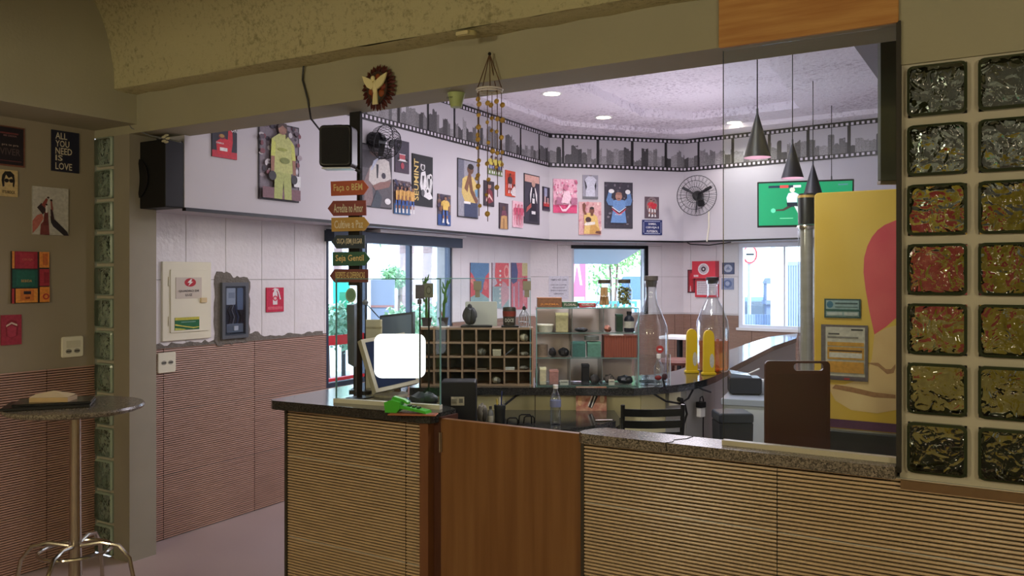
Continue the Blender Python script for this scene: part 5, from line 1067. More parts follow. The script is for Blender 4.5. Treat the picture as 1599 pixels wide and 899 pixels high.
# ------------------------------------------------------------------ small item builder
def item(kind, name, label, cat, x0, x1, ytop, zb, d, col, group=None, dep=None, rz=0.0, m=None, parts=True):
    cx = (x0+x1)/2; x, y = cp(cx, d); w_ = (x1-x0)/FPX*d; h = (HOR-ytop)/FPX*d+EYE-zb; h = max(h, 0.004)
    dep = dep or min(w_, 0.12); m = m or P(col, 0.45)
    t = thing(name, label, cat, (x, y, zb), TH+rz, group); dark = P(tuple(int(c*.6) for c in col)); lite = P(tuple(min(255, int(c*1.25)) for c in col))
    b = MB()
    if kind == 'box':
        b.rbox(-w_/2, -dep/2, 0, w_/2, dep/2, h*.86, 0.003, 1); b.build('body', m, t)
        b = MB(); b.rbox(-w_/2-.001, -dep/2-.001, h*.86, w_/2+.001, dep/2+.001, h, 0.002, 1); b.build('lid', lite, t)
    elif kind == 'tub':
        r = w_/2; b.lathe([(r*.86, 0), (r*.98, h*.8), (r*.9, h*.8)], k=20); b.build('body', m, t, smooth=True); b = MB(); b.lathe([(r, h*.8), (r*1.02, h*.84), (r, h), (0, h)], k=20); b.build('lid', lite, t, smooth=True)
    elif kind == 'bottle':
        r = w_/2; b.lathe([(r*.9, 0), (r, h*.05), (r, h*.62), (r*.8, h*.72), (r*.45, h*.80), (r*.42, h*.86)], k=18); b.build('body', m, t, smooth=True)
        b = MB(); b.lathe([(r*.5, h*.86), (r*.5, h), (0, h)], k=16); b.build('cap', dark, t, smooth=True); b = MB(); b.lathe([(r*1.01, h*.2), (r*1.01, h*.52)], k=18); b.build('paper_label', P((190, 190, 180)), t, smooth=True)
    elif kind == 'roll':
        r = w_/2; b.lathe([(r, 0), (r, h*.96), (r*.9, h), (r*.35, h), (r*.35, h*.3), (0, h*.3)], k=22); b.build('roll', m, t, smooth=True); b = MB(); b.lathe([(r*1.04, 0), (r*1.04, h*.08), (0, h*.08)][::1], k=22); b.build('rim', lite, t, smooth=True)
    elif kind == 'lump':
        R = random.Random(int(x0*7+ytop)); n0 = len(b.v); b.ball((0, 0, h*.5), (w_*.5, dep*.5, h*.5), 12, 8)
        b.v = [(a*R.uniform(.85, 1.1), c*R.uniform(.85, 1.1), max(0.0, e*R.uniform(.85, 1.12))) for a, c, e in b.v]; b.build('body', m, t, smooth=True)
        b = MB(); b.ball((w_*.2, -dep*.25, h*.45), (w_*.28, dep*.3, h*.42), 8, 6); b.v = [(a, c, max(0.0, e)) for a, c, e in b.v]; b.build('fold', dark, t, smooth=True)
    elif kind == 'card':
        b.box(-w_/2, -0.001, 0, w_/2, 0.001, h); b.build('card', m, t); b = MB(); b.box(-w_*.4, -0.003, h*.55, w_*.4, -0.0015, h*.7); b.build('print_line', dark, t)
    return t
# ------------------------------------------------------------------ pigeonhole unit
c = W(745, 560, 4.80); t = thing('pigeonhole_shelf', 'wooden pigeonhole shelf of small square cells on the curved counter', 'shelf', (c.x, c.y, CH), TH)
k = 4.72/FPX; H = 0.330; x0 = (657-745)*k; x1 = (833-745)*k; cw = (x1-x0)/8; D0, D1 = -0.075, 0.085
for i in range(9): b = MB(); x = x0+i*cw; b.box(x-0.005, D0, 0.0, x+0.005, D1, H); b.build('upright', PIGW, t)
for j in range(5):
    b = MB(); z = 0.005+j*(H-0.01)/4
    for i in range(8): b.box(x0+i*cw+0.005, D0+0.002, z-0.005, x0+(i+1)*cw-0.005, D1, z+0.005)
    o = b.build('shelf_board', PIGW, t)
b = MB(); b.box(x0-0.004, D1, 0, x1+0.004, D1+0.006, H); b.build('back_panel', mat('pigeon_back', (104, 102, 96), 0.8), t)
ch = (H-0.01)/4
def cell(px, row): return 4.76, CH+0.010+row*ch
for kind, name, label, cat, a, b_, yt, row, col in (
    ('lump', 'crumpled_bag', 'crumpled cream bag in the top right cell of the pigeonholes', 'bag', 811, 826, 521, 3, (196, 186, 160)),
    ('lump', 'folded_bag', 'grey folded cloth bag in the second row, fourth cell from the right', 'bag', 744, 760, 543, 2, (120, 116, 104)),
    ('box', 'cream_box', 'small cream box in the second row, third cell from the right', 'box', 770, 783, 545, 2, (190, 180, 156)),
    ('lump', 'paper_bundle', 'pale paper bundle in the second row, rightmost cell', 'papers', 811, 826, 549, 2, (150, 142, 124)),
    ('box', 'white_block', 'flat white block in the third row, second cell from the right', 'box', 787, 804, 573, 1, (222, 220, 214)),
    ('lump', 'rag', 'grey rag in the third row, rightmost cell', 'cloth', 810, 826, 571, 1, (140, 134, 122)),
    ('lump', 'crumpled_paper', 'crumpled pale paper in the bottom row, third cell from the right', 'papers', 768, 783, 588, 0, (170, 162, 142)),
    ('box', 'thin_box', 'thin grey brown box in the third row, fourth cell from the right', 'box', 744, 760, 575, 1, (130, 116, 98))):
    d, z = cell(a, row); item(kind, name, label, cat, a, b_, yt, z, d, col, 'things in the pigeonholes', dep=0.06)
c1 = W(789, 556, 4.75); c2 = W(803, 543, 4.75); z0 = cell(0, 2)[1]
b = MB(); b.tube([(c1.x, c1.y, z0+0.003), (c2.x, c2.y, c2.z)], 0.003, 6); tag(b.build('leaning_rod', P((110, 120, 140)), smooth=True), 'thin blue grey rod leaning in a cell of the pigeonholes', 'rod')
# on top of the pigeonholes
ZT = CH+H
def pot(px, d, yt, label, seed, leafy=False):
    x, y = cp(px, d); t = thing('cactus_pot', label, 'potted plant', (x, y, ZT), TH)
    b = MB(); s = 0.027; b.add([(-s*.8, -s*.8, 0.006), (s*.8, -s*.8, 0.006), (s*.8, s*.8, 0.006), (-s*.8, s*.8, 0.006), (-s, -s, 0.055), (s, -s, 0.055), (s, s, 0.055), (-s, s, 0.055)], [(0, 1, 5, 4), (1, 2, 6, 5), (2, 3, 7, 6), (3, 0, 4, 7), (3, 2, 1, 0)])
    b.box(-s*1.1, -s*1.1, 0.048, s*1.1, s*1.1, 0.054); b.build('pot', mat('pot_dark', (70, 62, 66), 0.6), t); b = MB(); b.box(-0.034, -0.034, 0, 0.034, 0.034, 0.006); b.build('saucer', WHITE, t)
    R = random.Random(seed); H_ = (HOR-yt)/FPX*d+EYE-ZT; pts = []; x_ = 0
    for i in range(9): pts.append((x_+(0.0 if not leafy else 0.03*(i/8)**1.5), 0, 0.05+(H_-0.05)*i/8)); x_ += R.uniform(-.004, .004)
    b = MB(); b.tube(pts, [0.008, 0.009, 0.007, 0.009, 0.007, 0.008, 0.006, 0.009, 0.003], 7); b.build('stem', LEAF, t, smooth=True)
    for i in (3, 5, 6, 7):
        p_ = pts[i]; s_ = 1 if R.random() > .5 else -1; b = MB(); b.tube([p_, (p_[0]+s_*0.012, 0, p_[2]+0.012), (p_[0]+s_*0.020, 0, p_[2]+0.045)], [0.004, 0.007, 0.002], 6); b.build('branch', LEAF, t, smooth=True)
    if leafy:
        b = MB(); b.tube([(0, 0, 0.05), (-0.02, 0, 0.10), (-0.012, 0, 0.13)], [0.004, 0.006, 0.002], 6); b.build('pink_shoot', P((196, 120, 120)), t, smooth=True)
pot(667, 4.80, 432, 'tall thin cactus in a dark square pot, left on the pigeonholes behind glass', 3)
pot(693, 4.82, 437, 'slender leaning cactus in a dark pot on the pigeonholes, right of its twin', 9, True)
t = item('lump', 'grey_bag', 'knotted grey plastic bag on a black tray on the pigeonholes', 'bag', 723, 745, 478, ZT+0.012, 4.80, (92, 92, 98), dep=0.08)
b = MB(); b.ball((0.0, 0, 0.105), (0.014, 0.012, 0.018), 8, 6); b.build('knot', P((76, 76, 82)), t, smooth=True)
x, y = cp(745, 4.80); t = thing('black_tray', 'long flat black tray under the grey bag', 'tray', (x, y, ZT), TH); b = MB(); b.rbox(-0.090, -0.05, 0, 0.090, 0.05, 0.011, 0.004, 2); b.build('tray', BLACK, t)
x, y = cp(752, 4.90); t = thing('white_board', 'blank off white board standing behind the grey bag', 'board', (x, y, CH), TH); b = MB(); b.rbox(-0.094, -0.004, 0.0, 0.094, 0.004, 0.475, 0.008, 2); b.build('panel', mat('board_offwhite', (196, 198, 192), 0.5), t)
b = MB(); b.box(-0.08, 0.004, 0.3, 0.08, 0.008, 0.34); b.build('back_strip', WHITE, t)
x, y = cp(796, 4.80); t = thing('patterned_tin', 'dark tin with red and white lettering on the pigeonholes', 'tin', (x, y, ZT+0.011), TH)
b = MB(); b.lathe([(0.036, 0), (0.039, 0.1), (0.036, 0.104), (0.034, 0.104), (0.034, 0.09), (0, 0.09)], k=20); b.build('body', mat('tin_dark', (62, 54, 46), 0.4), t, smooth=True)
b = MB(); b.lathe([(0.0385, 0.052), (0.0398, 0.082)], k=20); b.build('red_band', P((150, 58, 48)), t, smooth=True); text('DOCE', 0.05, 0.02, t, (0, -0.041, 0.03), P((210, 204, 190)))
x, y = cp(797, 4.80); t = thing('black_tray', 'short flat black tray under the patterned tin', 'tray', (x, y, ZT), TH); b = MB(); b.rbox(-0.05, -0.045, 0, 0.05, 0.045, 0.010, 0.004, 2); b.build('tray', BLACK, t)
x, y = cp(819, 4.80); t = thing('wire_figure', 'small white wire basket figure with a knotted top on the pigeonholes', 'ornament', (x, y, ZT), TH)
ww = mat('wire_silver', (190, 190, 196), 0.3, 0.6)
for k_ in range(6): a = PI*k_/6; b = MB(); b.tube([(0.033*math.cos(a)*q, 0.033*math.sin(a)*q, z) for q, z in ((.7, 0), (1, .03), (.8, .07), (.2, .1), (-.2, .1), (-.8, .07), (-1, .03), (-.7, 0))], 0.0018, 5); b.build('wire', ww, t, smooth=True)
for z, r in ((0.002, .023), (.03, .033), (.07, .027)): b = MB(); b.tube([(r*math.cos(a*PI/10), r*math.sin(a*PI/10), z) for a in range(20)], 0.0018, 5, True); b.build('ring', ww, t, smooth=True)
b = MB(); b.ball((0, 0, 0.108), (0.012, 0.012, 0.014), 8, 6); b.build('knot', P((60, 50, 46)), t, smooth=True)
# ------------------------------------------------------------------ glass display case
k = 4.70/FPX; c = W(915, 560, 4.82); t = thing('display_case', 'glass display case with three shelves of small goods on the curved counter', 'display case', (c.x, c.y, CH), TH)
x0, x1 = (835-915)*k, (995-915)*k; D0, D1 = -0.12, 0.12; HC = 0.445
sh_z = [0.004, 0.161, 0.302]
b = MB(); b.box(x0, D0, 0, x0+0.004, D1, HC); b.build('side_pane', GLASS, t); b = MB(); b.box(x1-0.004, D0, 0, x1, D1, HC); b.build('side_pane', GLASS, t)
b = MB(); b.box(x0+0.005, D0, HC-0.005, x1-0.005, D1, HC); b.build('top_pane', GLASS, t)
b = MB(); b.box(x0+0.005, D1-0.006, 0.004, x1-0.005, D1, HC-0.006); b.build('back_panel', mat('case_back', (236, 218, 214), 0.6), t)
for z in sh_z: b = MB(); b.box(x0+0.005, D0+0.004, z-0.003, x1-0.005, D1-0.007, z+0.0025); sf = b.build('shelf', GLASS, t); b = MB(); b.box(x0+0.005, D0+0.003, z-0.003, x1-0.005, D0+0.0045, z+0.0025); b.build('front_edge', mat('shelf_glass_green', (104, 128, 124), 0.15), sf)
b = MB(); b.box(x0-0.001, D0-0.002, 0, x0+0.004, D0, HC); b.box(x1-0.004, D0-0.002, 0, x1+0.001, D0, HC); b.box(x0+0.004, D0-0.002, HC-0.005, x1-0.004, D0, HC+0.001); b.build('edges', GEDGE, t)
b = MB(); b.box(x0+0.004, D0-0.001, 0.002, x1-0.004, D0+0.001, 0.030); b.build('front_lip', GLASS, t)
for px, z0_, z1_ in ((891, .305, .44), (940, .305, .44), (891, .164, .298), (888, .007, .157), (938, .007, .157)):
    b = MB(); x = (px-915)*k; b.box(x-0.002, D0+0.005, z0_, x+0.002, D1-0.008, z1_); b.build('divider', mat('divider_glass', (112, 116, 116), 0.2), t)
g = 'goods in the glass display case'
Z = [CH+z+0.003 for z in sh_z]
for a in (('tub', 'white_tub', 'low white tub with a green end, top shelf left', 'tub', 838, 865, 506, 2, 4.78, (206, 206, 190)),
          ('box', 'cream_box', 'tall cream box with a dark clip, top shelf of the display case', 'box', 868, 887, 488, 2, 4.78, (186, 180, 140)),
          ('lump', 'coiled_strap', 'black coiled strap on the top shelf, middle compartment', 'cord', 897, 918, 511, 2, 4.76, (44, 44, 48)),
          ('lump', 'pink_trinket', 'little salmon pink trinket on the top shelf', 'trinket', 943, 955, 508, 2, 4.76, (206, 140, 120)),
          ('box', 'green_carton', 'black and green carton beside the black bottle, top shelf', 'box', 962, 972, 490, 2, 4.80, (40, 66, 54)),
          ('bottle', 'black_bottle', 'squat black bottle with a grey label, top shelf right', 'bottle', 975, 991, 486, 2, 4.76, (34, 38, 52)),
          ('roll', 'brown_roll', 'brown tape roll on the middle shelf, left', 'roll', 838, 856, 537, 1, 4.77, (128, 112, 98)),
          ('lump', 'dark_pouch', 'small dark pouch beside the brown roll', 'pouch', 857, 869, 543, 1, 4.78, (56, 54, 58)),
          ('lump', 'black_pouch', 'round black pouch beside the teal cartons', 'pouch', 872, 889, 543, 1, 4.77, (36, 38, 44)),
          ('box', 'teal_carton', 'teal carton with white label squares, left of the pair', 'box', 892, 914, 533, 1, 4.77, (70, 116, 112)),
          ('box', 'teal_carton', 'pale teal carton, right of the pair', 'box', 917, 938, 533, 1, 4.77, (96, 144, 132)),
          ('box', 'white_carton', 'narrow white carton on the bottom shelf, left', 'box', 843, 853, 573, 0, 4.76, (206, 200, 170)),
          ('bottle', 'white_bottle', 'slim white bottle at the left end of the bottom shelf', 'bottle', 836, 842, 567, 0, 4.80, (200, 200, 196)),
          ('box', 'red_white_carton', 'small carton with red and white print on the bottom shelf', 'box', 858, 872, 577, 0, 4.78, (172, 128, 124)),
          ('card', 'price_card', 'white price card at the front of the bottom shelf, left', 'card', 875, 888, 593, 0, 4.72, (206, 208, 200)),
          ('card', 'price_card', 'white price card at the front of the bottom shelf, right', 'card', 951, 960, 592, 0, 4.72, (214, 210, 196)),
          ('box', 'black_case', 'upright black case on the bottom shelf, middle', 'case', 909, 920, 568, 0, 4.79, (32, 34, 42)),
          ('lump', 'cable_bundle', 'grey cable bundle right of the black case', 'cables', 921, 936, 585, 0, 4.78, (84, 82, 84)),
          ('lump', 'grey_pouch', 'grey zipped pouch on the bottom shelf', 'pouch', 943, 960, 584, 0, 4.79, (116, 108, 104)),
          ('lump', 'black_wallet', 'black wallet at the right end of the bottom shelf', 'wallet', 963, 989, 586, 0, 4.77, (38, 42, 50))):
    item(a[0], a[1], a[2], a[3], a[4], a[5], a[6], Z[a[7]], a[8], a[9], g, dep=0.07)
item('roll', 'round_tin', 'round grey tin lying on the teal cartons', 'tin', 913, 936, 524, Z[1]+0.094, 4.77, (120, 126, 124), g)
x, y = cp(967, 4.79); t = thing('corrugated_box', 'reddish brown fluted box filling the right of the middle shelf', 'box', (x, y, Z[1]), TH, g)
b = MB(); n = 26; w_ = 0.185; v = []
prof = [(-w_/2+w_*i/n, -0.07-(0.004 if i % 2 else 0)) for i in range(n+1)]
b.prism(prof+[(w_/2, 0.07), (-w_/2, 0.07)], 0.0, 0.122); b.build('body', mat('fluted_brown', (140, 78, 64), 0.6), t); b = MB(); b.box(-0.06, -0.04, 0.122, 0.02, 0.02, 0.128); b.build('paper_slip', WHITE, t)
# boxes and jars on the case
ZC = CH+HC
for a in (('box', 'dark_carton', 'brown printed carton with an open flap, on the display case left', 'box', 839, 877, 464, 4.82, (140, 96, 70)), ('box', 'green_carton', 'green printed carton on the display case, middle', 'box', 878, 902, 471, 4.82, (66, 100, 76)), ('box', 'red_carton', 'red printed carton on the display case, right', 'box', 904, 930, 473, 4.82, (176, 62, 66))):
    t = item(a[0], a[1], a[2], a[3], a[4], a[5], a[6], ZC, a[7], a[8], 'cartons on the display case', dep=0.10)
    text({'dark_carton': 'JUREMA', 'green_carton': 'FLORAL', 'red_carton': 'VERMELHO'}[a[1]], (a[5]-a[4])*.0028, 0.014, t, (0.0, -0.0525, 0.016), P((224, 150, 80) if a[1] == 'dark_carton' else (220, 206, 196)))
TG = glassmat('bottle_glass', (0.92, 0.955, 0.955), 3.0, 0.05, 1.5, 0.85)
def hollow(prof, th, base=0.006):
    return [(0.0001, prof[0][1])]+prof+[(prof[-1][0]-th, prof[-1][1])]
def jar(px, d, w_, h, label, fill):
    x, y = cp(px, d); t = thing('glass_jar', label, 'jar', (x, y, ZC), TH); r = w_/2
    b = MB(); b.lathe(hollow([(r*.9, 0), (r, 0.012), (r, h*.62), (r*.72, h*.76), (r*.74, h*.88)], 0.003), k=24, cap=False); b.build('glass', TG, t, smooth=True)
    b = MB(); b.lathe([(r*.80, h*.86), (r*.80, h), (0, h)], k=20); b.build('lid', mat('lid_dark', (78, 74, 66), 0.4, 0.3), t, smooth=True)
    R = random.Random(int(px))
    if fill == 'corks':
        for i in range(5):
            a = i*1.3; q = r*.42; b = MB(); zz = 0.012+(i//3)*0.052; b.tube([(q*math.cos(a), q*math.sin(a), zz), (q*.7*math.cos(a), q*.7*math.sin(a), zz+0.05)], 0.011, 8); b.build('cork', mat('cork_tan', (214, 168, 116), 0.8, var=0.2), t)
    else:
        b = MB()
        for i in range(110): a = R.uniform(0, 6.28); q = r*.74*math.sqrt(R.random()); b.ball((q*math.cos(a), q*math.sin(a), 0.016+R.random()*h*.62), (0.008, 0.008, 0.007), 5, 3)
        o = b.build('bottle_caps', mat('caps_green', (150, 152, 92), 0.5, var=0.6, vscale=60), t); o['kind'] = 'stuff'
jar(944, 4.83, 0.092, 0.158, 'glass jar with a dark lid holding corks, on the display case', 'corks')
jar(975, 4.83, 0.092, 0.160, 'glass jar packed full of green bits, right on the display case', 'caps')
# ------------------------------------------------------------------ giant bottles and their stands
x, y = cp(1017, 4.93); t = thing('giant_bottle', 'giant empty clear bottle with a dark stopper beside the display case', 'bottle', (x, y, CH), TH)
b = MB(); b.lathe(hollow([(0.088, 0), (0.100, 0.012), (0.100, 0.27), (0.094, 0.33), (0.066, 0.40), (0.040, 0.46), (0.033, 0.50), (0.033, 0.575), (0.037, 0.58), (0.037, 0.595)], 0.0035), k=36, cap=False); b.build('glass', TG, t, smooth=True)
b = MB(); b.lathe([(0.030, 0.56), (0.036, 0.596), (0.042, 0.60), (0.042, 0.625), (0.0, 0.627)], k=20); b.build('stopper', mat('stopper_grey', (86, 80, 76), 0.5), t, smooth=True)
b = MB(); b.plate(ell(0.035, 0.20, 0.022, 0.022, 18), -0.102, -0.0995); st = b.build('round_label', P((178, 60, 58)), t); b = MB(); b.box(0.026, -0.1035, 0.196, 0.044, -0.1022, 0.203); b.build('label_band', WHITE, st)
x, y = cp(1015, 4.76); t = thing('acrylic_holder', 'clear acrylic holder wrapping the foot of the giant empty bottle', 'holder', (x, y, CH), TH)
for nm, bx in (('front_pane', (-0.067, -0.003, 0.003, 0.115, 0.001, 0.175)), ('side_pane', (-0.070, 0.002, 0.003, -0.067, 0.06, 0.175)), ('side_pane', (0.115, 0.002, 0.003, 0.118, 0.06, 0.175)), ('base', (-0.070, -0.003, 0.0, 0.118, 0.06, 0.003))):
    b = MB(); b.box(*bx); b.build(nm, GLASS, t)
b = MB(); b.box(-0.071, -0.004, 0.0, -0.067, 0.0, 0.178); b.box(0.115, -0.004, 0, 0.119, 0, 0.178); b.build('edges', mat('acryl_edge', (200, 215, 225), 0.2), t)
x, y = cp(1029, 4.71); t = thing('small_clear_bottle', 'small clear bottle in front of the giant empty bottle', 'bottle', (x, y, CH), TH)
b = MB(); b.lathe(hollow([(0.024, 0), (0.027, 0.008), (0.027, 0.11), (0.012, 0.145), (0.010, 0.165)], 0.002), k=20, cap=False); b.build('glass', TG, t, smooth=True); b = MB(); b.lathe([(0.012, 0.16), (0.013, 0.182), (0, 0.183)], k=12); b.build('cap', WHITE, t, smooth=True)
x, y = cp(1034, 4.685); t = thing('ribbon_bow', 'dark red and black ribbon bow at the foot of the small clear bottle', 'ribbon', (x, y, CH), TH)
rb = mat('bow_red', (120, 40, 44), 0.5)
b = MB(); b.ball((-0.020, 0, 0.052), (0.020, 0.006, 0.014), 8, 6); b.build('loop', rb, t, smooth=True); b = MB(); b.ball((0.016, 0, 0.058), (0.016, 0.006, 0.019), 8, 6); b.build('loop', P((60, 30, 40)), t, smooth=True); b = MB(); b.tube([(0.004, 0, 0.05), (0.010, -0.002, 0.025), (0.016, 0, 0.003)], [0.006, 0.005, 0.007], 6); b.build('tail', BLACK, t, smooth=True)
x, y = cp(1113, 5.48); t = thing('giant_bottle', 'giant clear bottle one third full of amber liquor between the yellow stands', 'bottle', (x, y, CH), TH)
b = MB(); b.lathe(hollow([(0.095, 0), (0.107, 0.014), (0.107, 0.27), (0.100, 0.33), (0.066, 0.42), (0.040, 0.47), (0.034, 0.50), (0.034, 0.57), (0.040, 0.575), (0.040, 0.60)], 0.0035), k=36, cap=False); b.build('glass', TG, t, smooth=True)
b = MB(); b.lathe([(0.098, 0.007), (0.1025, 0.02), (0.1025, 0.205), (0.0, 0.205)], k=36); b.build('liquor', glassmat('amber_liquor', (0.97, 0.62, 0.22), 1.2, 0.05), t, smooth=True)
b = MB(); b.lathe([(0.030, 0.575), (0.042, 0.60), (0.042, 0.618), (0.0, 0.62)], k=20); b.build('stopper', mat('stopper_black', (50, 48, 50), 0.5), t, smooth=True)
YEL = mat('yellow_plastic', (206, 176, 30), 0.4, var=0.08)
for px, d, lab in ((1080.5, 5.38, 'rounded yellow plastic stand left of the amber bottle'), (1107, 5.27, 'rounded yellow plastic stand in front of the amber bottle')):
    x, y = cp(px, d); t = thing('yellow_stand', lab, 'stand', (x, y, CH), TH, 'yellow stands')
    b = MB(); p = [(-0.036, 0.0), (0.036, 0.0), (0.033, 0.24)]+[(0.031*math.cos(a), 0.25+0.034*math.sin(a)) for a in (0.3, .8, 1.3, 1.8, 2.3, 2.8)]+[(-0.033, 0.24)]
    b.plate(p, -0.014, 0.014); b.build('upright', YEL, t); b = MB(); b.rbox(-0.045, -0.022, 0, 0.045, 0.022, 0.016, 0.006, 2); b.build('foot', YEL, t)
    b = MB(); b.plate(ell(0.018, 0.09, 0.014, 0.045, 14), -0.0155, -0.0142); b.build('worn_patch', P((190, 190, 180)), t)
# ------------------------------------------------------------------ things on the left counter
def on(px, py, z): v = onZ(px, py, z); return v
c = W(620, 568, 4.13)
t = thing('monitor', 'tilted beige framed monitor with a blank white rounded picture on the left counter', 'monitor', (c.x, c.y, 0))
def quadslab(b, q, th, n):
    a = [Vector(p) for p in q]; o = Vector(n)*th; b.add(a+[p+o for p in a], [(0, 1, 2, 3), (7, 6, 5, 4), (0, 4, 5, 1), (1, 5, 6, 2), (2, 6, 7, 3), (3, 7, 4, 0)]); return b
BLq, BRq, TLq = W(588, 613, 4.13), W(656, 597, 4.36), W(564, 530, 4.20); TRq = TLq+BRq-BLq
nn = (BRq-BLq).cross(TLq-BLq).normalized()
if nn.dot(Vector((-sT, cT, 0))) < 0: nn = -nn
O = Vector((c.x, c.y, 0)); loc = lambda v: tuple(v-O)
b = quadslab(MB(), [loc(q) for q in (BLq, BRq, TRq, TLq)], 0.03, nn); b.build('beige_housing', mat('old_beige', (176, 166, 146), 0.5), t)
ce = (BLq+BRq+TRq+TLq)/4; ins = [ce+(q-ce)*0.86-nn*0.002 for q in (BLq, BRq, TRq, TLq)]
b = quadslab(MB(), [loc(q) for q in ins], 0.0015, nn); b.build('screen', mat('screen_blue', (32, 42, 66), 0.12), t)
wc = W(625, 555.5, 4.07); b = MB(); kk = 4.07/FPX; b.plate(rrect(-40*kk, -34.5*kk, 40*kk, 34.5*kk, 12*kk, 6), -0.004, 0.0); o = b.build('lit_picture', mat('white_lit', (255, 255, 255), 0.4, emit=1.6), t, loc(wc), TH); o['label'] = 'blank bright white rounded rectangle'  # glowing white cover square added in front of the dark screen, no real picture
b = MB(); m0 = ce-O+nn*0.03; b.tube([tuple(m0), (m0.x-0.02, m0.y+0.05, 1.20), (m0.x-0.02, m0.y+0.05, CH+0.015)], 0.02, 8); b.lathe([(0.09, CH), (0.09, CH+0.012), (0.0, CH+0.02)], (m0.x-0.02, m0.y+0.05, 0), 20); b.build('stand', mat('old_beige', (176, 166, 146), 0.5), t)
x, y = cp(552, 4.42); t = thing('edge_on_display', 'slim dark screen seen edge-on beside the black post', 'screen', (x, y, CH), TH)
b = MB(); b.add([(-0.028, 0, 0.16), (0.006, 0, 0.14), (0.006, 0, 0.47), (-0.035, 0, 0.47), (-0.028, 0.24, 0.16), (0.006, 0.24, 0.14), (0.006, 0.24, 0.47), (-0.035, 0.24, 0.47)], [(0, 1, 2, 3), (7, 6, 5, 4), (0, 4, 5, 1), (1, 5, 6, 2), (2, 6, 7, 3), (3, 7, 4, 0)]); b.build('panel', mat('display_dark', (78, 86, 94), 0.4), t)
b = MB(); b.box(-0.03, 0.04, 0.0, 0.004, 0.2, 0.012); b.box(-0.018, 0.10, 0.012, -0.006, 0.14, 0.17); b.build('stand', BLACK, t)
x, y = cp(618, 4.80); t = thing('grey_monitor', 'grey monitor standing behind the tilted beige one', 'monitor', (x, y, CH), TH-0.3)
b = MB(); b.add([(-0.10, 0, 0.12), (0.11, 0, 0.12), (0.11, 0, 0.42), (-0.10, 0, 0.395), (-0.10, 0.03, 0.12), (0.11, 0.03, 0.12), (0.11, 0.03, 0.42), (-0.10, 0.03, 0.395)], [(0, 1, 2, 3), (7, 6, 5, 4), (0, 4, 5, 1), (1, 5, 6, 2), (2, 6, 7, 3), (3, 7, 4, 0)]); b.build('casing', mat('monitor_grey', (84, 90, 98), 0.4), t)
b = MB(); b.add([(-0.09, -0.001, 0.14), (0.10, -0.001, 0.14), (0.10, -0.001, 0.405), (-0.09, -0.001, 0.384)], [(0, 1, 2, 3)]); b.build('screen', mat('monitor_pale', (128, 146, 168), 0.15), t); b = MB(); b.box(-0.06, -0.05, 0, 0.06, 0.09, 0.012); b.box(-0.015, 0.03, 0.012, 0.015, 0.045, 0.2); b.build('stand', BLACK, t)
x, y = cp(584, 4.66); t = thing('cream_card', 'cream card box standing behind the tilted monitor', 'box', (x, y, CH), TH); b = MB(); b.rbox(-0.045, -0.02, 0, 0.045, 0.02, 0.38, 0.003, 1); b.build('body', mat('cream_card', (214, 204, 168), 0.6), t); b = MB(); b.box(-0.046, -0.021, 0.33, 0.046, 0.021, 0.342); b.build('fold', P((190, 178, 140)), t)
x, y = cp(571, 4.46); t = thing('desk_lamp', 'thin desk lamp with a tiny round head above the edge-on screen', 'lamp', (x, y, CH), TH)
b = MB(); b.lathe([(0.035, 0), (0.035, 0.01), (0, 0.015)], k=14); b.build('base', BLACKM, t); b = MB(); b.tube([(0, 0, 0.01), (0.0, 0, 0.48), (0.02, 0, 0.46), (0.075, 0, 0.40)], 0.003, 6); b.build('arm', BLACKM, t, smooth=True); b = MB(); b.lathe([(0.012, 0.47), (0.018, 0.485), (0.006, 0.497), (0, 0.497)], k=12); b.build('head', mat('lamp_grey', (120, 124, 126), 0.4), t, smooth=True)
c = onZ(578, 620, CH); t = thing('brown_carton', 'flattened brown carton under the tilted monitor', 'box', (c.x+.02, c.y+0.13, CH), TH+0.3); b = MB(); b.add([(-0.05, -0.03, 0), (0.06, -0.03, 0), (0.06, 0.05, 0), (-0.05, 0.05, 0), (-0.045, -0.03, 0.045), (0.05, -0.03, 0.03), (0.05, 0.05, 0.035), (-0.04, 0.05, 0.05)], [(3, 2, 1, 0), (4, 5, 6, 7), (0, 1, 5, 4), (1, 2, 6, 5), (2, 3, 7, 6), (3, 0, 4, 7)]); b.build('body', mat('carton_brown', (142, 112, 84), 0.8, var=0.2), t); b = MB(); b.box(-0.01, -0.0315, 0.0, 0.004, -0.0302, 0.03); b.build('tape', P((190, 170, 130)), t)
c = onZ(643, 648, CH); t = thing('orange_folder', 'flat orange brown folder under the green card machine', 'folder', (c.x, c.y+0.02, CH), TH-0.12); b = MB(); b.rbox(-0.115, -0.035, 0, 0.105, 0.03, 0.004, 0.002, 1); b.build('cover', mat('folder_orange', (176, 104, 66), 0.6), t); b = MB(); b.box(-0.11, -0.03, 0.004, 0.10, 0.027, 0.0055); b.build('sheet', P((160, 92, 60)), t)
c = onZ(636, 646, CH); t = thing('card_machine', 'bright green card machine lying on the orange folder', 'card machine', (c.x, c.y+0.005, CH+0.0056), TH-0.25)
GR = mat('bright_green', (72, 190, 50), 0.35, var=0.06)
b = MB(); b.plate([(-0.10, 0.0), (-0.045, 0.0), (-0.03, 0.018), (-0.03, 0.048), (-0.07, 0.058), (-0.105, 0.045)], -0.025, 0.035); b.build('head_unit', GR, t)
b = MB(); b.add([(-0.03, -0.02, 0.02), (0.095, -0.02, 0.0), (0.105, 0.03, 0.0), (-0.03, 0.03, 0.02), (-0.03, -0.02, 0.034), (0.09, -0.02, 0.012), (0.10, 0.03, 0.012), (-0.03, 0.03, 0.034)], [(3, 2, 1, 0), (4, 5, 6, 7), (0, 1, 5, 4), (1, 2, 6, 5), (2, 3, 7, 6), (3, 0, 4, 7)]); b.build('keypad_arm', GR, t)
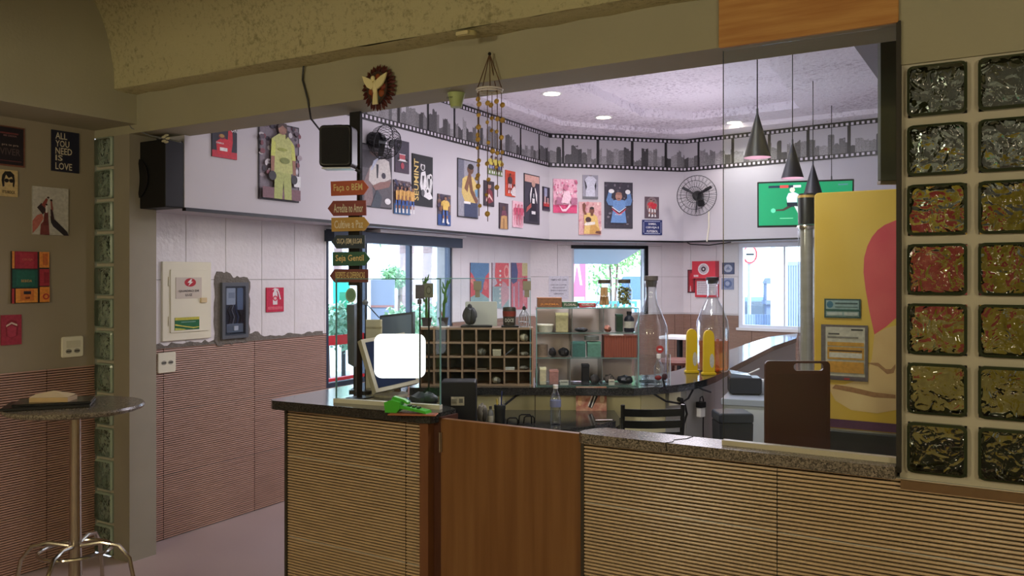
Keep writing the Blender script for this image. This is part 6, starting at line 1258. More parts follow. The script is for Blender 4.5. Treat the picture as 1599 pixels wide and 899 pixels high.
b = MB(); b.plate([(-0.03, 0.05), (0.0, 0.036), (0.0, 0.046), (-0.02, 0.058), (-0.07, 0.070), (-0.08, 0.058)], 0.0, 0.03); b.build('top_flap', GR, t)
for i in range(3): b = MB(); b.box(0.0+i*.022, -0.005, 0.028-i*.0038, 0.014+i*.022, 0.02, 0.034-i*.0038); b.build('key', P((40, 60, 40)), t)
x, y = cp(664, 3.95); item('lump', 'black_cable_heap', 'heap of black cables beside the green card machine', 'cables', 640, 686, 612, CH, 4.0, (40, 46, 52), dep=0.09)
# black box with label, standing on the desk
x, y = cp(717, 4.16); t = thing('black_computer', 'upright black box with a pale label behind the gate', 'computer', (x, y, dz), TH)
b = MB(); b.rbox(-0.088, -0.05, 0.0, 0.088, 0.09, 0.232, 0.010, 2); b.build('casing', mat('computer_black', (26, 30, 36), 0.45), t); b = MB(); b.box(-0.035, -0.0525, 0.115, 0.030, -0.0505, 0.158); l = b.build('label_sticker', P((188, 184, 164)), t)
layers([('r', -.45, .1+.1*i-.4, -.05, .14+.1*i-.4, (90, 90, 84)) for i in range(6)]+[('r', .1, -.2, .4, .3, (110, 110, 104))], 0.065, 0.043, -0.0525, l, 'fine_print')
l_ = l.children[0]; l_.location = (-0.0025, 0, 0.1365)
c = W(770, 640, 4.25)
t = item('tub', 'pen_cup', 'black cup of pens on the granite desk', 'pen cup', 772, 790, 632, dz, 4.22, (34, 38, 40))
for i, (dx, cc, hh) in enumerate(((-.012, (214, 190, 80), .13), (.0, (226, 224, 216), .14), (.008, (60, 70, 120), .17), (.016, (150, 150, 150), .12))): b = MB(); b.tube([(dx*.5, 0, 0.02), (dx*1.3, 0, hh)], 0.004, 6); b.build('pen', P(cc), t, smooth=True)
item('lump', 'crushed_cup', 'pale crumpled paper cup lying on the desk', 'cup', 745, 762, 630, dz, 4.28, (150, 146, 136), dep=0.06)
item('bottle', 'small_spray', 'small grey spray bottle left of the pen cup', 'bottle', 762, 771, 634, dz, 4.2, (120, 124, 128), dep=0.03)
t = thing('wire_organiser', 'black wire desk organiser right of the pen cup', 'organiser', (*cp(812, 4.22), dz), TH)
for i, (a0, a1, hh) in enumerate(((-0.065, -0.01, .035), (-0.005, 0.06, .05), (0.02, 0.075, .04))): b = MB(); b.tube([(a0, i*.012, 0.003), (a0+.004, i*.012, hh-.006), (a0+.014, i*.012, hh), (a1-.008, i*.012, hh), (a1, i*.012, hh-.01), (a1, i*.012, 0.003)], 0.004, 6); b.build('wire_arch', BLACKM, t, smooth=True)
b = MB(); b.box(-0.07, -0.005, 0, 0.08, 0.04, 0.003); b.build('base', BLACKM, t)
x, y = cp(868, 4.22); t = thing('water_bottle', 'clear plastic water bottle with a blue label on the desk', 'bottle', (x, y, dz), TH)
b = MB(); b.lathe([(0.020, 0.0), (0.027, 0.006), (0.026, 0.03), (0.0275, 0.035), (0.026, 0.06), (0.0275, 0.065), (0.0255, 0.09), (0.028, 0.10), (0.028, 0.13), (0.020, 0.155), (0.011, 0.175), (0.011, 0.185)], k=20); b.build('body', glassmat('pet', (0.80, 0.85, 0.90), 5, 0.1, 1.5, 0.8), t, smooth=True)
b = MB(); b.lathe([(0.0284, 0.092), (0.0288, 0.10), (0.0288, 0.125)], k=20); b.build('blue_label', mat('label_blue', (128, 136, 176), 0.4), t, smooth=True); b = MB(); b.lathe([(0.013, 0.184), (0.013, 0.202), (0, 0.203)], k=14); b.build('cap', WHITE, t, smooth=True)
x, y = cp(924, 4.66); t = thing('magazine', 'magazine with a red and cream cover leaning on the cabinet doors', 'magazine', (x, y, 0.93), (math.radians(-5), 0, TH))
w_, h_ = 48/FPX*4.64, 0.135
b = MB(); b.box(-w_/2, -0.004, 0.02, w_/2, 0, 0.02+h_); cv = b.build('cover', mat('magazine_red', (150, 66, 60), 0.5, col2=(206, 170, 142), vscale=26, detail=5), t)
o = layers([('r', -.48, .86, .1, .98, (206, 190, 176)), ('p', [(-.1, .15), (.02, .1), (.22, .6), (.08, .66)], (34, 32, 40)), ('p', [(-.12, .2), (-.09, .18), (.04, .62), (.01, .64)], (226, 224, 220)), ('p', [(-.02, .14), (.01, .13), (.14, .6), (.11, .62)], (226, 224, 220)), ('e', .35, .5, .08, .16, (220, 190, 160)), ('e', -.38, .4, .07, .2, (214, 170, 130))], w_, h_, -0.004, cv); o.location = (0, 0, 0.02)
x, y = cp(945, 4.32); t = thing('steel_pen', 'steel pen lying on the desk by the magazine', 'pen', (x, y, dz), TH+0.1); b = MB(); b.tube([(-0.05, 0, 0.005), (0.04, 0, 0.005)], 0.004, 8); b.build('barrel', CHROME, t, smooth=True); b = MB(); b.tube([(0.04, 0, 0.005), (0.05, 0, 0.005)], [0.004, 0.001], 8); b.build('tip', BLACK, t)
# cables along the cabinets
def cpath(name, label, pts, r=0.006):
    b = MB(); v = [W(px, py, d) for px, py, d in pts]; b.tube([tuple(p) for p in v], r, 7); tag(b.build(name, BLACK, smooth=True), label, 'cable')
cpath('long_cable', 'long black cable sagging along the cream cabinet fronts under the counter', [(786, 634, 4.6), (806, 618, 4.68), (826, 610, 4.70), (850, 613, 4.70), (880, 615, 4.70), (920, 616, 4.70), (960, 613, 4.69), (1002, 608, 4.68), (1020, 614, 4.70), (1040, 626, 4.74), (1062, 630, 4.8), (1075, 622, 4.86), (1086, 602, 4.93), (1098, 608, 4.98), (1110, 612, 5.1)])
cpath('power_cable', 'black power cable with a plug hanging behind the chair', [(1062, 624, 4.78), (1070, 632, 4.8), (1073, 646, 4.8), (1068, 662, 4.8), (1066, 685, 4.8), (1066, 760, 4.8)], 0.007)
c = onL(1063, 624, cp(1040, 4.76), cp(1072, 4.89)); t = thing('wall_socket', 'cream socket plate with a black plug on the counter side', 'outlet', tuple(W(1057, 622, 4.80)), TH+0.4); b = MB(); b.rbox(-0.05, 0.0, -0.04, 0.03, 0.008, 0.04, 0.004, 2); b.build('face_plate', CREAM, t); b = MB(); b.lathe([(0.014, 0), (0.012, 0.03), (0, 0.03)], (0, 0, 0), 12); b.build('plug', BLACK, t, (0.015, 0.0, -0.005), (PI/2, 0, 0), True)
t = thing('power_adapter', 'black and white power adapter hanging on the grey counter side', 'adapter', tuple(W(1094, 640, 4.99)), TH+0.7)
b = MB(); b.rbox(-0.022, -0.02, -0.04, 0.022, 0.012, 0.015, 0.004, 2); b.build('white_block', WHITE, t); b = MB(); b.rbox(-0.026, -0.024, 0.016, 0.026, 0.014, 0.05, 0.004, 2); b.build('black_block', BLACK, t); b = MB(); b.tube([(-.005, 0, .05), (0, 0, .075), (.02, 0, .08), (.03, 0, .06), (.03, 0, .0), (.028, 0, -.1), (.03, 0, -.3)], 0.004, 6); b.build('cable', BLACK, t, smooth=True)
# high chair behind the bar
x, y = cp(1018, 4.25); t = thing('bar_chair', 'black metal high chair with three curved back slats behind the bar', 'chair', (x, y, 0), TH+0.06)
hw = 0.150; FR = mat('chair_black', (30, 32, 30), 0.35, 0.2)
for s in (-1, 1):
    b = MB(); b.tube([(s*(hw-0.0), -0.0, 0), (s*hw, 0.0, 0.66), (s*(hw+0.004), -0.03, 1.052)], 0.011, 8); b.build('leg', FR, t, smooth=True)
    b = MB(); b.tube([(s*(hw+.01), 0.36, 0), (s*(hw-.005), 0.30, 0.66)], 0.011, 8); b.build('leg', FR, t, smooth=True)
for z, off in ((1.015, -.028), (.955, -.022), (.895, -.016)):
    b = MB(); n = 10; v = []
    for i in range(n+1):
        x_ = -hw+2*hw*i/n; yy = off-0.03*math.sin(PI*i/n)*-1-0.01; zz = z-0.010*math.sin(PI*i/n)
        v += [(x_, yy, zz-0.02), (x_, yy, zz+0.018), (x_, yy+0.008, zz+0.018), (x_, yy+0.008, zz-0.02)]
    f = [];
    for i in range(n):
        for j in range(4): j2 = (j+1) % 4; f.append((i*4+j, i*4+j2, i*4+4+j2, i*4+4+j))
    f += [(0, 1, 2, 3), (n*4+3, n*4+2, n*4+1, n*4)]
    b.add(v, f); b.build('back_slat', FR, t)
b = MB(); b.rbox(-hw, -0.01, 0.66, hw, 0.33, 0.70, 0.01, 2); b.build('seat', mat('seat_black', (40, 38, 38), 0.5), t)
b = MB(); b.tube([(-hw, 0.34, 0.25), (hw, 0.34, 0.25)], 0.009, 6); b.build('foot_rail', FR, t)
# ------------------------------------------------------------------ right side, behind the fixed pane
t = thing('fixed_pane', 'tall fixed glass pane on the right sill, with a pale rail at its foot', 'glass pane', (-0.952, 3.08, 1.072))
b = MB(); b.box(0.002, -0.003, 0.02, 0.598, 0.003, 1.475); b.build('pane', GLASS, t); b = MB(); b.box(0.0, -0.003, 0.02, 0.0018, 0.003, 1.475); b.build('cut_edge', mat('pane_edge', (70, 80, 84), 0.2), t)
b = MB(); b.box(0.0, -0.016, 0, 0.598, 0.016, 0.018); b.build('foot_rail', mat('rail_pale', (206, 198, 178), 0.4), t)
YF = 4.15
t = thing('yellow_freezer', 'tall freezer with a yellow printed front and pink shape behind the fixed pane', 'freezer', (-0.84, YF, 0))
fh = 2.10; fw = 1.12
b = MB(); b.rbox(0, 0.012, 0.03, fw, 0.66, fh-0.005, 0.012, 2); b.build('cabinet', mat('freezer_white', (196, 196, 196), 0.4), t)
def fp(px, py): v = onL(px, py, (-5, YF), (2, YF)); return (v.x+0.84, v.z)
b = MB(); b.rbox(0, -0.002, 0.985, fw, 0.012, fh, 0.02, 3); dr = b.build('upper_door', mat('freezer_yellow', (214, 174, 52), 0.35, col2=(226, 192, 92), vscale=2.5, detail=1), t)
b = MB(); b.rbox(0.0, -0.002, 0.03, fw, 0.012, 0.975, 0.02, 2); b.build('lower_door', mat('freezer_black', (22, 26, 28), 0.35), t)
BG = (216, 178, 122)
pkp = [fp(1366, 522), fp(1358, 485), fp(1352, 450), fp(1349, 425), fp(1350, 402), fp(1355, 384), fp(1362, 370), fp(1371, 359), fp(1382, 351), fp(1399, 344), (0.52, 1.99), (0.60, 1.93), (0.68, 1.8), (0.72, 1.66), (0.66, 1.5), fp(1399, 497), fp(1384, 510)]
lay = [('p', pkp, mat('print_pink', (206, 52, 84), 0.35, col2=(226, 96, 104), vscale=3)),
       ('p', [fp(1366, 522), fp(1385, 512), fp(1399, 508), (0.7, 1.4), (0.9, 1.2), (0.9, 1.03), fp(1399, 640), fp(1370, 645), fp(1330, 640), fp(1305, 625), fp(1292, 600), fp(1320, 600), fp(1350, 590), fp(1362, 560)], mat('print_beige', BG, 0.4, col2=(232, 204, 146), vscale=4)),
       ('p', [fp(1300, 606), fp(1330, 612), fp(1365, 620), fp(1399, 622), fp(1399, 616), fp(1365, 612), fp(1330, 604), fp(1305, 600)], P((176, 128, 84))),
       ('p', [fp(1352, 566), fp(1372, 572), fp(1386, 584), fp(1396, 582), fp(1399, 574), fp(1399, 568), fp(1392, 576), fp(1384, 576), fp(1372, 566)], P((176, 130, 88))),
       ('r', 0.0, 0.990, fw, 1.03, P((92, 46, 84)))]
layers([(('r',)+l[1:] if l[0] == 'r' else l) for l in lay], 1, 1, -0.002, dr, 'door_print')
for (nm, r, base, lay2) in (('energy_sticker', (1288, 466, 1345, 497), (52, 86, 84), [('r', .05, .08, .95, .92, (150, 180, 184)), ('e', .16, .7, .09, .18, (60, 120, 150)), ('r', .3, .72, .92, .80, (70, 96, 100)), ('r', .3, .55, .92, .60, (90, 120, 120)), ('r', .05, .36, .95, .46, (40, 96, 88)), ('r', .08, .14, .5, .30, (196, 206, 200)), ('r', .55, .14, .92, .30, (196, 206, 200))]),
                            ('instruction_sheet', (1283, 506, 1356, 596), (112, 104, 104), [('r', .10, .08, .94, .96, (206, 202, 186)), ('r', .65, .90, .9, .93, (60, 60, 60)), ('r', .16, .82, .4, .85, (90, 90, 90)), ('r', .14, .76, .8, .79, (140, 136, 130)), ('r', .14, .62, .92, .69, (214, 160, 66)), ('r', .14, .38, .92, .60, (214, 160, 66)), ('r', .18, .52, .88, .55, (90, 66, 50)), ('r', .18, .41, .88, .50, (224, 220, 206)), ('r', .14, .14, .92, .34, (214, 156, 62)), ('r', .04, .02, .96, .06, (96, 84, 96)), ('r', .5, .02, .62, .05, (190, 60, 60))])):
    a, c2 = fp(r[0], r[1]), fp(r[2], r[3]); w_, h_ = c2[0]-a[0], a[1]-c2[1]
    b = MB(); b.box(-w_/2, -0.0065, -h_/2, w_/2, -0.005, h_/2); st = b.build(nm, P(base), t, ((a[0]+c2[0])/2, 0, (a[1]+c2[1])/2))
    layers([(s[0], s[1]-.5, s[2]-.5, s[3]-.5 if s[0] == 'r' else s[3], s[4]-.5 if s[0] == 'r' else s[4], s[5]) for s in lay2], w_, h_, -0.0065, st)
# white cabinet, machine, dispenser tube, bins
t = thing('white_base_cabinet', 'white base cabinet with a grey worktop beyond the fixed pane', 'cabinet', (-1.50, 4.86, 0), math.radians(10))
b = MB(); b.box(0, 0.02, 0, 0.62, 0.42, 0.94); b.build('body', mat('cabinet_white', (206, 210, 212), 0.5), t); b = MB(); b.rbox(-0.015, -0.0, 0.941, 0.64, 0.43, 0.98, 0.008, 2); b.build('worktop', mat('worktop_grey', (168, 176, 188), 0.3), t)
for i in range(2): b = MB(); b.box(0.01+i*.305, 0.004, 0.06, 0.305+i*.305, 0.019, 0.92); b.build('door', mat('cabinet_white', (206, 210, 212), 0.5), t)
x, y = cp(1163, 5.13); t = thing('black_printer', 'black table-top machine with a pale lid edge on the white cabinet', 'machine', (x, y, 0.98), TH-0.15)
b = MB(); b.rbox(-0.095, -0.07, 0.006, 0.095, 0.08, 0.105, 0.012, 2); b.build('body', mat('machine_dark', (40, 44, 52), 0.35), t); b = MB(); b.add([(-0.09, -0.065, 0.106), (0.04, -0.065, 0.106), (0.04, 0.07, 0.106), (-0.09, 0.07, 0.106), (-0.085, -0.06, 0.13), (0.03, -0.06, 0.118), (0.03, 0.065, 0.12), (-0.085, 0.065, 0.14)], [(3, 2, 1, 0), (4, 5, 6, 7), (0, 1, 5, 4), (1, 2, 6, 5), (2, 3, 7, 6), (3, 0, 4, 7)]); b.build('lid', mat('machine_lid', (96, 106, 124), 0.25), t)
b = MB(); b.tube([(0.02, -0.02, 0.125), (0.09, -0.0, 0.155)], 0.005, 6); b.build('lever', WHITE, t); b = MB(); b.box(-0.08, -0.071, 0, 0.08, 0.07, 0.006); b.build('feet', BLACK, t)
item('box', 'white_cube', 'small white cube right of the black machine', 'box', 1187, 1195, 592, 0.98, 5.10, (206, 210, 214), dep=0.03)
x, y = cp(1144, 4.62); t = thing('waste_bin', 'dark swing-top waste bin in front of the white cabinet', 'waste bin', (x, y, 0), TH)
b = MB(); b.add([(-0.075, -0.07, 0), (0.075, -0.07, 0), (0.075, 0.07, 0), (-0.075, 0.07, 0), (-0.092, -0.085, 0.90), (0.092, -0.085, 0.90), (0.092, 0.085, 0.90), (-0.092, 0.085, 0.90)], [(3, 2, 1, 0), (4, 5, 6, 7), (0, 1, 5, 4), (1, 2, 6, 5), (2, 3, 7, 6), (3, 0, 4, 7)]); b.build('body', mat('bin_dark', (46, 50, 54), 0.4), t)
b = MB(); b.rbox(-0.095, -0.088, 0.90, 0.095, 0.088, 0.955, 0.015, 3); b.build('lid', mat('bin_lid', (54, 60, 68), 0.35), t)
x, y = cp(1260, 4.93); t = thing('tube_dispenser', 'tall clear dispenser tube with a black top and chrome ring beside the freezer', 'dispenser', (x, y, 0.981), TH)
b = MB(); b.lathe([(0.060, 0), (0.060, 0.03), (0.050, 0.04)], k=24); b.build('base', BLACK, t, smooth=True); b = MB(); b.lathe([(0.048, 0.04), (0.048, 1.02)], k=28); b.build('tube', glassmat('tube_clear', (0.80, 0.80, 0.78), 4, 0.1), t, smooth=True)
b = MB(); b.lathe([(0.034, 0.05), (0.036, 1.0), (0, 1.0)], k=20); b.build('inner_sleeve', mat('sleeve_pale', (178, 172, 158), 0.4, var=0.2, stretch=(1, 1, 4)), t, smooth=True)
b = MB(); b.lathe([(0.052, 1.0), (0.056, 1.012), (0.052, 1.024)], k=28); b.build('chrome_ring', CHROME, t, smooth=True)
b = MB(); b.lathe([(0.048, 1.03), (0.050, 1.19), (0.044, 1.21), (0, 1.21)], k=28); b.build('black_top', BLACK, t, smooth=True); b = MB(); b.lathe([(0.051, 1.185), (0.0515, 1.20)], k=28); b.build('gold_rim', GOLD, t, smooth=True)
b = MB(); b.box(-1.02, 3.162, 0.985, -0.55, 3.40, 1.005); sh_ = b.build('under_ledge', mat('ledge_dark', (60, 52, 46), 0.6)); tag(sh_, 'narrow dark ledge behind the right sill carrying the brown board', 'shelf')
x, y = cp(1244, 3.30); t = thing('serving_board', 'dark brown board with a handle slot standing behind the fixed pane', 'board', (x, y, 1.005), TH-0.05)
k = 3.30/FPX; Wd, Hd = 49*k, 0.362; ou = rrect(-Wd, 0, Wd*1.04, Hd, 0.018, 4); hole = rrect(-Wd+44*k, Hd-15*k, Wd-8*k, Hd-3.5*k, 0.014, 4)[::-1]
n1, n2 = len(ou), len(hole); tr = tessellate_polygon([[Vector((*p, 0)) for p in ou], [Vector((*p, 0)) for p in hole]]); al = ou+hole
b = MB(); b.add([(p[0], -0.008, p[1]) for p in al]+[(p[0], 0.008, p[1]) for p in al], [tuple(q) for q in tr]+[tuple(i+n1+n2 for i in reversed(q)) for q in tr]+[(i, (i+1) % n1, (i+1) % n1+n1+n2, i+n1+n2) for i in range(n1)]+[(n1+i, n1+(i+1) % n2, n1+(i+1) % n2+n1+n2, n1+i+n1+n2) for i in range(n2)])
b.build('board', mat('board_brown', (86, 44, 38), 0.35, var=0.08), t)
b = MB(); b.rbox(-Wd*.9, -0.0095, Hd*.06, Wd*.94, -0.0082, Hd*.86, 0.012, 3); b.build('inset_face', mat('board_brown_in', (78, 40, 36), 0.3), t)
# olive box hanging at the end of the opening
x, y = cp(1387, 3.62); t = thing('hanging_cabinet', 'dark olive box hanging at the top right behind the glass', 'cabinet', (x, y, 0), TH)
b = MB(); b.rbox(-0.045, -0.03, 2.115, 0.10, 0.0, 3.0, 0.004, 1); b.build('body', mat('olive_box', (70, 70, 56), 0.7), t); b = MB(); b.box(-0.046, -0.032, 2.10, 0.101, 0.001, 2.114); b.build('bottom_edge', mat('edge_brown', (104, 86, 62), 0.5), t)
# hairline joint across the right sill
sc_x = onZ(1050, 690, 1.07).x
b = MB(); b.tube([(sc_x-0.01, 2.994, 1.040), (sc_x-0.012, 2.9935, 1.0722), (sc_x+0.006, 3.02, 1.0725), (sc_x-0.004, 3.06, 1.0725), (sc_x+0.03, 3.11, 1.0725), (sc_x+0.035, 3.163, 1.0725)], 0.0018, 5)
b.build('sill_crack', mat('crack_dark', (36, 34, 32), 0.9), bpy.data.objects['granite_sill'])
# ------------------------------------------------------------------ outside the windows
b = MB(); b.box(-60, -30, -0.3, 40, 80, -0.14); struct(b.build('ground', mat('pale_paving', (196, 194, 190), 0.8, var=0.1)))
def outbox(name, label, cat, x0, y0, x1, y1, z1, m, z0=-0.14, extra=None):
    t = thing(name, label, cat, (x0, y0, z0)); b = MB(); b.box(0, 0, 0, x1-x0, y1-y0, z1-z0); b.build('wall', m, t); return t
t = outbox('far_building', 'pale building with tall openings across the street, seen through the left window', 'building', -24, 12, -19, 34, 9, mat('facade_pale', (226, 220, 222), 0.7))
for i in range(7):
    for z in (1.2, 4.6): b = MB(); b.box(5.0, 1.2+i*2.9, z, 5.03, 2.8+i*2.9, z+2.2); f = b.build('window', mat('far_window', (150, 160, 176), 0.3), t); b = MB(); b.box(5.03, 1.95+i*2.9, z, 5.06, 2.05+i*2.9, z+2.2); b.build('glazing_bar', WHITE, f)
b = MB(); b.box(-.1, -.1, 9.14, 5.2, 22.1, 9.4); b.build('roof_slab', WHITE, t)
t = outbox('orange_kiosk', 'orange red kiosk wall beyond the left window, behind the arrow signs', 'kiosk', -12.6, 9.9, -11.6, 10.9, 2.3, mat('kiosk_orange', (214, 112, 76), 0.7)); b = MB(); b.box(-.1, -.1, 2.44, 1.1, 1.1, 2.55); b.build('roof', WHITE, t)
def at2(px, s): x, y = ray(px); return x*s, y*s
x, y = at2(537, 13.0); t = thing('teal_board', 'teal advertising board standing outside the left window', 'board', (x, y, -0.14), TH)
b = MB(); b.box(-0.16, -0.02, 1.2, 0.16, 0.02, 1.85); b.build('panel', mat('teal', (40, 190, 160), 0.5), t); b = MB(); b.box(-0.03, -0.02, 0, 0.03, 0.02, 1.2); b.build('post', BLACKM, t); b = MB(); b.box(-.06, -0.03, 1.3, .06, -0.021, 1.6); b.build('green_mark', P((40, 140, 100)), t)
x, y = at2(595, 12.0); t = thing('dark_gate_panel', 'dark framed panel standing outside behind the monitors', 'panel', (x, y, -0.14), TH)
b = MB(); b.box(-0.20, -0.03, 0.3, 0.20, 0.03, 1.80); b.build('panel', mat('panel_slate', (108, 116, 134), 0.5), t)
for z in (0.6, 1.0, 1.4): b = MB(); b.box(-0.20, -0.04, z, 0.20, -0.031, z+0.03); b.build('rail', P((140, 96, 92)), t)
b = MB(); b.box(-0.2, -0.03, 0, -0.16, 0.03, 0.3); b.box(0.16, -0.03, 0, 0.2, 0.03, 0.3); b.build('foot', BLACKM, t)
# palms
def leafball(b, c, r, n, R, s=0.09):
    for _ in range(n):
        a, q = R.uniform(0, 6.28), R.uniform(-1, 1); rr = r*R.uniform(.5, 1); k = math.sqrt(1-q*q)
        p = Vector((c[0]+rr*k*math.cos(a), c[1]+rr*k*math.sin(a), c[2]+rr*q*.8)); u = Vector((R.uniform(-1, 1), R.uniform(-1, 1), R.uniform(-1, 1))).normalized()*s; v = u.orthogonal().normalized()*s*.5
        b.add([p-u, p-v, p+u, p+v], [(0, 1, 2, 3)])
def palm(px, s, label, H=5.5, r=0.11):
    x, y = at2(px, s); t = thing('palm_tree', label, 'palm tree', (x, y, -0.14), 0, 'palms outside the left window'); R = random.Random(int(px))
    b = MB(); b.tube([(0.02*math.sin(i), 0, H*i/12) for i in range(13)], [r*(1.15-.2*i/12)*(1.06 if i % 2 else .97) for i in range(13)], 10); b.build('trunk', mat('palm_trunk', (150, 128, 124), 0.8, var=0.3, vscale=6, stretch=(1, 1, 6)), t, smooth=True)
    for k in range(11):
        a = 2*PI*k/11+R.uniform(-.2, .2); L_ = 2.0; b = MB(); ca, sa = math.cos(a), math.sin(a); v = []; f = []
        for i in range(9):
            q = i/8; rx = L_*q*.9; rz_ = H+0.5*math.sin(q*1.4)-1.9*q*q; wv = 0.02+0.30*math.sin(PI*min(1, q+.08))
            v += [(ca*rx-sa*wv, sa*rx+ca*wv, rz_-0.12), (ca*rx, sa*rx, rz_), (ca*rx+sa*wv, sa*rx-ca*wv, rz_-0.12)]
        for i in range(8): f += [(i*3, i*3+1, i*3+4, i*3+3), (i*3+1, i*3+2, i*3+5, i*3+4)]
        b.add(v, f); b.build('frond', mat('palm_green', (150, 180, 146), 0.6, var=0.3), t)
palm(636, 14.0, 'palm with a thick ringed trunk centred in the left window', 4.6, 0.13)
palm(668, 20.0, 'farther palm right of the window mullion', 4.4)
palm(528, 23.0, 'palm at the left edge of the window behind the signs', 4.2)
def bush(px, s, zc, r, label, col=(110, 150, 96), n=500, seed=1, cat='bush', name='leafy_bush', sc=0.07):
    x, y = at2(px, s); t = thing(name, label, cat, (x, y, -0.14)); R = random.Random(seed); b = MB()
    for k in range(5): leafball(b, (R.uniform(-.5, .5)*r, R.uniform(-.5, .5)*r, zc+R.uniform(-.3, .3)*r), r*.7, n//5, R, sc)
    o = b.build('foliage', mat('foliage_%d' % sum(col), col, 0.6, var=0.5, vscale=3), t); o['kind'] = 'stuff'
    b = MB()
    for k in range(3): b.tube([(0.03*k, 0, 0), (R.uniform(-.2, .2)*r, R.uniform(-.2, .2)*r, zc)], [0.04, 0.015], 6)
    b.build('stems', mat('stem_brown', (110, 90, 76), 0.8), t)
bush(622, 12.5, 1.85, 0.26, 'round hanging green fern before the palm trunk', (110, 160, 110), 700, 3, sc=0.035)
bush(655, 10.5, 1.2, 0.5, 'pale green bush low in the left window', (170, 206, 160), 900, 4, sc=0.04)
bush(513, 9.5, 1.25, 0.40, 'green bush at the far left of the window', (150, 190, 156), 900, 5, sc=0.04)
# planter, car and pillar in the street
t = thing('white_pillar', 'white square pillar outside the left window', 'pillar', (*at2(565, 12.0), -0.14), TH); b = MB(); b.box(-0.14, -0.14, 0, 0.14, 0.14, 4.2); b.build('shaft', WHITE, t); b = MB(); b.box(-0.18, -0.18, 4.2, 0.18, 0.18, 4.3); b.build('cap', WHITE, t)
t = thing('white_pillar', 'slimmer white pillar right of the dark gate panel', 'pillar', (*at2(613, 13.0), -0.14), TH); b = MB(); b.box(-0.10, -0.10, 0, 0.10, 0.10, 4.2); b.build('shaft', WHITE, t); b = MB(); b.box(-0.14, -0.14, 4.2, 0.14, 0.14, 4.3); b.build('cap', WHITE, t)
x, y = at2(530, 14.5); t = thing('parked_car', 'white car parked in the street beyond the left window', 'car', (x, y, -0.14), math.radians(75))
b = MB(); b.plate([(-1.9, .3), (1.9, .3), (1.95, .75), (1.2, .9), (.7, 1.35), (-.9, 1.38), (-1.6, .95), (-1.95, .85)], -0.8, 0.8); b.build('body', mat('car_white', (226, 230, 238), 0.2), t)
b = MB(); b.plate([(.95, .92), (.6, 1.28), (-.8, 1.31), (-1.35, .95)], -0.815, -0.802); b.build('side_window', mat('car_glass', (60, 70, 84), 0.1), t)
for sx in (-1.2, 1.2):
    for sy in (-.72, .72): b = MB(); b.lathe([(0.0, -.1), (.31, -.1), (.33, 0), (.31, .1), (0, .1)], k=20); w_ = b.build('wheel', BLACK, t, (sx, sy, .33), (PI/2, 0, 0), True); b = MB(); b.lathe([(0.0, -.02), (.18, -.02), (.18, .02), (0, .02)], k=14); b.build('wheel_rim', CHROME, w_, (0, 0, .11 if sy < 0 else -.11))
# beyond the diagonal window
x, y = at2(903, 14.0); t = thing('pink_banner', 'pink banner with white strokes outside the diagonal window', 'banner', (x, y, -0.14), TH)
b = MB(); b.box(-0.16, -0.01, 0.6, 0.13, 0.01, 2.35); pn = b.build('cloth', mat('banner_pink', (226, 96, 122), 0.6), t)
layers([('p', [(-.3, 1.7), (-.1, 2.2), (.0, 2.2), (.2, 1.7), (.1, 1.7), (-.05, 2.05), (-.2, 1.7)], (240, 214, 220)), ('r', -.3, 1.4, .3, 1.5, (240, 214, 220)), ('r', -.3, 1.25, .3, 1.3, (240, 214, 220)), ('r', -.2, 0.8, -.14, 1.2, (240, 214, 220)), ('r', 0, 0.8, .06, 1.2, (240, 214, 220)), ('r', .2, 0.8, .26, 1.2, (240, 214, 220))], 0.36, 1.0, -0.01, pn)
b = MB(); b.tube([(0.15, 0, 0), (0.15, 0, 2.4)], 0.02, 6); b.build('pole', WHITE, t)
bush(955, 16.2, 2.4, 1.15, 'leafy tree filling the diagonal window', (130, 180, 106), 2200, 11, 'tree', 'street_tree', 0.05)
bush(1000, 20.5, 3.0, 1.0, 'second leafy tree at the right of the diagonal window', (132, 178, 112), 900, 12, 'tree', 'street_tree', 0.08)
x, y = at2(925, 13.0); t = thing('teal_railing', 'teal slatted railing outside the diagonal window', 'railing', (x, y, -0.14), TH)
tl_ = mat('rail_teal', (80, 170, 180), 0.5); b = MB(); b.box(-0.25, -0.02, 1.42, 0.7, 0.02, 1.46); b.build('top_rail', tl_, t)
for i in range(11): b = MB(); b.box(-0.24+i*.09, -0.015, 0, -0.20+i*.09, 0.015, 1.42); b.build('slat', tl_, t)
t = thing('white_van', 'white van body outside behind the jars', 'van', (*at2(990, 19), -0.14), TH+0.2); b = MB(); b.rbox(-1.0, -.9, .35, 1.3, .9, 2.1, .15, 4); b.build('body', mat('van_white', (214, 224, 236), 0.3), t)
for sx in (-.6, .8): b = MB(); b.lathe([(0.0, -.1), (.3, -.1), (.33, 0), (.3, .1), (0, .1)], k=18); b.build('wheel', BLACK, t, (sx, -.85, .34), (PI/2, 0, 0), True)
b = MB(); b.rbox(-.6, -.92, 1.35, .5, -.905, 1.85, .06, 3); b.build('window', P((90, 120, 150)), t)
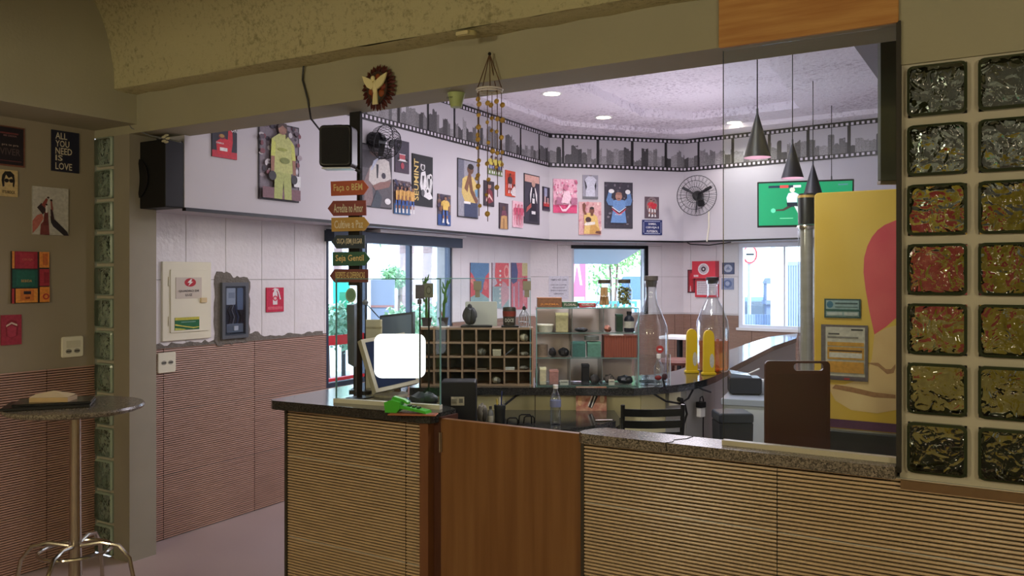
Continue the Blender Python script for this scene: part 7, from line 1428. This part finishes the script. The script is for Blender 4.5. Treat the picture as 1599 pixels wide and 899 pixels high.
# beyond the back window
x, y = at2(1171, 13.0); t = thing('round_road_sign', 'round white road sign with a red rim outside the back window', 'road sign', (x, y, -0.14), TH)
b = MB(); b.plate(ell(0, 2.19, 0.118, 0.150, 28), -0.02, 0.0); sg = b.build('disc', P((214, 60, 66)), t); b = MB(); b.plate(ell(0, 2.19, 0.088, 0.118, 28), -0.024, -0.0205); b.build('white_centre', mat('sign_white', (244, 244, 244), 0.5), sg); b = MB(); b.box(-0.06, -0.028, 2.175, 0.06, -0.0245, 2.205); b.build('dash', P((40, 44, 50)), sg)
b = MB(); b.tube([(0, 0.02, 0), (0, 0.02, 2.3)], 0.03, 8); b.build('pole', mat('pole_grey', (150, 156, 168), 0.5), t)
x, y = at2(1201, 15.0); t = thing('street_lantern', 'dark lantern post outside the back window', 'street lamp', (x, y, -0.14), TH); LB = mat('lantern_slate', (90, 100, 124), 0.5)
b = MB(); b.box(-0.06, -0.06, 0, 0.06, 0.06, 1.35); b.build('post', LB, t); b = MB(); b.box(-0.10, -0.10, 1.35, 0.10, 0.10, 1.42); b.build('collar', LB, t)
for s in (-1, 1): b = MB(); b.box(s*.07-.008, -.07, 1.42, s*.07+.008, .07, 1.72); b.build('lantern_bar', LB, t)
b = MB(); b.plate([(-.10, 1.72), (.10, 1.72), (.05, 1.82), (-.05, 1.82)], -.08, .08); b.build('lantern_roof', LB, t); b = MB(); b.box(-.05, -.05, 1.42, .05, .05, 1.72); b.build('lantern_glass', mat('lantern_pale', (226, 214, 206), 0.3), t)
t = thing('white_column', 'thick white column outside the back window', 'column', (*at2(1217, 11.6), -0.14), TH); b = MB(); b.box(-0.09, -0.09, 0, 0.09, 0.09, 4.0); b.build('shaft', mat('column_blue_white', (214, 232, 244), 0.6), t); b = MB(); b.box(-.12, -.12, 4, .12, .12, 4.1); b.build('cap', WHITE, t)
x, y = at2(1240, 12.0); t = thing('grey_gate', 'pale grey gate of vertical bars at the right of the back window', 'gate', (x, y, -0.14), TH); gg = mat('gate_blue_grey', (140, 152, 178), 0.5)
for i in range(12): b = MB(); b.box(-0.18+i*.035, -0.015, 0, -0.155+i*.035, 0.015, 2.0); b.build('bar', gg, t)
b = MB(); b.box(-0.19, -0.02, 2.0, 0.26, 0.02, 2.06); b.build('top_rail', gg, t)
x, y = at2(1185, 12.4); t = thing('low_grey_fence', 'low grey slatted fence across the foot of the back window view', 'fence', (x, y, -0.14), TH)
for i in range(16): b = MB(); b.box(-0.30+i*.038, -0.012, 0, -0.268+i*.038, 0.012, 1.28); b.build('slat', mat('fence_slate', (128, 142, 168), 0.5), t)
b = MB(); b.box(-0.31, 0.0125, 1.1, 0.32, 0.03, 1.16); b.build('rail', gg, t)
x, y = at2(1180, 17.0); t = thing('parked_car', 'blue car parked beyond the low grey fence', 'car', (x, y, -0.14), TH+0.1)
b = MB(); b.plate([(-1.7, .3), (1.7, .3), (1.7, .8), (1.1, .95), (.6, 1.45), (-.8, 1.45), (-1.5, .95), (-1.75, .85)], -0.8, 0.8); b.build('body', mat('car_blue', (96, 120, 160), 0.3), t); b = MB(); b.plate([(.9, .98), (.5, 1.36), (-.7, 1.36), (-1.2, .98)], -0.815, -0.802); b.build('side_window', mat('car_glass', (60, 70, 84), 0.1), t)
for sx in (-1.1, 1.1): b = MB(); b.lathe([(0.0, -.1), (.3, -.1), (.32, 0), (.3, .1), (0, .1)], k=18); b.build('wheel', BLACK, t, (sx, -.74, .33), (PI/2, 0, 0), True)
